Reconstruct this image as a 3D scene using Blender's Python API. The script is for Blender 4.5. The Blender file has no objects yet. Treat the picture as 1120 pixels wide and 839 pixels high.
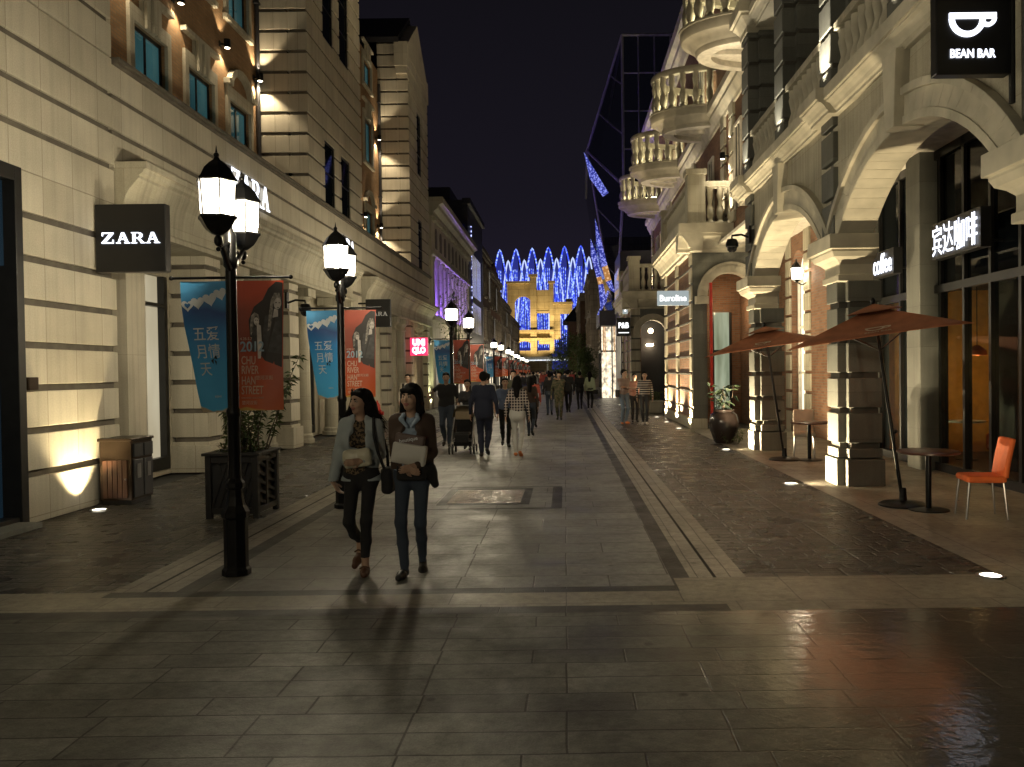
import bpy, bmesh, math, random
import numpy as np
from mathutils import Vector, Matrix
random.seed(7)
SC = bpy.context.scene
COL = SC.collection
R = math.radians

# ------------------------------------------------------------------ camera
cam_d = bpy.data.cameras.new('camera'); cam = bpy.data.objects.new('camera', cam_d); COL.objects.link(cam)
cam_d.sensor_width = 36; cam_d.lens = 890 / 1120 * 36
cam_d.shift_x = -58 / 1120; cam_d.clip_start = 0.05; cam_d.clip_end = 2000
_p, _r = R(0.93), 0.013
_fw = Vector((0, math.cos(_p), -math.sin(_p))); _u0 = Vector((0, math.sin(_p), math.cos(_p))); _r0 = Vector((1, 0, 0))
_rt = math.cos(_r) * _r0 - math.sin(_r) * _u0; _up = math.sin(_r) * _r0 + math.cos(_r) * _u0
M = Matrix.Identity(4)
for i in range(3):
    M[i][0], M[i][1], M[i][2] = _rt[i], _up[i], -_fw[i]
M[2][3] = 1.78
cam.matrix_world = M
SC.camera = cam

# ------------------------------------------------------------------ world: night sky with a faint violet town glow at the horizon
W = bpy.data.worlds.new('World'); SC.world = W; W.use_nodes = True
nt = W.node_tree; nt.nodes.clear()
o_ = nt.nodes.new('ShaderNodeOutputWorld'); b_ = nt.nodes.new('ShaderNodeBackground')
tc = nt.nodes.new('ShaderNodeTexCoord'); sx = nt.nodes.new('ShaderNodeSeparateXYZ'); cr = nt.nodes.new('ShaderNodeValToRGB')
nt.links.new(tc.outputs['Generated'], sx.inputs[0]); nt.links.new(sx.outputs['Z'], cr.inputs[0])
e = cr.color_ramp.elements
e[0].position = 0.0; e[0].color = (0.0165, 0.0125, 0.0245, 1)
e[1].position = 0.55; e[1].color = (0.0042, 0.0039, 0.0050, 1)
e2 = cr.color_ramp.elements.new(0.2); e2.color = (0.0090, 0.0077, 0.0125, 1)
nt.links.new(cr.outputs[0], b_.inputs[0]); b_.inputs[1].default_value = 1.0
nt.links.new(b_.outputs[0], o_.inputs[0])

# ------------------------------------------------------------------ render look
SC.view_settings.view_transform = 'Standard'; SC.view_settings.look = 'None'
SC.view_settings.exposure = 0.0; SC.view_settings.gamma = 1; SC.view_settings.use_curve_mapping = False
SC.render.engine = 'CYCLES'
cy = SC.cycles
cy.use_denoising = True
try: cy.denoiser = 'OPENIMAGEDENOISE'; cy.denoising_prefilter = 'ACCURATE'; cy.denoising_input_passes = 'RGB_ALBEDO_NORMAL'
except Exception: pass
cy.max_bounces = 6; cy.diffuse_bounces = 3; cy.glossy_bounces = 3; cy.transmission_bounces = 4; cy.transparent_max_bounces = 8
cy.sample_clamp_indirect = 4.0; cy.sample_clamp_direct = 0; cy.caustics_reflective = False; cy.caustics_refractive = False
try: cy.use_light_tree = True
except Exception: pass
cy.use_adaptive_sampling = False; cy.filter_width = 1.5
SC.render.use_persistent_data = False

# ------------------------------------------------------------------ materials
MATS = {}
def NM(name):
    m = bpy.data.materials.new(name); m.use_nodes = True
    n = m.node_tree.nodes; l = m.node_tree.links
    return m, n, l, n['Principled BSDF']
def _n(n, t, **k):
    x = n.new(t)
    for a, b in k.items(): setattr(x, a, b)
    return x
def plain(name, col, rough=0.5, metal=0.0, var=0.12, nscale=6.0, bump=0.0, spec=0.5):
    m, n, l, p = NM(name)
    p.inputs['Roughness'].default_value = rough; p.inputs['Metallic'].default_value = metal
    p.inputs['Specular IOR Level'].default_value = spec
    tcn = _n(n, 'ShaderNodeTexCoord'); no = _n(n, 'ShaderNodeTexNoise'); no.inputs['Scale'].default_value = nscale; no.inputs['Detail'].default_value = 5
    l.new(tcn.outputs['Object'], no.inputs['Vector'])
    mr = _n(n, 'ShaderNodeMapRange'); mr.inputs['To Min'].default_value = 1 - var * 1.8; mr.inputs['To Max'].default_value = 1 + var * 1.8
    mr.inputs['From Min'].default_value = .25; mr.inputs['From Max'].default_value = .75
    l.new(no.outputs['Fac'], mr.inputs['Value'])
    mx = _n(n, 'ShaderNodeVectorMath', operation='SCALE'); mx.inputs[0].default_value = col[:3]; l.new(mr.outputs[0], mx.inputs['Scale'])
    l.new(mx.outputs[0], p.inputs['Base Color'])
    if bump:
        b = _n(n, 'ShaderNodeBump'); b.inputs['Strength'].default_value = bump; b.inputs['Distance'].default_value = 0.01
        n2 = _n(n, 'ShaderNodeTexNoise'); n2.inputs['Scale'].default_value = nscale * 9; n2.inputs['Detail'].default_value = 4
        l.new(tcn.outputs['Object'], n2.inputs['Vector']); l.new(n2.outputs['Fac'], b.inputs['Height']); l.new(b.outputs[0], p.inputs['Normal'])
    MATS[name] = m; return m
def emit(name, col, s):
    m, n, l, p = NM(name); p.inputs['Base Color'].default_value = (.02, .02, .02, 1)
    p.inputs['Emission Color'].default_value = (*col, 1); p.inputs['Emission Strength'].default_value = s
    MATS[name] = m; return m
def _uz(n, l):
    """(x+y, z) of the world position: wall coordinates good for both wall directions"""
    g = _n(n, 'ShaderNodeNewGeometry'); s = _n(n, 'ShaderNodeSeparateXYZ'); l.new(g.outputs['Position'], s.inputs[0])
    a = _n(n, 'ShaderNodeMath', operation='ADD'); l.new(s.outputs['X'], a.inputs[0]); l.new(s.outputs['Y'], a.inputs[1])
    c = _n(n, 'ShaderNodeCombineXYZ'); l.new(a.outputs[0], c.inputs['X']); l.new(s.outputs['Z'], c.inputs['Y'])
    return g, c
def masonry(name, c1, c2, cm, w, h, mortar, rough=0.75, off=0.5, zoff=0.0, streak=0.18, bump=0.35, soot=0.25, squash=1.0):
    """blocks / bricks on a wall, each tinted, with rain streaks and blotches"""
    m, n, l, p = NM(name); p.inputs['Roughness'].default_value = rough; p.inputs['Specular IOR Level'].default_value = 0.25
    g, c = _uz(n, l)
    mp = _n(n, 'ShaderNodeMapping'); mp.inputs['Location'].default_value = (0, zoff, 0); l.new(c.outputs[0], mp.inputs[0])
    bt = _n(n, 'ShaderNodeTexBrick'); bt.offset = off; bt.inputs['Scale'].default_value = 1
    bt.inputs['Color1'].default_value = (*c1, 1); bt.inputs['Color2'].default_value = (*c2, 1); bt.inputs['Mortar'].default_value = (*cm, 1)
    bt.inputs['Brick Width'].default_value = w; bt.inputs['Row Height'].default_value = h; bt.inputs['Mortar Size'].default_value = mortar
    bt.inputs['Mortar Smooth'].default_value = 0.1
    l.new(mp.outputs[0], bt.inputs['Vector'])
    # blotches
    n1 = _n(n, 'ShaderNodeTexNoise'); n1.inputs['Scale'].default_value = 1.3; n1.inputs['Detail'].default_value = 6; l.new(g.outputs['Position'], n1.inputs['Vector'])
    m1 = _n(n, 'ShaderNodeMapRange'); m1.inputs['From Min'].default_value = .3; m1.inputs['From Max'].default_value = .75; m1.inputs['To Min'].default_value = 1.08; m1.inputs['To Max'].default_value = 1 - soot
    l.new(n1.outputs['Fac'], m1.inputs['Value'])
    # vertical streaks
    mp2 = _n(n, 'ShaderNodeMapping'); mp2.inputs['Scale'].default_value = (9, .35, 1); l.new(c.outputs[0], mp2.inputs[0])
    n2 = _n(n, 'ShaderNodeTexNoise'); n2.inputs['Scale'].default_value = 1; n2.inputs['Detail'].default_value = 3; l.new(mp2.outputs[0], n2.inputs['Vector'])
    m2 = _n(n, 'ShaderNodeMapRange'); m2.inputs['From Min'].default_value = .45; m2.inputs['From Max'].default_value = .8; m2.inputs['To Min'].default_value = 1.0; m2.inputs['To Max'].default_value = 1 - streak * 1.6
    l.new(n2.outputs['Fac'], m2.inputs['Value'])
    n3 = _n(n, 'ShaderNodeTexNoise'); n3.inputs['Scale'].default_value = 60; n3.inputs['Detail'].default_value = 3; l.new(g.outputs['Position'], n3.inputs['Vector'])
    m3 = _n(n, 'ShaderNodeMapRange'); m3.inputs['From Min'].default_value = .3; m3.inputs['From Max'].default_value = .7; m3.inputs['To Min'].default_value = .9; m3.inputs['To Max'].default_value = 1.1
    l.new(n3.outputs['Fac'], m3.inputs['Value'])
    k1 = _n(n, 'ShaderNodeMath', operation='MULTIPLY'); l.new(m1.outputs[0], k1.inputs[0]); l.new(m2.outputs[0], k1.inputs[1])
    k2 = _n(n, 'ShaderNodeMath', operation='MULTIPLY'); l.new(k1.outputs[0], k2.inputs[0]); l.new(m3.outputs[0], k2.inputs[1])
    v = _n(n, 'ShaderNodeVectorMath', operation='SCALE'); l.new(bt.outputs['Color'], v.inputs[0]); l.new(k2.outputs[0], v.inputs['Scale'])
    l.new(v.outputs[0], p.inputs['Base Color'])
    if bump:
        b = _n(n, 'ShaderNodeBump'); b.inputs['Strength'].default_value = bump; b.inputs['Distance'].default_value = 0.006; b.invert = True
        a = _n(n, 'ShaderNodeMath', operation='MULTIPLY_ADD'); l.new(n3.outputs['Fac'], a.inputs[0]); a.inputs[1].default_value = .35; l.new(bt.outputs['Fac'], a.inputs[2])
        l.new(a.outputs[0], b.inputs['Height']); l.new(b.outputs[0], p.inputs['Normal'])
    MATS[name] = m; return m
def paving(name, c1, c2, cm, w, h, mortar, rough, wet=None, off=0.5, swap=False, bump=0.5, var=0.2, bd=.008):
    """stone slabs on the ground; wet = (x from, x to, dark, roughness): puddled film towards one side"""
    m, n, l, p = NM(name); p.inputs['Specular IOR Level'].default_value = 0.5 if not wet else .22
    g = _n(n, 'ShaderNodeNewGeometry')
    vec = g.outputs['Position']
    if swap:
        s = _n(n, 'ShaderNodeSeparateXYZ'); l.new(vec, s.inputs[0]); cc = _n(n, 'ShaderNodeCombineXYZ')
        l.new(s.outputs['Y'], cc.inputs['X']); l.new(s.outputs['X'], cc.inputs['Y']); vec = cc.outputs[0]
    # slight wobble so that joints are not ruler-straight
    nw = _n(n, 'ShaderNodeTexNoise'); nw.inputs['Scale'].default_value = 1.6; l.new(g.outputs['Position'], nw.inputs['Vector'])
    ws = _n(n, 'ShaderNodeVectorMath', operation='SCALE'); ws.inputs['Scale'].default_value = .022; l.new(nw.outputs['Color'], ws.inputs[0])
    wa = _n(n, 'ShaderNodeVectorMath', operation='ADD'); l.new(vec, wa.inputs[0]); l.new(ws.outputs[0], wa.inputs[1])
    bt = _n(n, 'ShaderNodeTexBrick'); bt.offset = off; bt.inputs['Scale'].default_value = 1
    bt.offset_frequency = 3 if not swap else 2
    bt.squash = 0.72; bt.squash_frequency = 3
    bt.inputs['Color1'].default_value = (*c1, 1); bt.inputs['Color2'].default_value = (*c2, 1); bt.inputs['Mortar'].default_value = (*cm, 1)
    bt.inputs['Brick Width'].default_value = w; bt.inputs['Row Height'].default_value = h; bt.inputs['Mortar Size'].default_value = mortar; bt.inputs['Mortar Smooth'].default_value = .6
    l.new(wa.outputs[0], bt.inputs['Vector'])
    n1 = _n(n, 'ShaderNodeTexNoise'); n1.inputs['Scale'].default_value = .9; n1.inputs['Detail'].default_value = 4; n1.inputs['Roughness'].default_value = .5; l.new(g.outputs['Position'], n1.inputs['Vector'])
    m1 = _n(n, 'ShaderNodeMapRange'); m1.inputs['From Min'].default_value = .3; m1.inputs['From Max'].default_value = .72; m1.inputs['To Min'].default_value = 1 + var; m1.inputs['To Max'].default_value = 1 - var * 1.6
    l.new(n1.outputs['Fac'], m1.inputs['Value'])
    n3 = _n(n, 'ShaderNodeTexNoise'); n3.inputs['Scale'].default_value = 90; n3.inputs['Detail'].default_value = 3; l.new(g.outputs['Position'], n3.inputs['Vector'])
    m3 = _n(n, 'ShaderNodeMapRange'); m3.inputs['From Min'].default_value = .3; m3.inputs['From Max'].default_value = .7; m3.inputs['To Min'].default_value = .82; m3.inputs['To Max'].default_value = 1.18
    l.new(n3.outputs['Fac'], m3.inputs['Value'])
    k = _n(n, 'ShaderNodeMath', operation='MULTIPLY'); l.new(m1.outputs[0], k.inputs[0]); l.new(m3.outputs[0], k.inputs[1])
    n6 = _n(n, 'ShaderNodeTexNoise'); n6.inputs['Scale'].default_value = 11; n6.inputs['Detail'].default_value = 6; n6.inputs['Roughness'].default_value = .7; l.new(g.outputs['Position'], n6.inputs['Vector'])
    m6 = _n(n, 'ShaderNodeMapRange'); m6.inputs['From Min'].default_value = .32; m6.inputs['From Max'].default_value = .70; m6.inputs['To Min'].default_value = 1.28; m6.inputs['To Max'].default_value = .62
    l.new(n6.outputs['Fac'], m6.inputs['Value'])
    vo = _n(n, 'ShaderNodeTexVoronoi'); vo.inputs['Scale'].default_value = 2.1; l.new(wa.outputs[0], vo.inputs['Vector'])
    m7 = _n(n, 'ShaderNodeMapRange'); m7.inputs['From Min'].default_value = .045; m7.inputs['From Max'].default_value = .075; m7.inputs['To Min'].default_value = .45; m7.inputs['To Max'].default_value = 1.0
    l.new(vo.outputs['Distance'], m7.inputs['Value'])
    k6 = _n(n, 'ShaderNodeMath', operation='MULTIPLY'); l.new(m6.outputs[0], k6.inputs[0]); l.new(m7.outputs[0], k6.inputs[1])
    k7 = _n(n, 'ShaderNodeMath', operation='MULTIPLY'); l.new(k.outputs[0], k7.inputs[0]); l.new(k6.outputs[0], k7.inputs[1]); k = k7
    n4 = _n(n, 'ShaderNodeTexNoise'); n4.inputs['Scale'].default_value = 2.6; n4.inputs['Detail'].default_value = 4; l.new(g.outputs['Position'], n4.inputs['Vector'])
    rr = _n(n, 'ShaderNodeMapRange'); rr.inputs['From Min'].default_value = .3; rr.inputs['From Max'].default_value = .7; rr.inputs['To Min'].default_value = rough - .1; rr.inputs['To Max'].default_value = rough + .12
    l.new(n4.outputs['Fac'], rr.inputs['Value'])
    kk, rough_out = k.outputs[0], rr.outputs[0]
    if wet:
        x0, x1, dark, wr = wet
        s = _n(n, 'ShaderNodeSeparateXYZ'); l.new(g.outputs['Position'], s.inputs[0])
        a = _n(n, 'ShaderNodeMapRange'); a.inputs['From Min'].default_value = x0; a.inputs['From Max'].default_value = x1; a.inputs['To Min'].default_value = -.32; a.inputs['To Max'].default_value = .42
        l.new(s.outputs['X'], a.inputs['Value'])
        ad = _n(n, 'ShaderNodeMath', operation='ADD'); l.new(a.outputs[0], ad.inputs[0]); l.new(n1.outputs['Fac'], ad.inputs[1])
        wm = _n(n, 'ShaderNodeMapRange', interpolation_type='SMOOTHSTEP'); wm.inputs['From Min'].default_value = .30; wm.inputs['From Max'].default_value = .80
        l.new(ad.outputs[0], wm.inputs['Value'])
        md = _n(n, 'ShaderNodeMix'); md.data_type = 'FLOAT'; l.new(wm.outputs[0], md.inputs[0]); md.inputs[2].default_value = 1; md.inputs[3].default_value = dark
        k3 = _n(n, 'ShaderNodeMath', operation='MULTIPLY'); l.new(kk, k3.inputs[0]); l.new(md.outputs[0], k3.inputs[1]); kk = k3.outputs[0]
        wv = _n(n, 'ShaderNodeMath', operation='MULTIPLY_ADD'); l.new(n4.outputs['Fac'], wv.inputs[0]); wv.inputs[1].default_value = .25; wv.inputs[2].default_value = wr - .1
        mr = _n(n, 'ShaderNodeMix'); mr.data_type = 'FLOAT'; l.new(wm.outputs[0], mr.inputs[0]); l.new(rough_out, mr.inputs[2]); l.new(wv.outputs[0], mr.inputs[3]); rough_out = mr.outputs[0]
    v = _n(n, 'ShaderNodeVectorMath', operation='SCALE'); l.new(bt.outputs['Color'], v.inputs[0]); l.new(kk, v.inputs['Scale'])
    l.new(v.outputs[0], p.inputs['Base Color']); l.new(rough_out, p.inputs['Roughness'])
    if wet:
        cw = _n(n, 'ShaderNodeMath', operation='MULTIPLY'); l.new(wm.outputs[0], cw.inputs[0]); cw.inputs[1].default_value = .8; l.new(cw.outputs[0], p.inputs['Coat Weight']); p.inputs['Coat Roughness'].default_value = .10; p.inputs['Coat IOR'].default_value = 1.5
    b = _n(n, 'ShaderNodeBump'); b.inputs['Strength'].default_value = bump; b.inputs['Distance'].default_value = bd; b.invert = True
    nb = _n(n, 'ShaderNodeTexNoise'); nb.inputs['Scale'].default_value = 14; nb.inputs['Detail'].default_value = 6; nb.inputs['Roughness'].default_value = .7; l.new(g.outputs['Position'], nb.inputs['Vector'])
    ba = _n(n, 'ShaderNodeMath', operation='MULTIPLY_ADD'); l.new(nb.outputs['Fac'], ba.inputs[0]); ba.inputs[1].default_value = 1.6; l.new(bt.outputs['Fac'], ba.inputs[2])
    # every slab sits a little tilted / higher than its neighbour
    rgb = _n(n, 'ShaderNodeRGBToBW'); l.new(bt.outputs['Color'], rgb.inputs[0])
    bb = _n(n, 'ShaderNodeMath', operation='MULTIPLY_ADD'); l.new(rgb.outputs[0], bb.inputs[0]); bb.inputs[1].default_value = 2.0; l.new(ba.outputs[0], bb.inputs[2])
    l.new(bb.outputs[0], b.inputs['Height']); l.new(b.outputs[0], p.inputs['Normal'])
    if wet:      # the film of water smooths the stone below it: a gentler ripple
        b2 = _n(n, 'ShaderNodeBump'); b2.inputs['Strength'].default_value = .26; b2.inputs['Distance'].default_value = .012; nb2 = _n(n, 'ShaderNodeTexNoise'); nb2.inputs['Scale'].default_value = 13; nb2.inputs['Detail'].default_value = 5; l.new(g.outputs['Position'], nb2.inputs['Vector'])
        a2 = _n(n, 'ShaderNodeMath', operation='MULTIPLY_ADD'); l.new(rgb.outputs[0], a2.inputs[0]); a2.inputs[1].default_value = 3.0; l.new(nb2.outputs['Fac'], a2.inputs[2]); l.new(a2.outputs[0], b2.inputs['Height']); l.new(b2.outputs[0], p.inputs['Coat Normal'])
    MATS[name] = m; return m
def glassy(name, tint, rough=0.03, alpha=0.25, base=(.02, .025, .03)):
    """a pane: mostly see-through, with a mirror sheen"""
    m, n, l, p = NM(name)
    p.inputs['Base Color'].default_value = (*base, 1); p.inputs['Roughness'].default_value = rough; p.inputs['Specular IOR Level'].default_value = .8
    t = _n(n, 'ShaderNodeBsdfTransparent'); t.inputs[0].default_value = (*tint, 1)
    mx = _n(n, 'ShaderNodeMixShader'); fr = _n(n, 'ShaderNodeLayerWeight'); fr.inputs[0].default_value = .5
    pw = _n(n, 'ShaderNodeMath', operation='POWER'); l.new(fr.outputs['Facing'], pw.inputs[0]); pw.inputs[1].default_value = 5
    ad = _n(n, 'ShaderNodeMath', operation='MULTIPLY_ADD', use_clamp=True); l.new(pw.outputs[0], ad.inputs[0]); ad.inputs[1].default_value = .8; ad.inputs[2].default_value = alpha
    l.new(ad.outputs[0], mx.inputs[0]); l.new(t.outputs[0], mx.inputs[1]); l.new(p.outputs[0], mx.inputs[2])
    l.new(mx.outputs[0], n['Material Output'].inputs[0]); MATS[name] = m; return m

masonry('limestone', (.53, .49, .395), (.45, .41, .325), (.31, .275, .215), .62, .525, .006, off=0.0, zoff=-.075 + .0, streak=.10, soot=.17)
masonry('limestone_plain', (.52, .475, .38), (.46, .42, .33), (.36, .31, .24), 1.24, 2.1, .003, off=0.3, streak=.18, soot=.2)
plain('groove_stone', (.115, .10, .08), .9, var=.15)
masonry('granite', (.155, .158, .142), (.12, .122, .108), (.09, .09, .08), 2.4, .7, .003, off=.0, streak=.12, soot=.3)
masonry('sandstone', (.46, .43, .34), (.41, .38, .295), (.3, .26, .2), 1.1, .6, .003, off=.5, streak=.22, soot=.25)
plain('stone_fine', (.45, .42, .335), .8, var=.16, nscale=2.2, bump=.12); plain('groove_dark', (.07, .065, .055), .9)
masonry('brick_tan', (.34, .205, .105), (.27, .155, .075), (.22, .17, .11), .22, .065, .008, streak=.1, soot=.25)
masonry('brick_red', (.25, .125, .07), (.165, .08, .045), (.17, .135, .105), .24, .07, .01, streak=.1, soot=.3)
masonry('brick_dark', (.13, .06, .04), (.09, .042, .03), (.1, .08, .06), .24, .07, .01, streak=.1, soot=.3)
masonry('far_stone', (.30, .26, .21), (.25, .21, .17), (.15, .13, .1), 1.0, .6, .02, streak=.2, soot=.3)
masonry('yellow_stone', (.56, .47, .29), (.48, .40, .24), (.3, .22, .12), 2.4, 1.2, .03, streak=.1, soot=.15)
plain('dark_cladding', (.035, .035, .04), .45)
plain('slate', (.03, .03, .035), .7)
plain('black_metal', (.012, .012, .013), .38, .6, var=.2)
plain('dark_frame', (.02, .02, .02), .4, .4)
plain('bronze', (.05, .036, .026), .32, .9)
plain('steel', (.35, .35, .36), .35, .9)
plain('white_plaster', (.66, .62, .54), .7); plain('balcony_stone', (.27, .245, .19), .75, var=.12, nscale=3)
plain('dark_void', (.012, .012, .014), .6)
plain('red_paint', (.45, .03, .02), .35)
plain('orange_wall', (.75, .33, .06), .6)
plain('interior_dark', (.08, .05, .035), .6)
glassy('clear_glass', (.74, .79, .76), alpha=.14)
glassy('dark_glass', (.10, .13, .15), alpha=.35, base=(.01, .013, .016))
glassy('tower_glass', (.03, .04, .04), alpha=.25, base=(.01, .014, .014))

paving('plaza_slabs', (.178, .178, .158), (.104, .103, .091), (.04, .038, .033), .80, .235, .008, .5, wet=(-1.2, 2.4, .22, .34), off=.37, bump=.6, var=.28)
paving('walk_slabs', (.27, .27, .252), (.195, .195, .18), (.06, .055, .045), .88, .44, .009, .44, off=.43, bump=.4)
paving('kerb_light', (.31, .285, .225), (.26, .24, .19), (.10, .09, .08), .9, .62, .006, .45, off=.0, bump=.3)
paving('kerb_lengthwise', (.32, .30, .255), (.27, .25, .21), (.09, .08, .07), .8, .28, .008, .4, off=.5, swap=True, bump=.4)
paving('dark_band', (.034, .033, .032), (.024, .024, .023), (.015, .015, .014), .5, .3, .005, .46, off=.5, bump=.5)
paving('cobble', (.115, .10, .08), (.028, .024, .02), (.006, .006, .005), .30, .15, .02, .30, off=.5, bump=1.0, bd=.03, var=.3)
paving('arcade_slabs', (.32, .295, .235), (.26, .24, .19), (.1, .09, .07), .8, .6, .006, .42, off=.5, bump=.3)
plain('asphalt', (.045, .045, .045), .7)

# ------------------------------------------------------------------ mesh builder
class MB:
    def __init__(s): s.v = []; s.f = []; s.sm = []
    def add(s, v, f, smooth=False):
        o = len(s.v); s.v += [tuple(p) for p in v]; s.f += [tuple(i + o for i in q) for q in f]; s.sm += [smooth] * len(f); return s
    def box(s, x0, x1, y0, y1, z0, z1):
        if x0 > x1: x0, x1 = x1, x0
        if y0 > y1: y0, y1 = y1, y0
        if z0 > z1: z0, z1 = z1, z0
        v = [(x0, y0, z0), (x1, y0, z0), (x1, y1, z0), (x0, y1, z0), (x0, y0, z1), (x1, y0, z1), (x1, y1, z1), (x0, y1, z1)]
        return s.add(v, [(3, 2, 1, 0), (4, 5, 6, 7), (0, 1, 5, 4), (1, 2, 6, 5), (2, 3, 7, 6), (3, 0, 4, 7)])
    def sheet(s, x0, x1, y0, y1, z):
        return s.add([(x0, y0, z), (x1, y0, z), (x1, y1, z), (x0, y1, z)], [(0, 1, 2, 3)])
    def prism(s, pts, a, d0, d1):
        """extrude polygon pts along axis a: 'x' pts are (y,z); 'y' pts are (x,z); 'z' pts are (x,y)"""
        n = len(pts)
        def mk(p, d): return (d, p[0], p[1]) if a == 'x' else (p[0], d, p[1]) if a == 'y' else (p[0], p[1], d)
        ar = sum(pts[i][0] * pts[(i + 1) % n][1] - pts[(i + 1) % n][0] * pts[i][1] for i in range(n))
        if (ar < 0) != (a == 'y'): pts = pts[::-1]
        if d0 > d1: d0, d1 = d1, d0
        v = [mk(p, d0) for p in pts] + [mk(p, d1) for p in pts]
        return s.add(v, [tuple(range(n))[::-1], tuple(range(n, 2 * n))] + [(i, (i + 1) % n, n + (i + 1) % n, n + i) for i in range(n)])
    def lathe(s, prof, c=(0, 0, 0), seg=20, a0=0, a1=2 * math.pi, smooth=True, rot=0, cap=True):
        full = abs(a1 - a0 - 2 * math.pi) < 1e-6
        k = seg if full else seg + 1; v = []
        for r, z in prof:
            for i in range(k):
                t = a0 + (a1 - a0) * i / seg + rot; v.append((c[0] + r * math.cos(t), c[1] + r * math.sin(t), c[2] + z))
        f = []
        for j in range(len(prof) - 1):
            for i in range(seg):
                i2 = (i + 1) % k; f.append((j * k + i, j * k + i2, (j + 1) * k + i2, (j + 1) * k + i))
        s.add(v, f, smooth)
        if full and cap:
            if prof[0][0] > 1e-4: s.add(v[:k], [tuple(range(k))[::-1]])
            if prof[-1][0] > 1e-4: s.add(v[-k:], [tuple(range(k))])
        return s
    def tube(s, pts, r, seg=8, cap=True, smooth=True):
        pts = [Vector(p) for p in pts]; n = len(pts); rr = r if isinstance(r, (list, tuple)) else [r] * n
        v = []; up = None
        for i, p in enumerate(pts):
            t = (pts[min(i + 1, n - 1)] - pts[max(i - 1, 0)]).normalized()
            if up is None:
                up = Vector((0, 0, 1)) if abs(t.z) < .9 else Vector((1, 0, 0))
            a = t.cross(up).normalized(); up = a.cross(t).normalized()
            for k in range(seg):
                q = 2 * math.pi * k / seg; v.append(p + (a * math.cos(q) + up * math.sin(q)) * rr[i])
        f = [(i * seg + k, (i + 1) * seg + k, (i + 1) * seg + (k + 1) % seg, i * seg + (k + 1) % seg) for i in range(n - 1) for k in range(seg)]
        s.add(v, f, smooth)
        if cap: s.add(v[:seg], [tuple(range(seg))]); s.add(v[-seg:], [tuple(range(seg))[::-1]])
        return s
    def ball(s, c, r, seg=14, rings=8):
        rx, ry, rz = r if isinstance(r, (tuple, list)) else (r, r, r)
        v = []; f = []
        for j in range(rings + 1):
            th = math.pi * j / rings
            for i in range(seg):
                ph = 2 * math.pi * i / seg; v.append((c[0] + rx * math.sin(th) * math.cos(ph), c[1] + ry * math.sin(th) * math.sin(ph), c[2] - rz * math.cos(th)))
        for j in range(rings):
            for i in range(seg): f.append((j * seg + i, j * seg + (i + 1) % seg, (j + 1) * seg + (i + 1) % seg, (j + 1) * seg + i))
        return s.add(v, f, True)
    def xf(s, fn): s.v = [tuple(fn(*p)) for p in s.v]; return s
    def mesh(s, name, m):
        me = bpy.data.meshes.new(name); me.from_pydata(s.v, [], s.f)
        me.polygons.foreach_set('use_smooth', s.sm)
        for mm in (m if isinstance(m, (list, tuple)) else [m]): me.materials.append(MATS[mm] if isinstance(mm, str) else mm)
        me.update()
        if any(s.sm): me.set_sharp_from_angle(angle=R(38))
        return me

def worg(o):
    v = Vector((0, 0, 0))
    while o is not None: v += o.location; o = o.parent
    return v
def tag(o, label=None, cat=None, group=None, kind=None):
    if label: o['label'] = label
    if cat: o['category'] = cat
    if group: o['group'] = group
    if kind: o['kind'] = kind
    return o
def root(name, label, cat, loc=(0, 0, 0), rz=0, group=None):
    o = bpy.data.objects.new(name, None); COL.objects.link(o); o.location = loc; o.rotation_euler = (0, 0, rz); o.empty_display_size = .2
    return tag(o, label, cat, group)
def part(name, mb, mat, parent=None, local=False, bevel=0, weld=False, loc=(0, 0, 0)):
    """mesh part; vertices in world metres unless local"""
    if parent is not None and not local:
        w = worg(parent); mb.v = [(x - w.x, y - w.y, z - w.z) for x, y, z in mb.v]
    o = bpy.data.objects.new(name, mb.mesh(name, mat)); COL.objects.link(o); o.parent = parent; o.location = loc
    if bevel:
        b = o.modifiers.new('bevel', 'BEVEL'); b.width = bevel; b.segments = 2; b.limit_method = 'ANGLE'; b.angle_limit = R(40)
    return o
def inst(o, parent, loc, rz=0):
    c = o.copy(); COL.objects.link(c); c.parent = parent; c.location = loc; c.rotation_euler = (0, 0, rz)
    for k in list(c.keys()):
        if k in ('label', 'category', 'group'): del c[k]
    return c
def dup(rt, loc=None, rz=None, label=None, group=None):
    kids = {}
    for o in COL.objects:
        if o.parent is not None: kids.setdefault(o.parent.name, []).append(o)
    def cp(o, par):
        c = o.copy(); COL.objects.link(c); c.parent = par
        for ch in kids.get(o.name, []): cp(ch, c)
        return c
    c = cp(rt, rt.parent)
    if loc is not None: c.location = loc
    if rz is not None: c.rotation_euler = (0, 0, rz)
    if label: c['label'] = label
    if group: c['group'] = group
    return c
def struct(name, mb, mat): return tag(part(name, mb, mat), kind='structure')
def spot(name, loc, to, power, col=(1, .78, .5), angle=60, blend=.6, r=.05, parent=None):
    d = bpy.data.lights.new(name, 'SPOT'); d.energy = power; d.color = col; d.spot_size = R(angle); d.spot_blend = blend; d.shadow_soft_size = r
    o = bpy.data.objects.new(name, d); COL.objects.link(o)
    w = worg(parent) if parent else Vector((0, 0, 0)); o.parent = parent; o.location = Vector(loc) - w
    o.rotation_euler = (Vector(to) - Vector(loc)).to_track_quat('-Z', 'Y').to_euler(); return o
def point(name, loc, power, col=(1, .8, .55), r=.08, parent=None):
    d = bpy.data.lights.new(name, 'POINT'); d.energy = power; d.color = col; d.shadow_soft_size = r
    o = bpy.data.objects.new(name, d); COL.objects.link(o)
    w = worg(parent) if parent else Vector((0, 0, 0)); o.parent = parent; o.location = Vector(loc) - w; return o
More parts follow.
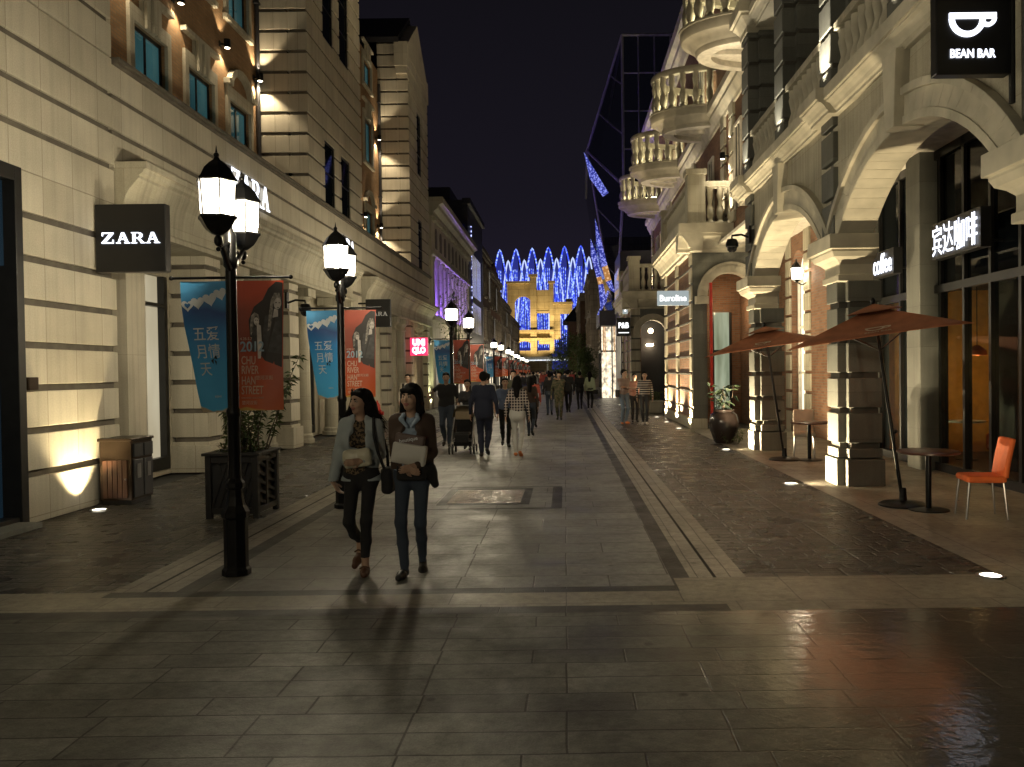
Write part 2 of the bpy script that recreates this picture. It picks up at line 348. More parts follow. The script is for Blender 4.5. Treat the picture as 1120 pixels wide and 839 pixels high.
def text(body, size=1.0, ext=.01, sx=1.0, bold=0.0, align='LEFT', spacing=1.0, res=3):
    """lettering as a mesh in the x-z plane, facing -y, baseline at z=0"""
    c = bpy.data.curves.new('lettering', 'FONT'); c.body = body; c.size = size; c.extrude = ext; c.offset = bold; c.align_x = align; c.space_character = spacing; c.resolution_u = res
    o = bpy.data.objects.new('lettering', c); COL.objects.link(o); bpy.context.view_layer.update()
    dg = bpy.context.evaluated_depsgraph_get(); me = o.evaluated_get(dg).to_mesh()
    mb = MB(); mb.add([(v.co.x * sx, -v.co.z, v.co.y) for v in me.vertices], [tuple(p.vertices) for p in me.polygons])
    o.evaluated_get(dg).to_mesh_clear(); bpy.data.objects.remove(o); bpy.data.curves.remove(c)
    return mb
def serif_word(word, H, adv=1.02, d=.02):
    """wide roman capitals with serifs, built from strokes; x-z plane facing -y"""
    G = {'Z': [[(.06, 1), (.94, 1), (.94, .9), (.06, .9)], [(.06, .93), (.13, .93), (.10, .68), (.06, .68)], [(.70, .92), (.94, .92), (.30, .08), (.04, .08)], [(.04, .1), (.94, .1), (.94, 0), (.04, 0)], [(.87, .06), (.94, .06), (.94, .34), (.90, .34)]],
         'A': [[(.42, 1), (.56, 1), (.20, .05), (.12, .05)], [(.42, 1), (.60, 1), (.95, .05), (.74, .05)], [(.24, .42), (.76, .42), (.79, .34), (.22, .34)], [(.0, .07), (.32, .07), (.32, 0), (.0, 0)], [(.64, .07), (1.06, .07), (1.06, 0), (.64, 0)]],
         'R': [[(.12, 1), (.32, 1), (.32, 0), (.12, 0)], [(.02, 1), (.6, 1), (.6, .93), (.02, .93)], [(.02, .07), (.44, .07), (.44, 0), (.02, 0)], [(.32, .53), (.6, .53), (.6, .46), (.32, .46)], [(.58, 1), (.76, .95), (.86, .84), (.86, .64), (.76, .51), (.58, .46), (.58, .53), (.62, .58), (.66, .68), (.66, .80), (.62, .90), (.58, .93)], [(.46, .48), (.64, .48), (1.0, .05), (.78, .05)], [(.74, .07), (1.08, .07), (1.08, 0), (.74, 0)]]}
    mb = MB(); x = 0
    for ch in word:
        for k, pl in enumerate(G[ch]): mb.prism([(x + px * H * 1.0, pz * H) for px, pz in pl], 'y', -d / 2 - .0007 * k, d / 2)
        x += adv * H * 1.14
    return mb, x - adv * H * .1
def emit_noise(name, c1, c2, s, scale=8, thr=.55, size=1.0):
    """lit surface made of many small lamps"""
    m, n, l, p = NM(name); p.inputs['Base Color'].default_value = (.01, .01, .015, 1)
    g = _n(n, 'ShaderNodeNewGeometry'); v = _n(n, 'ShaderNodeTexVoronoi'); v.inputs['Scale'].default_value = scale; l.new(g.outputs['Position'], v.inputs['Vector'])
    mr = _n(n, 'ShaderNodeMapRange'); mr.inputs['From Min'].default_value = thr; mr.inputs['From Max'].default_value = thr * .45; l.new(v.outputs['Distance'], mr.inputs['Value'])
    mx = _n(n, 'ShaderNodeMix'); mx.data_type = 'RGBA'; mx.inputs[6].default_value = (*c1, 1); mx.inputs[7].default_value = (*c2, 1); l.new(mr.outputs[0], mx.inputs[0])
    l.new(mx.outputs[2], p.inputs['Emission Color']); p.inputs['Emission Strength'].default_value = s; MATS[name] = m; return m
def patchy_glow(name, c1, c2, s, scale=(1.6, 1.0), base=(.05, .05, .05)):
    """patchy glow: lit shops with brighter and darker goods; also put into panes and prints"""
    m, n, l, p = NM(name); p.inputs['Base Color'].default_value = (*base, 1); p.inputs['Roughness'].default_value = .08
    g, c = _uz(n, l); mp = _n(n, 'ShaderNodeMapping'); mp.inputs['Scale'].default_value = (*scale, 1); l.new(c.outputs[0], mp.inputs[0])
    v = _n(n, 'ShaderNodeTexNoise'); v.inputs['Scale'].default_value = 1.2; v.inputs['Detail'].default_value = 3; l.new(mp.outputs[0], v.inputs['Vector'])
    mr = _n(n, 'ShaderNodeMapRange'); mr.inputs['From Min'].default_value = .3; mr.inputs['From Max'].default_value = .7; l.new(v.outputs['Fac'], mr.inputs['Value'])
    mx = _n(n, 'ShaderNodeMix'); mx.data_type = 'RGBA'; mx.inputs[6].default_value = (*c1, 1); mx.inputs[7].default_value = (*c2, 1); l.new(mr.outputs[0], mx.inputs[0])
    l.new(mx.outputs[2], p.inputs['Emission Color']); p.inputs['Emission Strength'].default_value = s; MATS[name] = m; return m
patchy_glow('lit_window', (.62, .52, .33), (.95, .85, .60), .55, (.8, .35))
patchy_glow('dim_window', (.16, .13, .09), (.42, .37, .26), .5, (1.0, .6))
patchy_glow('bright_window', (.95, .78, .48), (1.0, .90, .66), 1.5, (.7, .3))
patchy_glow('warm_window', (.5, .28, .10), (1.0, .70, .35), .6, (2, 1))
patchy_glow('white_window', (.55, .7, .85), (.95, 1.0, 1.0), 1.1, (3, 1.5))
patchy_glow('green_window', (.30, .36, .22), (.75, .85, .6), .5, (3, .5))
patchy_glow('shop_glow', (.10, .08, .06), (1.0, .86, .62), 2.0, (3.2, 2.2))
patchy_glow('teal_pane', (.010, .034, .038), (.035, .10, .105), .8, (.7, .3), (.01, .02, .02))  # dim teal glow is put into the panes by emission
patchy_glow('navy_glass', (.002, .005, .009), (.008, .02, .03), 1.0, (.3, .2), (.004, .005, .007))  # faint blue glow put into the dark glass
patchy_glow('photo_print', (.01, .008, .008), (.25, .2, .17), .25, (3, 3))  # the print itself glows faintly, as if lit
emit('letter_white', (.84, .88, 1.0), 2.6)
emit('lamp_face', (1, .85, .6), 25)
emit('bulb_warm', (1, .75, .45), 25)
emit('violet_lamp', (.28, .14, 1.0), 240)
emit('balcony_led', (1, .90, .55), 55)
emit('red_sign', (1, .03, .12), 1.6)
emit('led_white', (.55, .65, 1), 1.2)
emit_noise('blue_led', (.02, .03, .30), (.34, .38, 1.0), 1.0, 9, .6)
emit_noise('amber_led', (.5, .22, .06), (1.0, .62, .3), .9, 5.5, .5)
emit_noise('led_mix', (.0, .0, .02), (.5, .55, 1.0), 2.5, 4.0, .4)
emit_noise('led_blue', (.03, .06, .7), (.35, .5, 1.0), 1.7, 2.2, .6)
emit('blue_glow_fill', (.03, .04, .36), .6)
plain('orange_fabric', (.65, .13, .025), .7, var=.15, bump=.15)
plain('canopy_white', (.6, .6, .6), .6)
glassy('prism_glass', (.62, .66, .68), alpha=.16, base=(.012, .013, .016))
plain('sign_black', (.008, .008, .009), .35)
emit('letter_dim', (.8, .72, .55), .35)
emit('light_box', (.62, .72, .74), .55); emit('letter_glow', (1, 1, 1), 1.6)
emit('uplight_lens', (1, .93, .76), 6)
plain('dome_glass', (.01, .01, .012), .08)
plain('bin_wood', (.07, .028, .014), .5, var=.3, nscale=3)
plain('planter_black', (.011, .010, .010), .5)
plain('urn_glaze', (.03, .022, .02), .18)
m, n, l, p = NM('tread_plate'); p.inputs['Metallic'].default_value = .8; p.inputs['Roughness'].default_value = .24; p.inputs['Base Color'].default_value = (.55, .49, .45, 1)
g_ = _n(n, 'ShaderNodeNewGeometry'); v_ = _n(n, 'ShaderNodeTexNoise'); v_.inputs['Scale'].default_value = 8; v_.inputs['Detail'].default_value = 5; l.new(g_.outputs['Position'], v_.inputs['Vector']); b_ = _n(n, 'ShaderNodeBump'); b_.inputs['Strength'].default_value = .9; b_.inputs['Distance'].default_value = .14; l.new(v_.outputs['Fac'], b_.inputs['Height']); l.new(b_.outputs[0], p.inputs['Normal']); MATS['tread_plate'] = m
plain('steel_dull', (.20, .20, .20), .5, .3)
# ================================================================== ground
g = MB().sheet(-400, 400, -60, 900, -.03); struct('ground', g, 'asphalt')
g = MB().sheet(-12, 30, -30, 5.95, 0); struct('plaza_paving', g, 'plaza_slabs')
g = MB().sheet(-3.05, .88, 6.66, 230, 0); struct('walkway_paving', g, 'walk_slabs')
g = MB().sheet(-12, 1.2, 5.95, 6.12, .0005); g.sheet(-12, .9, 6.50, 6.66, .0005); g.sheet(3.62, 30, 5.95, 6.08, .0005)
g.sheet(.88, 1.04, 6.90, 230, .0005); g.sheet(.88,.90,6.66,6.9,.0005); g.sheet(-3.22, -3.05, 6.66, 230, .0005)
g.sheet(-.20, -.06, 10.45, 12.45, .004); g.sheet(-2.05, -.20, 10.45, 10.52, .004); g.sheet(-2.05, -.20, 12.38, 12.45, .004)
struct('dark_paving_band', g, 'dark_band')
g = MB().sheet(-12, 30, 6.12, 6.50, .0005); g.sheet(.9, 30, 6.50, 6.90, .0005); g.sheet(1.2, 3.62, 5.95, 6.12, .0005); g.sheet(3.62, 30, 6.08, 6.12, .0005); g.sheet(-12, -3.75, 6.50, 6.66, .001)
struct('pavement_band', g, 'kerb_light')
g = MB()
for x0, x1 in ((1.04, 1.24), (1.27, 1.52), (-3.46, -3.22), (-3.75, -3.49)): g.sheet(x0, x1, 6.9 if x0 > 0 else 6.66, 230, .001)
g.sheet(3.66, 4.02, 6.9, 24, .001)
struct('kerb_strip', g, 'kerb_lengthwise')
g = MB().sheet(1.24, 1.27, 6.9, 230, -.012); g.sheet(-3.49, -3.46, 6.66, 230, -.012); struct('drain_path', g, 'groove_dark')
g = MB().sheet(1.52, 3.66, 6.9, 230, -.004); g.sheet(-6.6, -3.75, 6.66, 230, -.004); g.sheet(3.66, 6.0, 24, 230, -.004); struct('brick_path', g, 'cobble')
g = MB().sheet(4.02, 9, 6.9, 24, .001); struct('arcade_floor', g, 'arcade_slabs')

# ================================================================== LEFT: stone shop building
XL = -6.5
SB = root('stone_shop_building', 'long cream stone shop building with grooved towers and tan brick upper floor', 'building', (XL, 22, 0))
GH = .525; G0 = .075; GW = .085        # course height, first groove, groove width
def courses(mb, x0, x1, y0, y1, z0, z1, gb=None):
    """rusticated courses as separate stone bands, with the recessed joint strips as a second builder"""
    zs = [z0]; k = math.ceil((z0 - G0) / GH + .02)
    while G0 + k * GH < z1 - .1:
        if G0 + k * GH > z0 + .1: zs.append(G0 + k * GH)
        k += 1
    zs.append(z1)
    for a, b in zip(zs[:-1], zs[1:]):
        mb.box(x0, x1, y0, y1, a + (GW / 2 if a > z0 else 0), b - (GW / 2 if b < z1 else 0))
    if gb is not None:
        dx = .045
        if len(zs) > 2: gb.box(x0 + dx, x1 - dx, y0 + dx, y1 - dx, zs[1] - GW, zs[-2] + GW)
ws, wg = MB(), MB()
courses(ws, XL - 1.3, XL, 9.75, 11.85, 0, 4.28, wg); courses(ws, XL - 1.3, XL, -9, 11.85, 4.28, 6.375, wg)
courses(ws, XL - 1.3, XL, -9, 6.3, 0, 4.28, wg)
courses(ws, XL - 1.3, XL, 11.853, 39.6, 4.80, 6.30, wg)
courses(ws, XL - 1.3, XL, 24.9, 26.2, 0, 4.80, wg)
wp = part('wall', ws, 'limestone', SB, bevel=.008); part('groove', wg, 'groove_stone', wp)
c = MB(); c.box(XL - 1.3, XL + .07, 11.853, 39.6, 6.30, 6.345); c.box(XL - 1.3, XL + .11, 11.853, 39.62, 6.345, 6.40)
part('cornice', c, 'groove_stone', SB, bevel=.008)
# towers
def tower(y0, y1, zt, gable=None, slits=()):
    a, b = MB(), MB()
    xs = XL - 1.32
    cut = [(yy, z0_, z1_) for yy, z0_, z1_ in slits]
    courses(a, xs, XL - .5, y0, y1, 6.40, zt, b)
    # street face, with the slit openings left free
    ys = sorted(set([y0, y1] + [v for s in cut for v in (s[0], s[0] + 1.0)]))
    for p, q in zip(ys[:-1], ys[1:]):
        holes = sorted([(z0_, z1_) for yy, z0_, z1_ in cut if abs(yy - p) < 1e-6])
        z = 6.40
        for h0, h1 in holes + [(zt, zt)]:
            if h0 - z > .05: courses(a, XL - .4985, XL, p, q, z, h0, b)
            z = h1
    if gable:
        ym = (y0 + y1) / 2
        a.prism([(y0, zt), (y1, zt), (ym, gable)], 'x', xs, XL)
        a.box(XL - .55, XL + .02, y0 - .22, y0 + .25, zt - 1.0, zt + .02); a.box(XL - .5, XL - .02, y0 - .18, y0 + .2, zt - 1.3, zt - 1.0)
        a.box(XL - .55, XL + .02, y1 - .25, y1 + .22, zt - 1.0, zt + .02)
    t = part('tower', a, 'limestone', SB, bevel=.008); part('groove', b, 'groove_stone', t)
    for yy, z0_, z1_ in cut:
        f = MB(); f.box(XL - .08, XL - .03, yy + .003, yy + .06, z0_, z1_); f.box(XL - .08, XL - .03, yy + .94, yy + .997, z0_, z1_)
        f.box(XL - .08, XL - .03, yy + .06, yy + .94, z0_, z0_ + .06); f.box(XL - .08, XL - .03, yy + .06, yy + .94, z1_ - .06, z1_)
        for zz in np.arange(z0_ + .9, z1_ - .3, .9): f.box(XL - .08, XL - .035, yy + .06, yy + .94, zz, zz + .035)
        w = part('window', f, 'dark_frame', SB)
        p_ = MB(); p_.box(XL - .06, XL - .05, yy + .06, yy + .94, z0_ + .06, z1_ - .06); part('pane', p_, 'tower_glass', w)
    return t
tower(6.3, 11.85, 13.6)
tower(21.0, 26.5, 15.75, 17.5, [(22.4, 6.42, 8.2), (24.05, 6.42, 8.2), (22.4, 11.0, 13.6), (24.05, 11.0, 13.6)])
tower(34.8, 39.6, 15.75, 17.5, [(36.7, 6.42, 8.7), (36.7, 10.7, 13.5)])
rf = MB()
rf.prism([(5.8, 13.6), (12.3, 13.6), (9.0, 16.4)], 'x', XL - 8, XL - .3)
for y0, y1 in ((21.0, 26.5), (34.8, 39.6)):
    ym = (y0 + y1) / 2
    rf.prism([(y0 - .25, 15.72), (ym, 17.62), (y1 + .25, 15.72), (y1 + .25, 15.95), (ym, 17.86), (y0 - .25, 15.95)], 'x', XL - 7, XL - .35)
rf.box(XL - 8, XL - 1.5, 11, 41, 14.6, 14.9)
part('roof', rf, 'slate', SB)
# brick wall set back between the towers, window by window
XB = XL - 1.3
bays = [(11.85, 21.0, (13.3, 15.5, 17.65, 19.75)), (26.5, 34.8, (28.0, 30.4, 32.8))]
rows = [(6.55, 8.25), (10.15, 11.9), (13.2, 14.2)]
for y0, y1, cs in bays:
    bw = MB(); z = 6.3
    for z0, z1 in rows:
        bw.box(XB - .5, XB, y0, y1, z, z0); yy = y0
        for cc in cs: bw.box(XB - .5, XB, yy, cc - .62, z0, z1); yy = cc + .62
        bw.box(XB - .5, XB, yy, y1, z0, z1); z = z1
    bw.box(XB - .5, XB, y0, y1, z, 14.6)
    part('brick_wall', bw, 'brick_tan', SB)
for y0, y1, cs in bays:
    for ri, (z0, z1) in enumerate(rows):
        for ci, cc in enumerate(cs):
            f = MB(); a, b = cc - .62, cc + .62
            f.box(XB - .12, XB - .06, a, a + .07, z0, z1); f.box(XB - .12, XB - .06, b - .07, b, z0, z1)
            f.box(XB - .12, XB - .06, a + .07, b - .07, z1 - .07, z1); f.box(XB - .12, XB - .06, a + .07, b - .07, z0, z0 + .07); f.box(XB - .11, XB - .065, cc - .03, cc + .03, z0 + .07, z1 - .07)
            w = part('window', f, 'dark_frame', SB)
            p_ = MB(); p_.box(XB - .095, XB - .085, a + .07, b - .07, z0 + .07, z1 - .07); part('pane', p_, 'teal_pane', w)
            s = MB()      # stone surround: jambs, sill, head with a triple keystone, or a curved hood
            s.box(XB, XB + .07, a - .16, a + .002, z0, z1); s.box(XB, XB + .07, b - .002, b + .16, z0, z1)
            s.box(XB, XB + .11, a - .2, b + .2, z0 - .12, z0); s.box(XB, XB + .07, a - .16, b + .16, z1, z1 + .28)
            if ci == len(cs) - 1 and ri == 0:
                n = 10
                pts = [(cc - .72 * math.cos(math.pi * i / n), z1 + .28 + .55 * math.sin(math.pi * i / n)) for i in range(n + 1)]
                inn = [(cc - .56 * math.cos(math.pi * i / n), z1 + .28 + .40 * math.sin(math.pi * i / n)) for i in range(n + 1)]
                for i in range(n): s.prism([pts[i], pts[i + 1], inn[i + 1], inn[i]], 'x', XB, XB + .13)
                s.box(XB, XB + .16, a - .22, a - .02, z1 + .28, z1 + .40); s.box(XB, XB + .16, b + .02, b + .22, z1 + .28, z1 + .40)
            else:
                for q in (-.2, 0, .2): s.prism([(cc + q - .07, z1 - .02), (cc + q + .07, z1 - .02), (cc + q + .09, z1 + .62), (cc + q - .09, z1 + .62)], 'x', XB + .073, XB + .13 + (.04 if q == 0 else 0))
                s.box(XB, XB + .12, a - .22, b + .22, z1 + .62, z1 + .72); s.box(XB, XB + .068, cc - .32, cc + .32, z1 + .28, z1 + .62)
            part('surround', s, 'sandstone', w, bevel=.006)
# entablature: slab, mouldings and cove running over the shop fronts
prof = [(0, 4.9), (.46, 4.9), (.46, 4.80), (.42, 4.78), (.40, 4.73), (.34, 4.70), (.34, 4.655), (.29, 4.60), (.20, 4.50), (.135, 4.38), (.10, 4.22), (.09, 4.06), (.14, 4.03), (.14, 3.95), (-.75, 3.95), (-.75, 4.85), (-.01, 4.85)]
for y0, y1 in ((11.87, 24.7), (26.35, 39.45)):
    mb = MB(); mb.prism([(XL + .003 + px, pz) for px, pz in prof], 'y', y0, y1)
    part('entablature', mb, 'sandstone', SB, bevel=.006)
# shop-front recess: back wall of stone pieces and lit windows
XR = XL - .7
bs = MB()
piers = [14.85, 19.35, 30.15, 34.65, 38.8]
cols = [16.5, 18.35, 20.95, 23.7, 27.3, 29.0, 31.9, 33.6, 36.2, 37.7]
wins = [(13.05, 14.75, 'lit_window'), (16.85, 18.0, 'dim_window'), (20.1, 20.7, 'lit_window'), (21.4, 23.3, 'dim_window'), (27.7, 28.6, 'lit_window'), (31.0, 31.6, 'lit_window'), (32.3, 33.2, 'dim_window'), (35.5, 35.9, 'lit_window'), (36.6, 37.4, 'lit_window')]
yy = 11.85
for y0, y1, m in wins:
    bs.box(XR - .4, XR, yy, y0, 0, 3.95); bs.box(XR - .4, XR, y0, y1, 0, .10); bs.box(XR - .4, XR, y0, y1, 3.55, 3.95); yy = y1
bs.box(XR - .4, XR, yy, 39.6, 0, 3.95)
bs.box(XL - .45, XL - .05, 12.2, 12.75, 0, 3.949)
part('shop_wall', bs, 'limestone_plain', SB)
for y0, y1, m in wins:
    f = MB(); f.box(XR - .2, XR + .02, y0, y0 + .05, .1, 3.55); f.box(XR - .2, XR + .02, y1 - .12, y1, .1, 3.55); f.box(XR - .2, XR + .02, y0 + .05, y1 - .12, .1, .32); f.box(XR - .2, XR + .02, y0 + .05, y1 - .12, 3.0, 3.06)
    w = part('shop_window', f, 'dark_frame', SB)
    p_ = MB(); p_.box(XR - .12, XR - .10, y0 + .05, y1 - .12, .32, 3.0); p_.box(XR - .12, XR - .10, y0 + .05, y1 - .12, 3.06, 3.55); part('pane', p_, m, w)
for y in piers:
    a, b = MB(), MB(); courses(a, XR, XL - .02, y, y + .65, 0, 3.95, b); a.box(XR, XL + .04, y - .04, y + .69, 0, .5)
    pr = part('pier', a, 'limestone', SB, bevel=.01); part('groove', b, 'groove_stone', pr)
for y in cols:
    a = MB(); cx = XL - .28
    a.lathe([(.30, 0), (.30, .10), (.27, .12), (.27, .2), (.235, .24), (.225, .9), (.20, 3.42), (.195, 3.45), (.235, 3.47), (.235, 3.53), (.20, 3.55), (.20, 3.62), (.29, 3.72), (.29, 3.74)], (cx, y, 0), 20)
    a.box(cx - .31, cx + .31, y - .31, y + .31, 3.74, 3.95)
    part('column', a, 'sandstone', SB, bevel=.006)
# dark shop window at the near end
f = MB(); f.box(XL - .5, XL + .05, 9.62, 9.75, 0, 4.28); f.box(XL - .5, XL + .05, 6.4, 9.62, 4.10, 4.28); f.box(XL - .5, XL + .02, 6.4, 9.62, 0, .12)
w = part('display_window', f, 'dark_frame', SB, bevel=.006)
p_ = MB(); p_.box(XL - .2, XL - .18, 6.4, 9.62, .12, 3.1); p_.box(XL - .16, XL - .10, 6.4, 9.62, 3.1, 4.10); p_.box(XL - .24, XL - .14, 8.0, 8.06, .12, 3.1)
part('pane', p_, 'navy_glass', w)
s = MB(); s.box(XL - .5, XL + .3, 6.3, 9.6, 0, .07); part('step', s, 'granite', SB, bevel=.01)
s = MB(); s.box(XL, XL + .05, 9.8, 9.98, 1.62, 1.78); part('wall_socket', s, 'bronze', SB, bevel=.01)
# back-lit letters on the stone band
for y0, y1, hh in ((15.85, 17.9, .50), (23.2, 25.1, .46)):
    mb, wdt = serif_word('ZARA', hh, d=.012); k = (y1 - y0) / wdt
    mb.xf(lambda x, y, z: (XL + .075 - y, y0 + x * k, 5.32 + z)); part('lettering', mb, 'letter_white', SB)

for dy, dz in ((20.88, 14.0), (34.68, 14.0)):
    b = MB(); b.tube([(XB + .07, dy, 6.42), (XB + .07, dy, dz)], .055, 8)
    for k in range(4): b.box(XB, XB + .14, dy - .075, dy + .075, 7.2 + 2 * k, 7.26 + 2 * k)
    part('downpipe', b, 'dark_cladding', SB)
# small up-and-down wall lamps on the brick
def wall_lamp(x, y, z, label, grp, col=(1, .80, .52), pw=1.0, both=True, dx=1):
    r_ = root('wall_lamp', label, 'lamp', (x, y, z), 0, grp)
    mb = MB(); mb.lathe([(.055, -.09), (.075, -.09), (.075, .1), (.055, .1)], (x + dx * .17, y, z), 14); part('housing', mb, 'black_metal', r_)
    mb = MB(); mb.tube([(x, y, z), (x + dx * .1, y, z)], .022); mb.box(x, x + dx * .02, y - .05, y + .05, z - .06, z + .06); part('bracket', mb, 'black_metal', r_)
    mb = MB(); mb.lathe([(.055, -.094), (.001, -.094)], (x + dx * .17, y, z), 14); part('bulb', mb, 'lamp_face', r_)
    spot('spot', (x + dx * .17, y, z - .11), (x + dx * .10, y, z - 2), pw * 1.4, col, 110, .5, .03, r_)
    if both: spot('spot', (x + dx * .17, y, z + .12), (x + dx * .12, y, z + 2), pw * .7, col, 85, .5, .03, r_)
    return r_
G_ = 'small cylindrical lamps on the tan brick wall'
for i, (y, z) in enumerate(((14.3, 9.35), (16.5, 9.35), (18.75, 9.35), (20.75, 9.30), (29.2, 7.9), (31.6, 7.9), (34.3, 7.95), (34.2, 11.6))):
    wall_lamp(XB, y, z, ['small black wall lamp on tan brick beside the nearest upper window', 'small black wall lamp between first and second upper windows with teal panes', 'small black wall lamp on tan brick left of the curved window hood', 'small black wall lamp tucked against the near stone tower beside the curved hood', 'small lamp low on the far brick bay between the two towers', 'second small lamp low on the far brick bay between the two towers', 'small lamp glowing at the foot of the gabled stone tower', 'high small lamp beside the gabled stone tower'][i], G_, pw=(62 if i not in (3,) else 130) if y < 25 else (75 if i < 6 else 150))
# ================================================================== RIGHT: arcade building
def ring(mb, x0, x1, y0, y1, prof, cap=True, back=1.0):
    """moulding running round a rectangle: prof = (offset, z)"""
    v = []; f = []
    for o, z in prof: q = o * back; v += [(x0 - o, y0 - o, z), (x1 + q, y0 - o, z), (x1 + q, y1 + o, z), (x0 - o, y1 + o, z)]
    for j in range(len(prof) - 1):
        for i in range(4): f.append((j * 4 + i, j * 4 + (i + 1) % 4, j * 4 + 4 + (i + 1) % 4, j * 4 + 4 + i))
    if cap: f += [(3, 2, 1, 0), tuple(len(v) - 4 + i for i in range(4))]
    return mb.add(v, f)
def baluster_mb(h, r=.075):
    mb = MB(); s = h
    mb.lathe([(r * .95, 0), (r * .95, .05 * s), (r * .62, .09 * s), (r * .8, .13 * s), (r * 1.12, .25 * s), (r * 1.05, .38 * s), (r * .62, .52 * s), (r * .58, .55 * s), (r * .66, .62 * s), (r * 1.0, .80 * s), (r * .8, .88 * s), (r * .9, .92 * s), (r * .9, s)], seg=10)
    return mb
XA = 4.08
AB = root('arcade_building', 'grey stone arcade building with wide arches over the cafe terrace', 'building', (XA, 12, 0))
PY = [(6.35, 7.1), (12.05, 12.8), (17.4, 18.15)]
for y0, y1 in PY:
    a, b = MB(), MB()
    courses(a, XA, XA + .52, y0 + .13, y1 - .13, .42, 3.05, b); courses(a, XA + .12, XA + .62, y0, y1, .42, 3.05, b)
    a.box(XA - .03, XA + .55, y0 + .10, y1 - .10, 0, .405); a.box(XA + .09, XA + .65, y0 - .03, y1 + .03, 0, .40)
    p_ = part('pier', a, 'granite', AB, bevel=.012); part('groove', b, 'groove_dark', p_)
    c = MB(); ring(c, XA, XA + .50, y0 + .02, y1 - .02 + (.30 if y0 < 7 else 0), [(-.04, 3.04), (.02, 3.05), (.02, 3.14), (-.01, 3.15), (-.01, 3.30), (.05, 3.36), (.12, 3.40), (.155, 3.47), (.155, 3.50), (.20, 3.505), (.20, 3.72)], back=.08)
    part('capital', c, 'stone_fine', p_, bevel=.008)
def arch(mb_wall, mb_ring, mb_key, ya, yb, z0, rise, ztop, n=26, th=.43, x0=XA + .02, x1=XA + .48):
    """segmental arch between ya and yb: spandrel wall, moulded ring and keystone"""
    h = (yb - ya) / 2; yc = (ya + yb) / 2; Rr = (h * h + rise * rise) / (2 * rise); zc = z0 + rise - Rr; t0 = math.asin(h / Rr)
    P = lambda r, t: (yc + r * math.sin(t), zc + r * math.cos(t))
    ts = [-t0 + 2 * t0 * i / n for i in range(n + 1)]
    to = math.acos(max(-1, min(1, (z0 - zc) / (Rr + th)))); tso = [-to + 2 * to * i / n for i in range(n + 1)]
    rm = Rr + th * .5; tm = math.acos(max(-1, min(1, (z0 - zc) / rm))); tsm = [-tm + 2 * tm * i / n for i in range(n + 1)]
    for i in range(n):
        p, q = P(rm, tsm[i]), P(rm, tsm[i + 1])
        mb_wall.prism([p, q, (q[0], ztop), (p[0], ztop)], 'x', x0 + .004, x1 - .02)
        mb_ring.prism([P(Rr, ts[i]), P(Rr, ts[i + 1]), P(Rr + th * .78, tso[i + 1] * .985), P(Rr + th * .78, tso[i] * .985)], 'x', x0 - .05, x1)
        mb_ring.prism([P(Rr + th * .78, tso[i] * .985), P(Rr + th * .78, tso[i + 1] * .985), P(Rr + th, tso[i + 1]), P(Rr + th, tso[i])], 'x', x0 - .10, x1 - .05)
        mb_ring.prism([P(Rr + .0, ts[i]), P(Rr + .0, ts[i + 1]), P(Rr + .10, ts[i + 1]), P(Rr + .10, ts[i])], 'x', x0 - .065, x0 - .05)
    mb_key.prism([(yc - .13, z0 + rise - .02), (yc + .13, z0 + rise - .02), (yc + .21, ztop), (yc - .21, ztop)], 'x', x0 - .17, x0 + .2)
YS = [(1.3, 6.35), (7.6, 12.05), (12.8, 17.4)]
ZT = 5.52
for ya, yb in YS[1:]:
    a, b, k = MB(), MB(), MB(); z0 = 3.72
    arch(a, b, k, ya - .02, yb + .02, 3.64, 1.0, ZT)
    aw = part('spandrel', a, 'sandstone', AB); part('arch_ring', b, 'stone_fine', aw, bevel=.006); part('keystone', k, 'stone_fine', aw, bevel=.01)
for y0, y1 in PY:
    a, b = MB(), MB(); a.box(XA + .03, XA + .48, y0, y1 + (.5 if y0 < 7 else 0), 3.72, ZT); courses(b, XA - .055, XA + .1, y0 + .1, y1 - .1, 3.72, ZT); part('pier_shaft', a, 'granite', AB); part('quoin', b, 'granite', AB, bevel=.012)
a = MB(); a.box(XA + .03, XA + .48, 0.5, 6.35, 3.72, ZT); part('spandrel', a, 'sandstone', AB)
cpf = [(0, 5.50), (-.05, 5.50), (-.05, 5.545), (-.08, 5.56), (-.10, 5.60), (-.15, 5.65), (-.20, 5.67), (-.20, 5.70), (-.235, 5.70), (-.235, 5.875), (.5, 5.875), (.5, 5.50)]
c = MB(); c.prism([(XA + px, pz) for px, pz in cpf], 'y', 0.5, 18.7)
for y0, y1 in PY: c.prism([(XA - .12 + px * 1.0, pz + .004) for px, pz in cpf[:10]] + [(XA, 5.879), (XA, 5.504)], 'y', y0 - .05, y1 + .05)
part('cornice', c, 'stone_fine', AB, bevel=.006)
c = MB(); c.box(XA + .48, 6.45, .5, 24.0, 5.40, 5.49); c.box(6.45, 12, .5, 24, 5.40, 5.5); part('arcade_ceiling', c, 'white_plaster', AB)
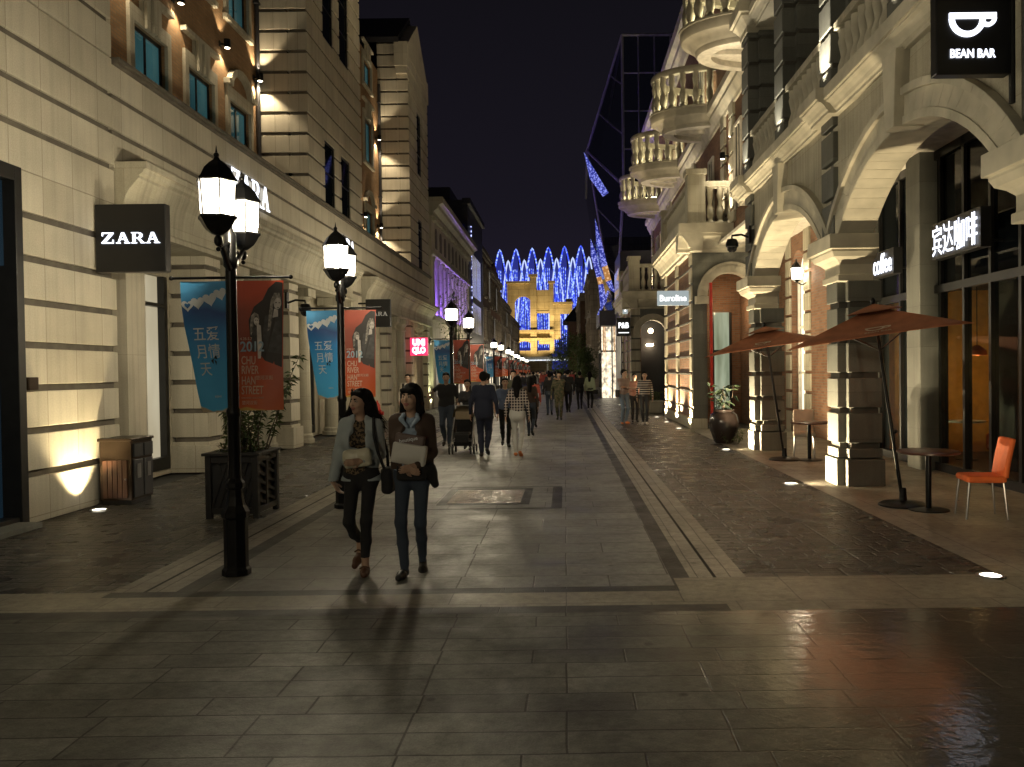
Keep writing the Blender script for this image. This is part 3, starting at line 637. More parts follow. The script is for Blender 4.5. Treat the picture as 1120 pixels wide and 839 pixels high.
# upper storey
a, b = MB(), MB(); courses(a, 4.95, 5.6, .5, 18.6, 5.88, 13.5, b); part('upper_wall', a, 'granite', AB, bevel=.01); part('upper_groove', b, 'groove_dark', AB)
PIL = [(4.3, 4.9), (7.0, 7.6), (9.75, 10.3), (12.45, 13.0), (15.15, 15.75), (18.0, 18.6)]
for y0, y1 in PIL:
    a, b = MB(), MB(); courses(a, XA + .02, XA + .9, y0, y1, 5.88, 9.15, b); courses(a, XA + .25, XA + .89, y0 - .14, y1 + .14, 5.88, 9.15, b)
    p_ = part('pilaster', a, 'granite', AB, bevel=.012); part('groove', b, 'groove_dark', p_)
    c = MB(); ring(c, XA + .02, XA + .9, y0, y1, [(-.03, 9.14), (.02, 9.15), (.02, 9.28), (.10, 9.40), (.16, 9.46), (.16, 9.52), (.22, 9.525), (.22, 9.78)]); part('capital', c, 'stone_fine', p_, bevel=.008)
c = MB(); c.prism([(XA + .25 + px, pz + 3.76) for px, pz in cpf], 'y', .5, 18.7); part('upper_cornice', c, 'stone_fine', AB, bevel=.006)
for (y0, _e), (y1, _f) in zip(PIL[:-1], PIL[1:]):
    w = MB(); ya, yb = _e + .45, y1 - .45
    w.box(4.90, 4.945, ya, ya + .12, 6.1, 8.6); w.box(4.90, 4.945, yb - .12, yb, 6.1, 8.6); w.box(4.90, 4.945, ya + .12, yb - .12, 8.45, 8.6); w.box(4.91, 4.94, (ya + yb) / 2 - .04, (ya + yb) / 2 + .04, 6.1, 8.45)
    w_ = part('window', w, 'white_plaster', AB); p_ = MB(); p_.box(4.92, 4.93, ya + .12, yb - .12, 6.1, 8.45); part('pane', p_, 'dark_glass', w_)
    rl = MB(); rl.box(XA + .08, XA + .30, _e, y1, 5.88, 5.96); rl.box(XA + .06, XA + .32, _e, y1, 6.86, 6.98); rl_ = part('balustrade', rl, 'sandstone', AB, bevel=.008)
    first = None; nb = max(2, int((y1 - _e) / .245))
    for i in range(nb):
        yy = _e + (y1 - _e) * (i + .5) / nb
        if first is None: first = part('baluster', baluster_mb(.88, .10), 'stone_fine', rl_, local=True, loc=Vector((XA + .19, yy, 5.96)) - worg(rl_))
        else: inst(first, rl_, Vector((XA + .19, yy, 5.96)) - worg(rl_))
for (y0, y1), pw in zip(PIL, (60, 60, 170, 700, 220, 220)):
    spot('spot', (XA - .20, (y0 + y1) / 2, 5.92), (XA - .0, (y0 + y1) / 2, 7.6), pw, (1, .88, .66), 56, .6, .03, AB)

# cafe front inside the arcade: glass wall, interior
CF = root('cafe_shopfront', 'dark framed glass cafe front under the arches', 'shop front', (6.35, 11.5, 0))
mull = [15.3, 14.45] + [13.66 - .8 * i for i in range(0, 12)]
f = MB()
for y in mull: f.box(6.30, 6.42, y - .035, y + .035, .1, 5.40)
f.box(6.29, 6.43, 4.8, 16.3, 3.0, 3.13); f.box(6.29, 6.43, 4.8, 16.3, 0, .14); f.box(6.30, 6.42, 4.8, 16.3, 5.25, 5.40); f.box(6.30, 6.42, 16.23, 16.3, .14, 5.4)
part('glazing_frame', f, 'dark_frame', CF)
p_ = MB(); p_.box(6.355, 6.365, 4.8, 16.23, .14, 3.0); part('pane', p_, 'clear_glass', CF)
p_ = MB(); p_.box(6.355, 6.365, 4.8, 16.23, 3.13, 5.25); part('upper_pane', p_, 'dark_glass', CF)
a = MB(); a.box(6.05, 6.5, 13.85, 14.4, 0, 5.40); a.box(6.05, 6.5, 16.3, 17.0, 0, 5.4); part('pier', a, 'granite', CF, bevel=.01)
a = MB(); a.box(9.0, 9.2, 4.8, 17, 0, 3.3); a.box(6.45, 9.0, 16.6, 16.8, 0, 3.3); part('back_wall', a, 'orange_wall', CF)
a = MB(); a.box(6.45, 9.2, 4.8, 16.8, 3.3, 3.4); a.box(6.45, 9.0, 4.7, 4.8, 0, 3.3); a.box(7.7, 7.9, 9.9, 10.6, 0, 3.29); a.box(7.4, 7.6, 13.3, 14.2, 0, 3.29); part('partition', a, 'interior_dark', CF)
a = MB(); a.box(6.45, 9.2, 4.8, 16.8, -.01, .012); part('inside_floor', a, 'interior_dark', CF)
for i, (y, z, w, h) in enumerate(((11.9, 2.1, .9, 1.0), (15.0, 2.3, .7, .5), (9.3, 2.0, .8, 1.0))):
    a = MB(); a.box(8.93, 8.997, y - w / 2, y + w / 2, z - h / 2, z + h / 2); pf = part('picture', a, 'dark_frame', CF)
    a = MB(); a.box(8.915, 8.93, y - w / 2 + .05, y + w / 2 - .05, z - h / 2 + .05, z + h / 2 - .05); part('print', a, ['photo_print', 'red_paint', 'photo_print'][i], pf)
for i, y in enumerate((15.2, 12.4, 10.6, 8.4)):
    a = MB(); a.box(8.2, 8.9, y - .7, y + .7, .12, .45); a.box(8.65, 8.92, y - .7, y + .7, .45, 1.05)
    s_ = root('cafe_sofa', ['orange sofa behind the glass at the far end of the cafe', 'orange sofa behind the glass beneath the dark portrait', 'orange sofa inside the cafe near the middle mullions', 'orange sofa inside the cafe nearest the hanging cup sign'][i], 'sofa', (8.5, y, 0), 0, 'sofas inside the cafe'); part('cushion', a, 'orange_fabric', s_, bevel=.05)
    for j, dy in enumerate((-.55, .55)):
        b = MB(); b.box(8.3, 8.85, y + dy - .04, y + dy + .04, .012, .12); part('leg', b, 'dark_frame', s_)
    t = root('cafe_table', ['small round table inside the cafe by the far orange sofa', 'small round table inside the cafe beneath the dark portrait', 'small round table inside the cafe near the middle mullions', 'small round table inside the cafe nearest the hanging cup sign'][i], 'table', (7.5, y, .012), 0, 'tables inside the cafe')
    b = MB(); b.lathe([(.33, .70), (.33, .73)], (7.5, y, .012), 20); part('table_top', b, 'white_plaster', t); b = MB(); b.lathe([(.2, 0), (.2, .02), (.03, .03), (.03, .70)], (7.5, y, .012), 14); part('pedestal', b, 'black_metal', t)
    b = MB(); b.lathe([(.04, 2.15), (.16, 2.05), (.17, 1.96), (.16, 1.96)], (7.7, y, 0), 16); l_ = root('pendant_lamp', ['pendant lamp inside the cafe above the far table', 'pendant lamp inside the cafe beneath the portrait wall', 'pendant lamp inside the cafe near the middle mullions', 'pendant lamp inside the cafe nearest the hanging cup sign'][i], 'lamp', (7.7, y, 1.96), 0, 'pendant lamps inside the cafe'); part('lamp_shade', b, 'orange_fabric', l_)
    b = MB(); b.tube([(7.7, y, 2.15), (7.7, y, 3.3)], .008, 6); part('cord', b, 'dark_frame', l_)
    b = MB(); b.ball((7.7, y, 2.02), .05); part('bulb', b, 'bulb_warm', l_)
    point('glow', (7.7, y, 1.92), 16, (1, .62, .25), .06, l_)
# signs on the cafe glass
def box_sign(name, label, x, y0, y1, z0, z1, body, size, sx=1.0, bold=0.0, mat='letter_white', depth=.16):
    s = root(name, label, 'sign', (x, (y0 + y1) / 2, (z0 + z1) / 2))
    b = MB(); b.box(x - depth, x, y0, y1, z0, z1); part('panel', b, 'dark_frame', s, bevel=.008)
    t = text(body, size, .004, sx, bold); xs = [v[0] for v in t.v]; w = max(xs) - min(xs); k = (y1 - y0) * .92 / w; m0 = min(xs)
    zs = [v[2] for v in t.v]; zc = (max(zs) + min(zs)) / 2
    t.xf(lambda px, py, pz: (x - depth - .022 + py, y1 - (y1 - y0) * .04 - (px - m0) * k, (z0 + z1) / 2 + pz - zc)); part('lettering', t, mat, s)
    b = MB(); b.tube([(x, y0 + .1, z0 + .1), (x + .25, y0 + .1, z0 + .1)], .02); b.tube([(x, y1 - .1, z0 + .1), (x + .25, y1 - .1, z0 + .1)], .02); part('bracket', b, 'dark_frame', s)
    return s
box_sign('shop_sign', 'white lit coffee lettering on black bar behind the second pier', 5.98, 14.38, 15.30, 3.42, 3.88, 'coffee', .50, 1, .006)
box_sign('shop_sign', 'white lit Chinese lettering on black bar over the cafe glass', 6.15, 11.7, 13.25, 3.48, 4.06, '宾达咖啡', .52, 1, .0)
# brick shop at the far end of the arcade
BS = root('brick_shop', 'brick shop front with tall bright arched window behind the arcade', 'shop front', (6.35, 20, 0))
a = MB(); a.box(6.35, 6.8, 17, 21.5, 0, 5.4); a.box(6.35, 6.8, 22.7, 24.1, 0, 5.4); a.box(6.35, 6.8, 21.5, 22.7, 0, .35)
n = 12; yc, rr = 22.1, .6
for i in range(n):
    t0, t1 = math.pi * i / n, math.pi * (i + 1) / n
    p, q = (yc - rr * math.cos(t0), 4.35 + rr * math.sin(t0)), (yc - rr * math.cos(t1), 4.35 + rr * math.sin(t1)); a.prism([p, q, (q[0], 5.4), (p[0], 5.4)], 'x', 6.35, 6.8)
part('brick_wall', a, 'brick_red', BS)
for qa in ((6.30, 6.4, 20.95, 21.46), (6.30, 6.4, 22.74, 23.2)): q = MB(); courses(q, *qa, 0, 5.4); part('quoin', q, 'sandstone', BS, bevel=.01)
w = MB(); w.box(6.5, 6.56, 21.5, 21.58, .35, 4.95); w.box(6.5, 6.56, 22.62, 22.7, .35, 4.95)
for zz in (.35, 1.6, 2.85, 4.1): w.box(6.5, 6.56, 21.58, 22.62, zz, zz + .06)
w_ = part('window', w, 'white_plaster', BS); p_ = MB(); p_.box(6.6, 6.62, 21.5, 22.7, .35, 4.95); part('pane', p_, 'bright_window', w_)
d = MB(); d.box(4.80, 4.88, 26.54, 26.62, 0, 3.6); d.box(5.37, 5.45, 26.54, 26.62, 0, 3.6); d.box(4.88, 5.37, 26.54, 26.62, 2.3, 2.38); d_ = part('door', d, 'dark_frame', BS); p_ = MB(); p_.box(4.88, 5.37, 26.57, 26.58, 0, 3.6); part('pane', p_, 'green_window', d_)
d = MB(); d.box(4.28, 4.36, 23.92, 24.02, 0, 4.3); part('red_post', d, 'red_paint', BS, bevel=.01)
point('glow', (5.0, 25.3, 3.7), 60, (1, .74, .42), .15, BS)
# ================================================================== RIGHT: brick balcony building
BB = root('brick_balcony_building', 'brick and stone building with round balconies stacked along the right side', 'building', (4, 32, 0))
def brick_block(x0, y0, y1, zc, name_bits=True):
    """street-side brick block with lit stone strips, cornice, roof terrace with balusters; y0 = near end"""
    a = MB(); a.box(x0 + .08, x0 + .5, y0 + .35, y1, 0, zc); part('brick_wall', a, 'brick_red', BB)
    st = MB(); n = 3
    for i in range(n):
        yy = y0 + .02 + (y1 - y0 - .5) * i / (n - 1); sq = MB(); courses(sq, x0, x0 + .45, yy, yy + .42, .3, zc); part('stone_strip', sq, 'sandstone', BB, bevel=.012)
    st.box(x0 - .04, x0 + .46, y0 - .02, y0 + .48, 0, .3); st.box(x0 - .03, x0 + .4, y0 + .5, y1, 0, .3)
    part('plinth', st, 'sandstone', BB, bevel=.012)
    g = MB()
    for k in range(9): g.box(x0 + .045, x0 + .3, y0 + .45, y1 - .05, .3 + GH * k + .24, .3 + GH * k + .29)
    part('band_course', g, 'groove_dark', BB)
    pf = [(0, zc), (-.05, zc), (-.05, zc + .10), (-.10, zc + .12), (-.18, zc + .28), (-.28, zc + .40), (-.34, zc + .44), (-.34, zc + .52), (-.40, zc + .52), (-.40, zc + .80), (.3, zc + .80), (.3, zc)]
    c = MB(); c.prism([(x0 + px, pz) for px, pz in pf], 'y', y0 - .385, y1 + .3)
    c.prism([(y0 + px, pz - .003) for px, pz in pf], 'x', x0 - .39, x0 + 2.3)
    c.box(x0 + .3, 4.95, y0 + .3, y1 + .3, zc + .5, zc + .79); part('cornice', c, 'stone_fine', BB, bevel=.008)
    zt = zc + .80
    r_ = MB(); r_.box(x0 - .05, x0 + .30, y0 + .5, y1, zt, zt + .10); r_.box(x0 - .06, x0 + .31, y0 + .5, y1, zt + 1.15, zt + 1.30)
    r_.box(x0 + .45, x0 + 2.2, y0 + .02, y0 + .36, zt, zt + .10); r_.box(x0 + .45, x0 + 2.2, y0 + .01, y0 + .37, zt + 1.15, zt + 1.30)
    for yy in (y0, y1 - .3): r_.box(x0 - .07, x0 + .45, yy, yy + .5, zt, zt + 1.5); r_.box(x0 - .12, x0 + .50, yy - .05, yy + .55, zt + 1.5, zt + 1.66); r_.box(x0 - .10, x0 + .48, yy - .03, yy + .53, zt, zt + .12)
    bl = part('balustrade', r_, 'sandstone', BB, bevel=.01); w0 = worg(bl); first = None
    pos = [(x0 + .12, y0 + .75 + .33 * i) for i in range(int((y1 - y0 - 1.2) / .33))] + [(x0 + .62 + .3 * i, y0 + .19) for i in range(5)]
    for px, py in pos:
        if first is None: first = part('baluster', baluster_mb(1.05, .10), 'stone_fine', bl, local=True, loc=Vector((px, py, zt + .10)) - w0)
        else: inst(first, bl, Vector((px, py, zt + .10)) - w0)
brick_block(3.75, 24.05, 30.6, 5.20)
brick_block(3.10, 38.0, 44.0, 4.60)
# near end wall facing down the street, with a round arch leading behind the block
a = MB(); a.box(3.80, 4.22, 24.06, 24.4, 0, 5.2); a.box(5.62, 6.35, 24.06, 24.4, 0, 5.2); n = 18
for i in range(n):
    t0, t1 = math.pi * i / n, math.pi * (i + 1) / n; p, q = (4.92 - .70 * math.cos(t0), 3.92 + .70 * math.sin(t0)), (4.92 - .70 * math.cos(t1), 3.92 + .70 * math.sin(t1)); a.prism([p, q, (q[0], 5.2), (p[0], 5.2)], 'y', 24.06, 24.4)
part('end_wall', a, 'granite', BB)
a = MB()
for i in range(n):
    t0, t1 = math.pi * i / n, math.pi * (i + 1) / n; P = lambda r, t: (4.92 - r * math.cos(t), 3.92 + r * math.sin(t)); a.prism([P(.69, t0), P(.69, t1), P(.90, t1), P(.90, t0)], 'y', 23.98, 24.41); a.prism([P(.90, t0), P(.90, t1), P(.99, t1), P(.99, t0)], 'y', 23.93, 24.3)
a.box(3.86, 4.26, 23.96, 24.2, 3.68, 3.91); part('arch_ring', a, 'stone_fine', BB, bevel=.008)
a = MB(); a.box(4.2, 4.80, 26.6, 26.8, 0, 5.2); a.box(5.45, 6.4, 26.6, 26.8, 0, 5.2); a.box(4.80, 5.45, 26.6, 26.8, 3.6, 5.2); a.box(5.75, 5.95, 24.4, 26.6, 0, 5.2); part('back_wall', a, 'brick_red', BB)
# end wall of the second block with an arched doorway, seen up the street
a = MB(); a.box(3.12, 3.5, 38.06, 38.35, 0, 4.6); a.box(4.75, 6, 38.06, 38.35, 0, 4.6); n = 14
for i in range(n):
    t0, t1 = math.pi * i / n, math.pi * (i + 1) / n; p, q = (4.12 - .62 * math.cos(t0), 3.45 + .62 * math.sin(t0)), (4.12 - .62 * math.cos(t1), 3.45 + .62 * math.sin(t1)); a.prism([p, q, (q[0], 4.6), (p[0], 4.6)], 'y', 38.06, 38.35)
part('end_wall', a, 'granite', BB)
a = MB()
for i in range(n):
    t0, t1 = math.pi * i / n, math.pi * (i + 1) / n; P = lambda r, t: (4.12 - r * math.cos(t), 3.45 + r * math.sin(t)); a.prism([P(.62, t0), P(.62, t1), P(.92, t1), P(.92, t0)], 'y', 37.94, 38.36)
a.box(3.2, 3.5, 37.95, 38.1, 3.25, 3.45); part('arch_ring', a, 'stone_fine', BB, bevel=.008)
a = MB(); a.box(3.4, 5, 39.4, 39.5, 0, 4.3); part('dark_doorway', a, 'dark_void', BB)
a = MB(); a.box(3.95, 4.25, 38.9, 39.39, 2.9, 3.0); a.ball((4.1, 38.7, 3.6), .12); part('doorway_lamp', a, 'bulb_warm', BB)
point('glow', (4.1, 38.5, 3.7), 26, (1, .85, .6), .1, BB)
# upper wall behind the terraces
XU = 4.95
a = MB(); a.box(XU, XU + .6, 18.62, 46, 5.5, 14.1)
part('upper_wall', a, 'brick_red', BB)
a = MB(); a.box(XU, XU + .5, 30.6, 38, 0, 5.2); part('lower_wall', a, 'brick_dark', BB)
for yy in (18.7, 23.3, 24.6, 30.2, 31.0, 37.0, 38.0, 44.6): q = MB(); courses(q, XU - .08, XU + .2, yy, yy + .6, 6.0, 9.5); part('quoin', q, 'sandstone', BB, bevel=.012); spot('spot', (XU - .35, yy + .3, 6.1), (XU - .05, yy + .3, 8.6), 200, (1, .84, .58), 75, .6, .03, BB)
c = MB(); pf = [(0, 9.35), (-.06, 9.35), (-.08, 9.45), (-.16, 9.58), (-.22, 9.7), (-.22, 9.8), (-.32, 9.88), (-.32, 10.1), (.2, 10.1), (.2, 9.35)]
c.prism([(XU + px, pz) for px, pz in pf], 'y', 18.62, 46); part('string_course', c, 'stone_fine', BB, bevel=.008)
c = MB(); pf = [(0, 13.9), (-.1, 13.9), (-.2, 14.1), (-.35, 14.2), (-.35, 14.4), (-.55, 14.5), (-.55, 14.9), (.6, 14.9), (.6, 13.9)]
c.prism([(XU + px, pz) for px, pz in pf], 'y', 18.62, 46); part('top_cornice', c, 'stone_fine', BB, bevel=.008)
for i, yy in enumerate((21.0, 22.4, 26.6, 28.2, 33.2, 35.2, 40.4, 42.2)):
    for z0, z1 in ((6.3, 8.7), (10.6, 12.8)):
        f = MB(); f.box(XU - .06, XU + .02, yy, yy + .1, z0, z1); f.box(XU - .06, XU + .02, yy + .8, yy + .9, z0, z1); f.box(XU - .06, XU + .02, yy + .1, yy + .8, z1 - .1, z1); f.box(XU - .05, XU + .0, yy + .43, yy + .47, z0, z1 - .1)
        w_ = part('window', f, 'white_plaster', BB); p_ = MB(); p_.box(XU - .02, XU - .01, yy + .1, yy + .8, z0, z1 - .1); part('pane', p_, 'warm_window' if (i + (z0 > 9)) % 3 == 0 else 'dark_glass', w_)
for i, yy in enumerate((20.5, 27.3, 34.2, 41.3)):
    cx = XU; KX = (.92, .94, 1, 1)[i]; h0, h1 = math.pi / 2, 3 * math.pi / 2
    EL = lambda mb: mb.xf(lambda x, y, z: (cx + (x - cx) * KX, yy + (y - yy) * .62, z - .28))
    s = MB()
    s.lathe([(1.66, 9.86), (1.70, 9.90), (1.72, 9.98), (1.80, 10.02), (1.86, 10.10), (1.95, 10.17), (2.08, 10.19), (2.12, 10.24), (2.12, 10.42), (2.16, 10.43), (2.16, 10.48), (.02, 10.48)], (cx, yy, 0), 48, h0, h1)
    b = part('balcony', EL(s), 'balcony_stone', BB)
    s = MB(); s.lathe([(.02, 10.0), (1.28, 10.0), (1.28, 9.86), (1.66, 9.86)], (cx, yy, 0), 48, h0, h1); s.box(cx - 1.25, cx, yy - .14, yy + .14, 9.88, 9.995); part('soffit', EL(s), 'white_plaster', b)
    rl = MB(); rl.lathe([(1.82, 11.56), (2.06, 11.56), (2.08, 11.60), (2.08, 11.70), (2.04, 11.76), (1.82, 11.76), (1.82, 11.56)], (cx, yy, 0), 48, h0, h1); part('rail', EL(rl), 'balcony_stone', b)
    bm = baluster_mb(1.06, .105); w0 = worg(b); first = None
    for k in range(13):
        t = h0 + math.pi * (k + .5) / 13; loc = Vector((cx + 1.95 * KX * math.cos(t), yy + 1.21 * math.sin(t), 10.22)) - w0
        if first is None and i == 0: BAL = first = part('baluster', bm, 'balcony_stone', b, local=True, loc=loc)
        else: inst(BAL, b, loc)
    ls = MB(); ls.lathe([(1.62, 10.49), (1.74, 10.49), (1.74, 10.54), (1.62, 10.54), (1.62, 10.49)], (cx, yy, 0), 30, h0 + .12, h1 - .12); part('light_strip', EL(ls), 'balcony_led', b)
for yy, lb in ((23.95, 'small bright wall lamp on the upper brick wall above the near terrace'), (30.9, 'small added wall lamp farther along the upper brick wall over the terrace')): wall_lamp(XU - .08, yy, 8.0, lb, 'small lamps on the upper brick wall', (1, .86, .6), 120, True, -1)  # farther lamp is added to strengthen reflections in the wet paving

# ================================================================== RIGHT: faceted glass building
GB = root('glass_building', 'dark faceted glass building with blue light bands jutting over the street', 'building', (5, 58, 0))
def px(x, y, Y): k = Y / 890; return ((x - 618) * k, Y, 1.78 + (405 - y) * k)
def fx(x, y, z): return (x, y, z)
A, B, Bq = (3.9, 52, 23.0), (9, 52, 23.0), (9, 52, 4.5)
Epk, Gp, Hp = (1.72, 56, 16.8), (2.75, 55, 12.2), (3.2, 55, 6.5)
Gq = (3.9, 52, 13.5)
vs = [A, B, (9, 52, 13.5), Gq, Epk, (3.6, 56.5, 5.0), (9, 56.5, 5.0), (3.9, 70, 23.0), (9, 70, 23), (9, 70, 4), (2.0, 70, 16.5), (3.6, 70, 5)]
fs = [(0, 3, 2, 1), (0, 4, 3), (4, 5, 3), (3, 5, 6, 2), (0, 7, 10, 4), (4, 10, 11, 5), (0, 1, 8, 7), (5, 11, 9, 6), (7, 8, 9, 11, 10), (1, 2, 6, 9, 8)]
m = MB().add(vs, fs); part('glass_skin', m, 'prism_glass', GB)
m = MB()
for i, j in ((0, 1), (0, 3), (0, 4), (4, 3), (4, 5), (3, 2), (3, 5), (4, 10), (5, 6), (0, 7)): m.tube([vs[i], vs[j]], .10, 6)
for t in (.2, .4, .6, .8): m.tube([(A[0] + 5.1 * t, 51.97, 23), (A[0] + 5.1 * t, 51.97, 13.5)], .05, 4)
for zz in (15.8, 18.2, 20.6): m.tube([(3.9, 51.97, zz), (9, 51.97, zz)], .05, 4)
for t in (.33, .66):
    m.tube([tuple(Vector(A).lerp(Vector(Epk), t)), tuple(Vector(A).lerp(Vector(Gq), t))], .05, 4)
    m.tube([tuple(Vector(Epk).lerp(Vector((3.6, 56.5, 5)), t)), tuple(Vector(Gq).lerp(Vector((3.6, 56.5, 5)), t))], .05, 4)
part('mullion', m, 'steel_dull', GB)
def band(pts, Y, w, mat, dy=.12):
    b = MB(); v = [px(x, y, Y) for x, y in pts]; b.prism([(p[0], p[2]) for p in v], 'y', Y, Y + dy); return part('light_band', b, mat, GB)
band([(642, 168), (649, 180), (668, 212), (662, 216), (648, 196)], 51.3, 1, 'blue_led')
band([(653, 240), (659, 262), (666, 291), (660, 293), (654, 262)], 51.0, 1, 'blue_led'); band([(660, 293), (666, 291), (670, 307), (664, 309)], 51.0, 1, 'amber_led'); band([(664, 309), (670, 307), (674, 321), (669, 318)], 51.0, 1, 'blue_led')
band([(648, 262), (654, 278), (659, 303), (654, 304), (648, 280)], 51.02, 1, 'blue_led'); band([(654, 304), (659, 303), (661, 311), (656, 312)], 51.02, 1, 'amber_led'); band([(656, 312), (661, 311), (665, 330), (658, 340)], 51.02, 1, 'blue_led')
band([(666, 318), (668, 320), (657, 345), (654, 345)], 51.04, 1, 'blue_led')
m = MB(); m.prism([(px(667, 318, 51)[0], px(0, 320, 51)[2]), (px(655, 340, 51)[0], px(0, 340, 51)[2]), (px(678, 340, 51)[0], px(0, 340, 51)[2])], 'y', 51.2, 53.5); part('glass_gable', m, 'prism_glass', GB)
m = MB(); m.box(2.2, 4.2, 51.0, 56, 4.55, 5.5); part('canopy', m, 'dark_cladding', GB)
m = MB()
for x in (2.25, 2.95, 3.6, 4.15): m.box(x, x + .07, 51.2, 51.3, 0, 4.55)
m.box(2.25, 4.2, 51.21, 51.29, 2.9, 3.0); part('door_frame', m, 'dark_frame', GB)
m = MB(); m.box(2.3, 4.2, 51.5, 51.52, 0, 4.5); part('glass_door', m, 'shop_glow', GB)
m = MB()
for x in (2.42, 2.52, 3.1, 3.9): m.box(x, x + .06, 51.1, 51.16, 2.9, 4.5)
part('light_strip', m, 'amber_led', GB)
m = MB(); m.box(3.2, 9, 46.1, 51, 0, 8.5); part('lower_wall', m, 'dark_cladding', GB)
m = MB(); m.box(3.14, 3.19, 46.6, 50.4, 5.2, 7.6); part('lit_panel', m, 'dim_window', GB)

# ================================================================== generic street house
def house(name, label, side, y0, y1, x, z, mat, floors, lit=(), ww=1.0, parapet=.5, gable=None, seed=0, glow='warm_window', shop='shop_glow'):
    """side -1: wall faces +x; +1: wall faces -x"""
    rnd = random.Random(seed); h = root(name, label, 'building', (x, (y0 + y1) / 2, 0))
    d = -side; xb = x + side * 6
    a = MB(); a.box(x, xb, y0, y1, 0, z); w = part('wall', a, mat, h)
    c = MB(); c.box(x + d * .30, xb, y0 - .06, y1 + .06, z, z + .22); c.box(x + d * .18, xb, y0 - .03, y1 + .03, z - .3, z); c.box(x + d * .05, xb, y0, y1, z + .22, z + .22 + parapet); c.box(x + d * .14, x, y0, y1, 3.9, 4.2)
    part('cornice', c, 'far_stone' if mat != 'dark_cladding' else 'dark_cladding', h)
    if gable:
        g = MB(); g.prism([(y0, z + .2), (y1, z + .2), ((y0 + y1) / 2, gable)], 'x', x, xb); part('gable', g, mat, h)
    n = max(1, int((y1 - y0) / 2.6)); fh = (z - 4.4) / max(1, floors); k = 0
    for fl in range(floors):
        for i in range(n):
            yc_ = y0 + (y1 - y0) * (i + .5) / n; z0 = 4.6 + fh * fl; z1 = z0 + fh * .68
            f = MB(); f.box(x, x + d * .14, yc_ - ww / 2 - .14, yc_ - ww / 2, z0 - .1, z1 + .12); f.box(x, x + d * .14, yc_ + ww / 2, yc_ + ww / 2 + .14, z0 - .1, z1 + .12); f.box(x, x + d * .18, yc_ - ww / 2 - .2, yc_ + ww / 2 + .2, z1, z1 + .2); f.box(x, x + d * .2, yc_ - ww / 2 - .2, yc_ + ww / 2 + .2, z0 - .14, z0)
            f.box(x, x + d * .06, yc_ - .03, yc_ + .03, z0, z1)
            wn = part('window', f, 'far_stone', h); p_ = MB(); p_.box(x + d * .01, x + d * .03, yc_ - ww / 2, yc_ + ww / 2, z0, z1)
            part('pane', p_, glow if k in lit else 'dark_glass', wn); k += 1
    for i in range(n):
        yc_ = y0 + (y1 - y0) * (i + .5) / n; f = MB(); ws_ = (y1 - y0) / n * .36
        f.box(x, x + d * .12, yc_ - ws_ - .1, yc_ - ws_, 0, 3.4); f.box(x, x + d * .12, yc_ + ws_, yc_ + ws_ + .1, 0, 3.4); f.box(x, x + d * .14, yc_ - ws_ - .1, yc_ + ws_ + .1, 3.4, 3.7)
        wn = part('shop_window', f, 'dark_frame', h); p_ = MB(); p_.box(x + d * .01, x + d * .03, yc_ - ws_, yc_ + ws_, .3, 3.4); part('pane', p_, shop if rnd.random() < .75 else 'dim_window', wn)
    return h
# ------------------------------------------------------------------ LEFT, beyond the towers: purple colonnade building
PB = root('colonnade_building', 'cream building with violet lit columns along its upper floor', 'building', (XL, 48, 0))
a = MB(); a.box(XL - 5, XL, 40.2, 56, 7.75, 9.7); a.box(XL - 5, XL, 40.2, 56, 0, 4.4); a.box(XL - 5, XL - .9, 40.2, 56, 4.4, 7.75); a.box(XL - .9, XL, 40.2, 40.6, 4.4, 7.75); a.box(XL - .9, XL, 55.6, 56, 4.4, 7.75)
part('wall', a, 'limestone_plain', PB)
c = MB(); pf = [(0, 9.5), (.1, 9.5), (.15, 9.7), (.35, 9.85), (.4, 10.0), (.6, 10.1), (.6, 10.4), (-1, 10.4), (-1, 9.5)]
c.prism([(XL + px_, pz) for px_, pz in pf], 'y', 40.15, 56.05); c.box(XL, XL + .15, 40.2, 56, 4.35, 4.6); c.box(XL, XL + .12, 40.2, 56, 7.6, 7.78)
for i in range(26): yy = 40.5 + i * .6; c.box(XL, XL + .2, yy, yy + .25, 9.3, 9.52)
part('cornice', c, 'sandstone', PB)
for i in range(10):
    yy = 41.2 + i * 1.55; c = MB(); c.lathe([(.24, 4.45), (.2, 4.6), (.17, 7.3), (.26, 7.5), (.26, 7.6)], (XL - .2, yy, 0), 12); part('column', c, 'sandstone', PB)
    n_ = MB(); n_.prism([(yy + .45 + .34 * math.cos(t), 8.75 + .34 * math.sin(t)) for t in np.linspace(0, math.pi, 9)] + [(yy + .11, 8.05), (yy + .79, 8.05)], 'x', XL + .004, XL + .03); part('niche', n_, 'groove_stone', PB)
    if i < 9:
        l_ = MB(); l_.box(XL - .5, XL - .3, yy + .35, yy + 1.2, 4.41, 4.47); part('light_strip', l_, 'violet_lamp', PB)
        p_ = MB(); p_.box(XL, XL + .03, yy - .3, yy + .85, .5, 3.3); part('shop_window', p_, 'shop_glow' if i % 3 else 'dim_window', PB)
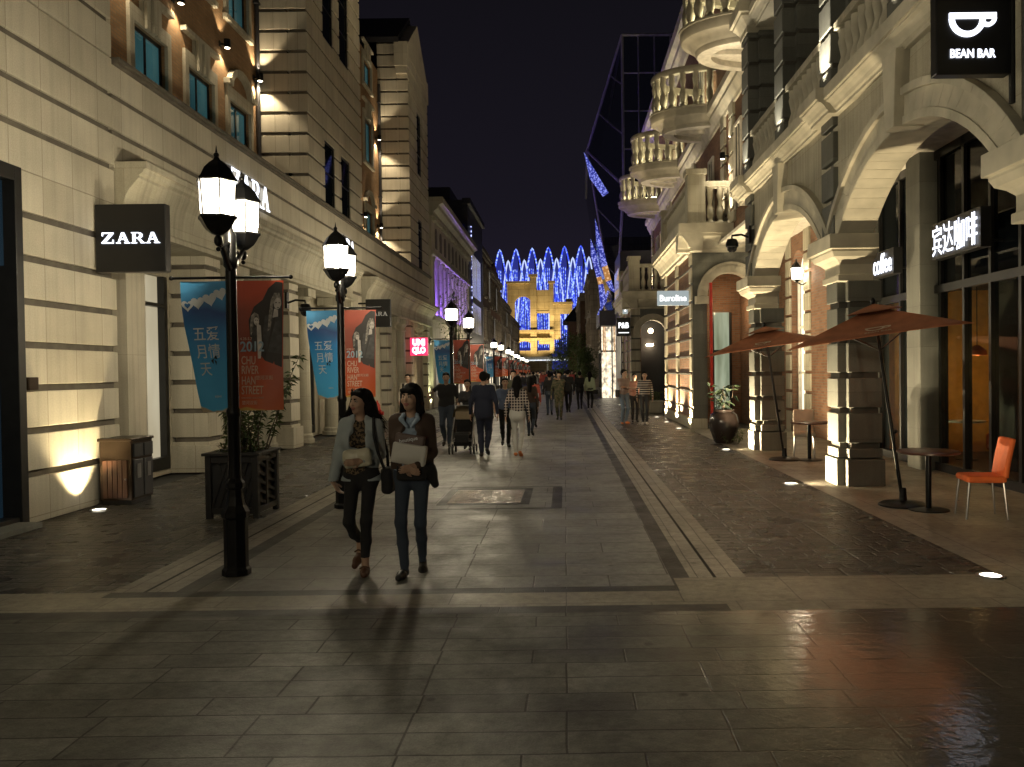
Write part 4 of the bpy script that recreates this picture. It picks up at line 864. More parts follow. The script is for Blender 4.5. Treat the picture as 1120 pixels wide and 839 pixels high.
# dark block with LED strands
DB = root('dark_block', 'dark tall block with thin coloured light strings and pale lit panels', 'building', (XL, 61, 0))
a = MB(); a.box(XL - 8, XL - .05, 56.1, 66, 0, 13.6); a.box(XL - 8, XL - 1.2, 55.8, 66, 13.6, 14.4); a.box(XL - .4, XL + .15, 56.0, 66, 13.3, 13.7); part('wall', a, 'dark_cladding', DB)
for i, (x, z0, z1) in enumerate(((-7.65, 10.6, 11.8), (-7.2, 10.5, 11.9), (-6.85, 10.0, 11.9))):
    s = MB(); s.box(x, x + .05, 56.02, 56.09, z0, z1); part('light_string', s, 'led_mix', DB)
s = MB(); s.box(XL + .0, XL + .06, 57.4, 57.5, 5.0, 12.0); part('light_string', s, 'led_mix', DB)
for y0, z0, z1 in ((57.8, 7.2, 10.2), (57.8, 4.6, 6.7)):
    p_ = MB(); p_.box(XL - .04, XL, y0, y0 + 2.9, z0, z1); part('lit_panel', p_, 'dim_window', DB)
    p_ = MB(); p_.box(XL - .04, XL, y0 + 3.2, y0 + 6, z0, z1); part('lit_panel', p_, 'dim_window', DB)
HL = [('brick_house', 'dark brick house beyond the dark block with one lit tall window', 66.2, 76, -6.9, 11.8, 'brick_dark', 2, (3, 0, 5)), ('brick_house', 'dark brick house with arched gable farther along the left row', 76.2, 90, -7.0, 11.0, 'brick_red', 2, (1, 7)),
      ('stone_house', 'grey stone house near the far end of the left row', 90.3, 108, -7.2, 9.6, 'far_stone', 2, (2, 5, 9)), ('stone_house', 'last pale house of the left row before the lit arches', 108.4, 136, -7.6, 9.0, 'far_stone', 2, (0, 4, 12))]
for i, (nm, lb, y0, y1, x, z, m_, fl, lit) in enumerate(HL): house(nm, lb, -1, y0, y1, x, z, m_, fl, lit, glow='white_window', seed=i, gable=(z + 1.8 if i == 1 else None))
HR = [('stone_house', 'grey stone house just beyond the glass building', 70.5, 84, 3.6, 12.5, 'far_stone', 3, (1, 3, 4, 6, 9, 12)), ('stone_house', 'pale stone house with lit upper windows on the far right row', 84.4, 100, 2.7, 11.5, 'far_stone', 2, (0, 2, 3, 5, 8, 10)),
      ('brick_house', 'dark brick house near the far end of the right row', 100.5, 124, 2.0, 10.6, 'brick_dark', 2, (1, 3, 6, 8, 11))]
for i, (nm, lb, y0, y1, x, z, m_, fl, lit) in enumerate(HR): house(nm, lb, 1, y0, y1, x, z, m_, fl, lit, seed=20 + i)
tr = root('turret_house', 'dark turret house with steep roof by the yellow lit facade', 'building', (3, 132, 0))
a = MB(); a.box(.6, 8, 128, 138, 0, 9.5); part('wall', a, 'brick_dark', tr); a = MB(); a.add([(-.2, 127.4, 9.4), (8.4, 127.4, 9.4), (8.4, 138.5, 9.4), (-.2, 138.5, 9.4), (4.2, 133, 15)], [(0, 1, 4), (1, 2, 4), (2, 3, 4), (3, 0, 4), (3, 2, 1, 0)]); part('roof', a, 'slate', tr)

# ================================================================== far end: yellow lit stone screen and blue light arches
YF = 150.0; kf = YF / 890
YS_ = root('stone_gateway', 'yellow floodlit stone gateway with arched openings closing the street', 'building', (-4, YF, 0))
def yb(x0, x1, ya, yb_, d0=0, d1=1.6, mb=None): mb.box((x0 - 618) * kf, (x1 - 618) * kf, YF + d0, YF + d1, 1.78 + (405 - yb_) * kf, 1.78 + (405 - ya) * kf)
a = MB()
for x0, x1, y0, y1, d in ((581, 588, 301, 387, -.5), (602, 607, 309, 387, -.4), (588, 602, 317, 341, 0), (607, 627, 332, 343, .01), (620, 627, 327, 332, -.2), (556, 581, 309, 322, 0), (556, 564, 322, 387, 0), (564, 604, 362, 372, .02), (606.5, 614, 343, 362, .1), (607, 614, 362, 371, .02), (590, 604, 372, 376, .03), (588, 604, 340, 342, -.1), (556, 604, 383, 406, .04)):
    yb(x0, x1, y0, y1, d, 1.6 - d * .1, a)
def yarch(cx, r, yspring, ytop):
    n = 10
    for i in range(n):
        t0, t1 = math.pi * i / n, math.pi * (i + 1) / n
        P = lambda t: ((cx - r * math.cos(t) - 618) * kf, 1.78 + (405 - yspring + r * .85 * math.sin(t)) * kf)
        p, q = P(t0), P(t1); zt_ = 1.78 + (405 - ytop) * kf; a.prism([p, q, (q[0], zt_), (p[0], zt_)], 'y', YF + .05, YF + 1.5)
yarch(573, 9, 331, 322); yarch(574, 10, 381, 370.5)
part('wall', a, 'yellow_stone', YS_)
a = MB()
for x0, x1, y0, y1 in ((555, 582, 307.5, 310), (579.5, 589.5, 300, 303), (600.5, 608.5, 307.5, 310), (606, 628, 330.5, 333), (562, 606, 360.5, 363), (562, 604, 369.5, 371)): yb(x0, x1, y0, y1, -.8, 0, a)
part('moulding', a, 'yellow_stone', YS_)
for x, y, z, p_ in ((-8.6, YF - 4, 4, 2400), (-6, YF - 5, 3.5, 3000), (-2.6, YF - 4, 4, 2600), (.5, YF - 4, 5, 1800), (-6, YF - 3, 9.6, 900), (-2, YF - 3, 9.6, 900)): spot('spot', (x, y, z), (x * .9, YF + .5, z + 8), p_ * .8, (1, .72, .33), 100, .7, .3, YS_)
m = MB(); m.box(-11, 1.5, YF - 14, YF - 6, 3.6, 4.0); m.box(-11, 1.5, YF - 14.1, YF - 14, 3.4, 4.1)
for x in (-10, -6.5, -3, .5): m.box(x, x + .25, YF - 13.8, YF - 13.5, 0, 3.6)
cp_ = root('street_canopy', 'white canopy across the far end of the street below the gateway', 'canopy', (-4, YF - 10, 0)); part('roof_slab', m, 'canopy_white', cp_)
m = MB(); m.box(-10.5, 1.2, YF - 14.2, YF - 14.12, 3.45, 3.6); part('light_strip', m, 'white_window', cp_)
LA = root('light_arches', 'blue curtain of arched light strings above the yellow gateway', 'light show', (-4, 170, 0)); kl = 170 / 890
def LP(x, y): return ((x - 618) * kl, 1.78 + (405 - y) * kl)
top = []
for i in range(12):
    tall = i % 2 == 0; cx = 547 + i * 8.8; pk = (273.5 - i * .35) if tall else (285 - i * .3); hw = 12.5 if tall else 9.5
    nb_ = 22; pts = []
    for j in range(nb_ + 1):
        s = -1 + 2 * j / nb_; pts.append((*LP(cx + 2 + hw * s * (1.0 if abs(s) < .99 else 1.02), pk + 78 * (abs(s) ** 1.55)),))
    m = MB(); m.tube([(p[0], 170 - (.9 if tall else .3), p[1]) for p in pts], .15, 5, smooth=False); part('light_string', m, 'led_white' if not tall else 'led_blue', LA)
    top += [LP(cx - 4.4, pk + 14), LP(cx, pk + 2), LP(cx + 3, pk + 3)]
    for q in (-3.4, -1.4, .6, 2.6):
        x, z = LP(cx + q, 0)[0], LP(0, pk + 22)[1]; m = MB(); m.box(x - .07, x + .07, 169.4, 169.55, LP(0, 380)[1], z); part('light_string', m, 'led_blue', LA)
m = MB(); xs = [p[0] for p in top]; m.prism([(min(xs), 2.0)] + [(x + i * 1e-3, z) for i, (x, z) in enumerate(sorted(top))] + [(max(xs) + .05, 2.0)], 'y', 170.2, 170.5); part('blue_glow_panel', m, 'blue_glow_fill', LA)  # emissive panel added; stands in for the blue glow between the strings
# ================================================================== street lamps
def street_lamp(x, y, label, first=None):
    if first is not None: return dup(first, (x, y, 0), 0, label)
    r_ = root('street_lamp', label, 'lamp', (0, 0, 0), 0, 'double lantern street lamps along the left kerb')
    b = MB(); b.lathe([(.125, 0), (.125, .05), (.105, .07), (.105, .50), (.12, .52), (.12, .56), (.085, .62), (.07, .70), (.068, .76), (.085, .78), (.085, .82), (.058, .86)], seg=8, smooth=False, rot=R(22.5)); part('base', b, 'black_metal', r_, local=True, bevel=.006)
    b = MB(); b.lathe([(.056, .86), (.052, 1.4), (.062, 1.42), (.062, 1.46), (.048, 1.49), (.046, 2.72), (.062, 2.74), (.062, 2.80), (.05, 2.82), (.05, 3.02), (.03, 3.06), (.02, 3.12)], seg=14); part('pole', b, 'black_metal', r_, local=True)
    b = MB(); b.tube([(-.52, 0, 2.64), (.52, 0, 2.64)], .012); b.ball((-.53, 0, 2.64), .02); b.ball((.53, 0, 2.64), .02); part('banner_rod', b, 'black_metal', r_, local=True)
    for s in (-1, 1):
        dx, dy = .06 * -s + .01, .42 * s
        pts = []
        for i in range(11):
            t = i / 10; pts.append((dx * t, dy * (t ** .8), 2.70 + .12 * math.sin(t * math.pi * .9) + .22 * t ** 3))
        b = MB(); b.tube(pts, [.028 - .008 * i / 10 for i in range(11)], 8)
        b.tube([(0, 0, 2.95), (dx * .4, dy * .45, 2.90), (dx * .85, dy * .85, 2.86)], .012, 6); b.ball((dx * .98, dy * .98, 2.90), (.035, .035, .05)); b.ball((dx * .98, dy * .98, 2.83), .02)
        part('arm', b, 'black_metal', r_, local=True)
        c = (dx, dy, 0); ln = MB()
        ln.lathe([(.03, 2.945), (.055, 2.955), (.10, 2.99), (.128, 3.03), (.148, 3.065), (.165, 3.08), (.165, 3.10), (.14, 3.105)], c, 6, smooth=False); ln.lathe([(.17, 3.385), (.175, 3.40), (.15, 3.43), (.12, 3.49), (.07, 3.54), (.03, 3.57), (.018, 3.60)], c, 6, smooth=False)
        ln.ball((dx, dy, 3.61), .024); ln.tube([(dx, dy, 3.60), (dx, dy, 3.69)], [.014, .002], 6)
        for k in range(6):
            t = math.pi / 3 * k; ln.tube([(dx + .139 * math.cos(t), dy + .139 * math.sin(t), 3.10), (dx + .160 * math.cos(t), dy + .160 * math.sin(t), 3.39)], .006, 4)
        lo = part('lantern', ln, 'black_metal', r_, local=True)
        point('bulb_light', (dx, dy, 3.22), LAMP_W, (1.0, .865, .60), .07, r_)
        g = MB(); v = []
        for rr_, z in ((.134, 3.105), (.155, 3.385)):
            for k in range(6): t = math.pi / 3 * k; v.append((dx + rr_ * math.cos(t), dy + rr_ * math.sin(t), z))
        g.add(v, [(k, (k + 1) % 6, 6 + (k + 1) % 6, 6 + k) for k in range(6)]); part('glass', g, 'lantern_glass', lo, local=True)
    r_.location = (x, y, 0); return r_
def lantern_glass():
    m, n, l, p = NM('lantern_glass'); t = _n(n, 'ShaderNodeBsdfTransparent'); e_ = _n(n, 'ShaderNodeEmission'); a = _n(n, 'ShaderNodeAddShader')
    e_.inputs[0].default_value = (1, .90, .74, 1); e_.inputs[1].default_value = 2.6; l.new(t.outputs[0], a.inputs[0]); l.new(e_.outputs[0], a.inputs[1]); l.new(a.outputs[0], n['Material Output'].inputs[0]); MATS['lantern_glass'] = m
lantern_glass()
LAMP_W = 150
LPS = [(-2.95, 7.23), (-2.95, 10.75), (-2.96, 21.3), (-2.96, 25.1), (-4.0, 46), (-4.0, 51), (-4.3, 62), (-4.4, 67), (-4.8, 80), (-4.9, 85), (-5.2, 99), (-5.3, 104), (-5.6, 118), (-5.7, 123), (-2.96, -3.3), (-2.96, -6.8)]
LBL = ['nearest double lantern lamp post beside the lattice planter', 'second double lantern lamp post behind the woman in the grey jacket', 'double lantern lamp post beyond the red square sign with blue banner', 'double lantern lamp post beyond the red square sign with no blue banner'] + ['far double lantern lamp post in the glowing row before the yellow gateway'] * 10 + ['double lantern lamp post out of frame behind the viewer'] * 2
LAMP0 = None
for (x, y), lb in zip(LPS, LBL):
    l_ = street_lamp(x, y, lb, LAMP0)
    if LAMP0 is None: LAMP0 = l_
# ================================================================== banners on the lamp posts
def cloth_mat(name, kind):
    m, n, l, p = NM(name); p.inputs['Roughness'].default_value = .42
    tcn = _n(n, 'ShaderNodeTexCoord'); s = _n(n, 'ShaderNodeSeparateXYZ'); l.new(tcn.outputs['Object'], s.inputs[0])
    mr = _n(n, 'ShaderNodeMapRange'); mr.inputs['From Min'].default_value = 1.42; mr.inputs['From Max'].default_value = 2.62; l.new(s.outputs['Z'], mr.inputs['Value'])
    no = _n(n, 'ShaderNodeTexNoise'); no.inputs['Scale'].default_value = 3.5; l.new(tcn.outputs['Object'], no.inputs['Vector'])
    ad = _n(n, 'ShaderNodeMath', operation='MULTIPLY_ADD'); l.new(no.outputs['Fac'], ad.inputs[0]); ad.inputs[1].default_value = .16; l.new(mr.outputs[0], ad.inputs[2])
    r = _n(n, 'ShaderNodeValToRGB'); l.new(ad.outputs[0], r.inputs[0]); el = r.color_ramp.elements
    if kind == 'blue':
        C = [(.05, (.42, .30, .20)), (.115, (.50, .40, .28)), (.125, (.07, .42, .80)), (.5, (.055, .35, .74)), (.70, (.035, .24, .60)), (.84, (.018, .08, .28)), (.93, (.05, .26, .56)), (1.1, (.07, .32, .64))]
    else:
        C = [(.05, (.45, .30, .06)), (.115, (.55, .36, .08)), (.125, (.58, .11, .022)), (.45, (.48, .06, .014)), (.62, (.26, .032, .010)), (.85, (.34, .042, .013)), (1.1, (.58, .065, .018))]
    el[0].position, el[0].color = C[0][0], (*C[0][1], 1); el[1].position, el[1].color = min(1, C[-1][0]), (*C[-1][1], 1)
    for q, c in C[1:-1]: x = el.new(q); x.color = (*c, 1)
    l.new(r.outputs[0], p.inputs['Base Color']); MATS[name] = m
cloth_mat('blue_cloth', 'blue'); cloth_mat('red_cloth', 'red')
plain('print_white', (.62, .66, .70), .5, var=.1); plain('print_pale', (.62, .46, .36), .5, var=.1); plain('print_black', (.018, .012, .012), .5); plain('print_dress', (.045, .042, .045), .5, var=.5, nscale=14); plain('print_skin', (.62, .57, .54), .5, var=.2, nscale=14); plain('print_hair', (.26, .235, .21), .5, var=.6, nscale=30)
plain('print_steel', (.30, .42, .52), .5)
def bl_blue(x, y, z):      # x outward from the pole (negative side), twisting towards its foot
    v = (2.61 - z) / 1.16; u = -x - .05; th = R(36) * max(0, v) ** 1.2
    return (-.05 - u * math.cos(th) + .015 * v, u * math.sin(th) * .9 + .015 * math.sin(v * 9 + u * 6) + y, z - .03 * v * u)
def bl_red(x, y, z):
    v = (2.61 - z) / 1.16; u = x - .05
    return (.05 + u * (1 - .06 * v), .02 * math.sin(u * 9 + v * 3) * v + y + .03 * u * v, z)
def cloth(x0, x1, z0, z1, fn, nx=10, nz=26):
    mb = MB(); v = []
    for sgn in (-1, 1):
        for j in range(nz + 1):
            for i in range(nx + 1): v.append(fn(x0 + (x1 - x0) * i / nx, sgn * .0012, z0 + (z1 - z0) * j / nz))
    k = (nx + 1) * (nz + 1); f = []
    for j in range(nz):
        for i in range(nx):
            a = j * (nx + 1) + i; f.append((a, a + 1, a + nx + 2, a + nx + 1)); f.append((k + a, k + a + nx + 1, k + a + nx + 2, k + a + 1))
    mb.add(v, f, True); return mb
def flat(polys, yo=-.004, d=.0016):
    mb = MB()
    for k, pl in enumerate(polys): mb.prism(pl, 'y', yo - d - k * .00012, yo)
    return mb
def at(mb, x, z, yo=-.004): return mb.xf(lambda a, b, c: (a + x, b + yo, c + z))
def heart(cx, cz, s, rot=0, hollow=False):
    P = []
    for i in range(20):
        t = 2 * math.pi * i / 20; a, b = s * .062 * 16 * math.sin(t) ** 3, s * .062 * (13 * math.cos(t) - 5 * math.cos(2 * t) - 2 * math.cos(3 * t) - math.cos(4 * t))
        P.append((cx + a * math.cos(rot) - b * math.sin(rot), cz + a * math.sin(rot) + b * math.cos(rot)))
    return P
def subdiv(mb):
    return mb
def blue_banner(label, group='blue banners on the lamp posts'):
    r_ = root('hanging_banner', label, 'banner', (0, 0, 0), 0, group)
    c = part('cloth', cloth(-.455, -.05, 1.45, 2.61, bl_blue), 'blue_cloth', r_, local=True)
    hs = [heart(-.40, 2.40, .055), heart(-.31, 2.425, .06, .1), heart(-.20, 2.455, .065, .2), heart(-.105, 2.50, .06, .25)]
    part('heart_garland', flat(hs).xf(bl_blue), 'print_white', c, local=True); part('heart_hole', flat([heart(-.40, 2.40, .027)], -.0062).xf(bl_blue), 'blue_cloth', c, local=True)
    for ch, x, z in (('爱', -.25, 2.10), ('情', -.25, 1.945), ('五', -.385, 2.10), ('月', -.385, 1.945), ('天', -.375, 1.79)):
        part('lettering', at(text(ch, .135, .0006, 1, .0008), x, z).xf(bl_blue), 'print_white', c, local=True)
    part('small_print', at(text('BEIJING', .026, .0006), -.24, 1.58).xf(bl_blue), 'print_white', c, local=True)
    part('butterfly', flat([[(-.20, 1.93), (-.17, 1.96), (-.16, 1.92)], [(-.20, 1.93), (-.235, 1.91), (-.21, 1.88)], [(-.195, 1.92), (-.17, 1.90), (-.18, 1.87)]]).xf(bl_blue), 'dark_frame', c, local=True)
    return r_
def red_banner(label, group='red banners on the lamp posts'):
    r_ = root('hanging_banner', label, 'banner', (0, 0, 0), 0, group)
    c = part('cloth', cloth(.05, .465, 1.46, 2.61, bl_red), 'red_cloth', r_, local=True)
    part('dark_print', flat([[(.22, 2.0), (.30, 1.90), (.455, 1.84), (.458, 2.59), (.40, 2.60), (.33, 2.54), (.28, 2.44), (.20, 2.38), (.15, 2.26), (.16, 2.12)]], -.0032).xf(bl_red), 'print_black', c, local=True)
    # two standing women printed in grey: hair, face, neck, clothes
    E = lambda cx, cz, a, b, n=16, t=0: [(cx + a * math.cos(2 * math.pi * i / n) * math.cos(t) - b * math.sin(2 * math.pi * i / n) * math.sin(t), cz + a * math.cos(2 * math.pi * i / n) * math.sin(t) + b * math.sin(2 * math.pi * i / n) * math.cos(t)) for i in range(n)]
    part('printed_hair', flat([[(.335, 2.30), (.355, 2.44), (.385, 2.50), (.43, 2.50), (.445, 2.44), (.44, 2.36), (.40, 2.44), (.375, 2.40), (.365, 2.28), (.35, 2.18), (.325, 2.16)], [(.165, 2.22), (.175, 2.30), (.205, 2.33), (.24, 2.31), (.25, 2.26), (.215, 2.30), (.195, 2.26), (.19, 2.16), (.17, 2.12)]], -.0050).xf(bl_red), 'print_hair', c, local=True)
    part('printed_face', flat([E(.415, 2.405, .033, .05, 16, -.1), E(.222, 2.25, .024, .036, 14, .1), [(.385, 2.36), (.42, 2.35), (.42, 2.29), (.37, 2.28)], [(.225, 2.235), (.262, 2.21), (.272, 2.05), (.262, 1.92), (.235, 1.92), (.228, 2.1)]], -.0056).xf(bl_red), 'print_skin', c, local=True)
    part('printed_features', flat([[(.395, 2.415), (.41, 2.418), (.41, 2.410), (.395, 2.408)], [(.425, 2.415), (.44, 2.413), (.44, 2.406), (.425, 2.408)], [(.41, 2.372), (.43, 2.372), (.428, 2.366), (.412, 2.366)], [(.21, 2.262), (.22, 2.264), (.22, 2.258), (.21, 2.256)], [(.228, 2.262), (.238, 2.26), (.238, 2.255), (.228, 2.257)], [(.215, 2.228), (.232, 2.228), (.23, 2.223), (.217, 2.223)]], -.0074).xf(bl_red), 'print_black', c, local=True)
    part('printed_dress', flat([[(.30, 2.30), (.36, 2.32), (.44, 2.28), (.452, 2.1), (.45, 1.96), (.30, 1.98), (.28, 2.14)], [(.17, 2.18), (.215, 2.2), (.24, 2.12), (.22, 1.98), (.18, 1.98)]], -.0044).xf(bl_red), 'print_dress', c, local=True)
    part('lettering', at(text('2012', .125, .0006, .9, .0022), .07, 1.985, -.0080).xf(bl_red), 'print_steel', c, local=True)
    part('lettering', at(text('4.28-5.7', .034, .0006), .07, 2.085, -.0080).xf(bl_red), 'print_pale', c, local=True)
    for t, z in (('CHU', 1.87), ('RIVER', 1.785), ('HAN', 1.69), ('STREET', 1.605)): part('lettering', at(text(t, .105, .0006, .62, .0008), .075, z, -.0062).xf(bl_red), 'print_pale', c, local=True)
    part('lettering', at(text('楚河汉街', .040, .0006, 1.0), .215, 1.735, -.0062).xf(bl_red), 'print_pale', c, local=True)
    part('small_print', at(text('CHU RIVER HAN STREET', .020, .0006), .075, 1.565, -.0062).xf(bl_red), 'print_pale', c, local=True); part('small_print', at(text('楚河汉街', .038, .0006), .08, 1.515, -.0062).xf(bl_red), 'print_pale', c, local=True)
    return r_
bb0 = blue_banner('blue banner with white heart garland on the nearest lamp post, twisted at its foot'); rb0 = red_banner('red banner with two printed women on the nearest lamp post')
for o_b in (bb0, rb0): o_b.location = (-2.95, 7.23, 0)
dup(bb0, (-2.95, 10.75, 0), 0, 'blue banner with white heart garland on the second lamp post'); dup(rb0, (-2.95, 10.75, 0), 0, 'red banner with two printed women on the second lamp post')
dup(bb0, (-2.96, 21.3, 0), 0, 'blue banner on the lamp post just beyond the red square sign'); dup(rb0, (-2.96, 21.3, 0), 0, 'red banner on the lamp post just beyond the red square sign')
dup(rb0, (-2.96, 25.1, 0), 0, 'red banner hanging alone on the fourth lamp post')
dup(bb0, (-4.0, 46, 0), 0, 'farthest blue banner hanging among the red ones'); dup(rb0, (-4.0, 46, 0), 0, 'red banner paired with the farthest blue banner')
for (x, y) in LPS[5:14]:
    dup(rb0, (x, y, 0), 0, 'far red banner in the row of red under the distant lamps')
    dup(rb0, (x - .52, y, 0), 0, 'far red banner in the row of red under the distant lamps')

# ================================================================== shop signs
def projecting_sign(name, label, x0, x1, y, z0, z1, face='sign_black', d=.14, wall=None, cat='sign'):
    r_ = root(name, label, cat, ((x0 + x1) / 2, y, (z0 + z1) / 2))
    b = MB(); b.box(x0, x1, y, y + d, z0, z1); part('panel', b, face, r_, bevel=.012)
    if wall is not None:
        b = MB(); xx = x0 if wall < x0 else x1
        for zz in (z0 + .12, z1 - .12): b.box(min(wall, xx), max(wall, xx), y + .04, y + .10, zz - .025, zz + .025)
        part('bracket', b, 'black_metal', r_)
    return r_
def center(mb, x, z, y, w=None):
    xs = [v[0] for v in mb.v]; zs = [v[2] for v in mb.v]; k = 1 if w is None else w / (max(xs) - min(xs)); cx, cz = (max(xs) + min(xs)) / 2, (max(zs) + min(zs)) / 2
    return mb.xf(lambda a, b, c: (x + (a - cx) * k, y + b, z + (c - cz)))
s = projecting_sign('shop_sign', 'large black square sign with white serif lettering beside the nearest lamp post', -6.48, -5.50, 11.3, 3.22, 4.16, wall=None)
mb, _w = serif_word('ZARA', .15, d=.02); part('lettering', center(mb, -5.98, 3.69, 11.287, .80), 'letter_white', s)
s = projecting_sign('shop_sign', 'smaller black sign with dim serif lettering behind the second red banner', -5.97, -5.22, 24.5, 3.15, 3.99, wall=-6.2)
mb, _w = serif_word('ZARA', .12, d=.02); part('lettering', center(mb, -5.6, 3.55, 24.487, .58), 'letter_dim', s)
s = projecting_sign('shop_sign', 'small glowing red square sign with white letters on the left facade', -6.45, -5.72, 34.0, 2.48, 3.22, 'red_sign')
part('lettering', center(text('UNI', .34, .012, 1, .022), -6.085, 3.03, 33.985, .52), 'letter_white', s); part('lettering', center(text('QLO', .34, .012, 1, .022), -6.085, 2.68, 33.985, .56), 'letter_white', s)
s = projecting_sign('shop_sign', 'black hanging square sign with white cup symbol above the first arch', 3.31, 3.97, 7.22, 4.345, 5.3, wall=None, d=.12)
b = MB(); b.tube([(4.00, 7.26, 4.1), (4.00, 7.26, 6.2)], .028); b.box(3.97, 4.0, 7.24, 7.30, 4.95, 4.99); b.box(3.97, 4.0, 7.24, 7.30, 4.50, 4.54); part('bracket', b, 'dark_frame', s)
def arcband(cx, cz, r0, r1, a0, a1, n=18, ky=1.0): return [[(cx + r0 * math.cos(p), cz + ky * r0 * math.sin(p)), (cx + r1 * math.cos(p), cz + ky * r1 * math.sin(p)), (cx + r1 * math.cos(q), cz + ky * r1 * math.sin(q)), (cx + r0 * math.cos(q), cz + ky * r0 * math.sin(q))] for p, q in ((a0 + (a1 - a0) * i / n, a0 + (a1 - a0) * (i + 1) / n) for i in range(n))]
def cup_polys(cx, cz, s):
    P = arcband(cx - .055 * s, cz, .128 * s, .182 * s, math.pi, 2 * math.pi)
    P += [[(cx - .235 * s, cz + .055 * s), (cx + .235 * s, cz + .055 * s), (cx + .235 * s, cz), (cx - .235 * s, cz)]]
    P += arcband(cx + .150 * s, cz + .004 * s, .048 * s, .086 * s, -math.pi * .72, 0, 12)
    return P
mb = MB()
for k, pl in enumerate(cup_polys(3.63, 4.83, .88)): mb.prism(pl, 'y', 7.205 - .0001 * k, 7.223)
part('cup_symbol', mb, 'letter_white', s); part('lettering', center(text('BEAN BAR', .105, .002, 1, .0025), 3.63, 4.525, 7.21, .40), 'letter_white', s)
s = projecting_sign('light_box', 'pale glowing light box sign on the brick corner by the round arch', 2.80, 3.74, 24.4, 3.68, 4.12, 'light_box', d=.1)
part('lettering', center(text('Buroline', .26, .008, 1, .006), 3.27, 3.90, 24.388, .80), 'letter_glow', s)
s = projecting_sign('shop_sign', 'small black sign with white letters on the second brick block', 2.42, 3.06, 37.6, 3.32, 4.18)
part('lettering', center(text('P&B', .36, .01, 1, .012), 2.74, 3.82, 37.585, .48), 'letter_glow', s); b = MB(); b.box(2.5, 2.98, 37.58, 37.6, 3.46, 3.50); part('underline', b, 'letter_glow', s)
s = projecting_sign('light_box', 'tiny pale blue light box above the small black sign', 2.78, 3.02, 38.6, 4.42, 4.98, 'light_box')
b = MB(); b.box(2.86, 2.94, 38.585, 38.6, 4.52, 4.88); part('lettering', b, 'letter_glow', s)

# ================================================================== ground uplights
UP = []
def ground_light(x, y, label, to=None, pw=0, col=(1, .80, .48), ang=95, blend=.35, first=[None]):
    if first[0] is None:
        r_ = root('ground_light', label, 'lamp', (0, 0, 0), 0, 'round uplights set in the paving')
        b = MB(); b.lathe([(.085, .002), (.115, .006), (.115, .012), (.088, .014)], seg=24, cap=False); part('rim', b, 'steel', r_, local=True)
        b = MB(); b.lathe([(.086, .009), (.002, .009)], seg=24, cap=False); part('lens', b, 'uplight_lens', r_, local=True); first[0] = r_; r_.location = (x, y, 0)
    else: r_ = dup(first[0], (x, y, 0), 0, label)
    if to is not None: UP.append((r_, x, y, to, pw, col, ang, blend))
    return r_
ground_light(-6.22, 10.80, 'round uplight in the paving by the litter bin', (-6.37, 10.78, .6), 430, (1, .80, .46), 86, .75)
ground_light(3.56, 6.82, 'large round uplight in the pale band at the near right corner', (3.9, 7.0, 1), 120, ang=150)
ground_light(3.42, 12.4, 'round uplight in front of the nearest arcade pier', (4.06, 12.4, 1.0), 1100, ang=140)
ground_light(3.5, 17.75, 'round uplight before the second arcade pier near the potted plant', (4.06, 17.75, 1.0), 1700, ang=140)
for yy, lb in ((24.25, 'nearest of the three uplights along the brick block'), (27.2, 'middle of the three uplights along the brick block'), (30.1, 'farthest of the three uplights along the brick block')): ground_light(3.38, yy, lb, (3.72, yy, 1.3), 1500, ang=120)
ground_light(-6.15, 25.55, 'round uplight at the foot of the plain pier behind the red hydrant', (-6.45, 25.55, 1.0), 200, (1, .82, .5))
ground_light(-6.0, 39.1, 'round uplight at the last grooved pier of the stone shops', (-6.42, 39.1, 1.4), 300, (.95, 1, .55))
ground_light(-6.2, 34.95, 'round uplight beside the pier below the red square sign', (-6.45, 34.95, 1.0), 160)
ground_light(2.75, 38.2, 'round uplight at the second brick block near corner', (3.06, 38.2, 1.2), 160); ground_light(2.75, 41, 'round uplight along the second brick block', (3.06, 41, 1.2), 160)
for r_, x, y, to, pw, col, ang, bl in UP: spot('spot', (x, y, .03), to, pw, col, ang, bl, .04, r_)

# ================================================================== street furniture
r_ = root('litter_bin', 'metal and wood litter bin against the floodlit stone wall', 'bin', (-6.2, 11.4, 0))
b = MB(); b.box(-6.42, -5.98, 11.18, 11.75, .06, .90); b.box(-6.44, -5.96, 11.16, 11.77, .88, .92); part('body', b, 'bronze', r_, bevel=.008)
b = MB()
for i in range(5): b.box(-6.37 + i * .068, -6.37 + i * .068 + .062, 11.16, 11.178, .10, .62)
part('wood_panel', b, 'bin_wood', r_, bevel=.004)
b = MB()
for y0, y1 in ((11.22, 11.45), (11.49, 11.72)): b.box(-5.979, -5.955, y0, y1, .66, .84)
part('slot', b, 'dark_void', r_)
b = MB()
for y0, y1 in ((11.22, 11.45), (11.49, 11.72)): b.box(-5.979, -5.96, y0, y1, .10, .62)
part('door_panel', b, 'dark_cladding', r_, bevel=.004)
b = MB()
for y0, y1 in ((11.29, 11.38), (11.56, 11.65)): b.box(-5.959, -5.952, y0, y1, .36, .56)
part('sticker', b, 'steel', r_); b = MB(); b.box(-6.4, -6.0, 11.2, 11.73, 0, .06); part('base', b, 'dark_frame', r_); b = MB(); b.ball((-6.05, 11.15, .36), .014); part('lock', b, 'steel', r_)

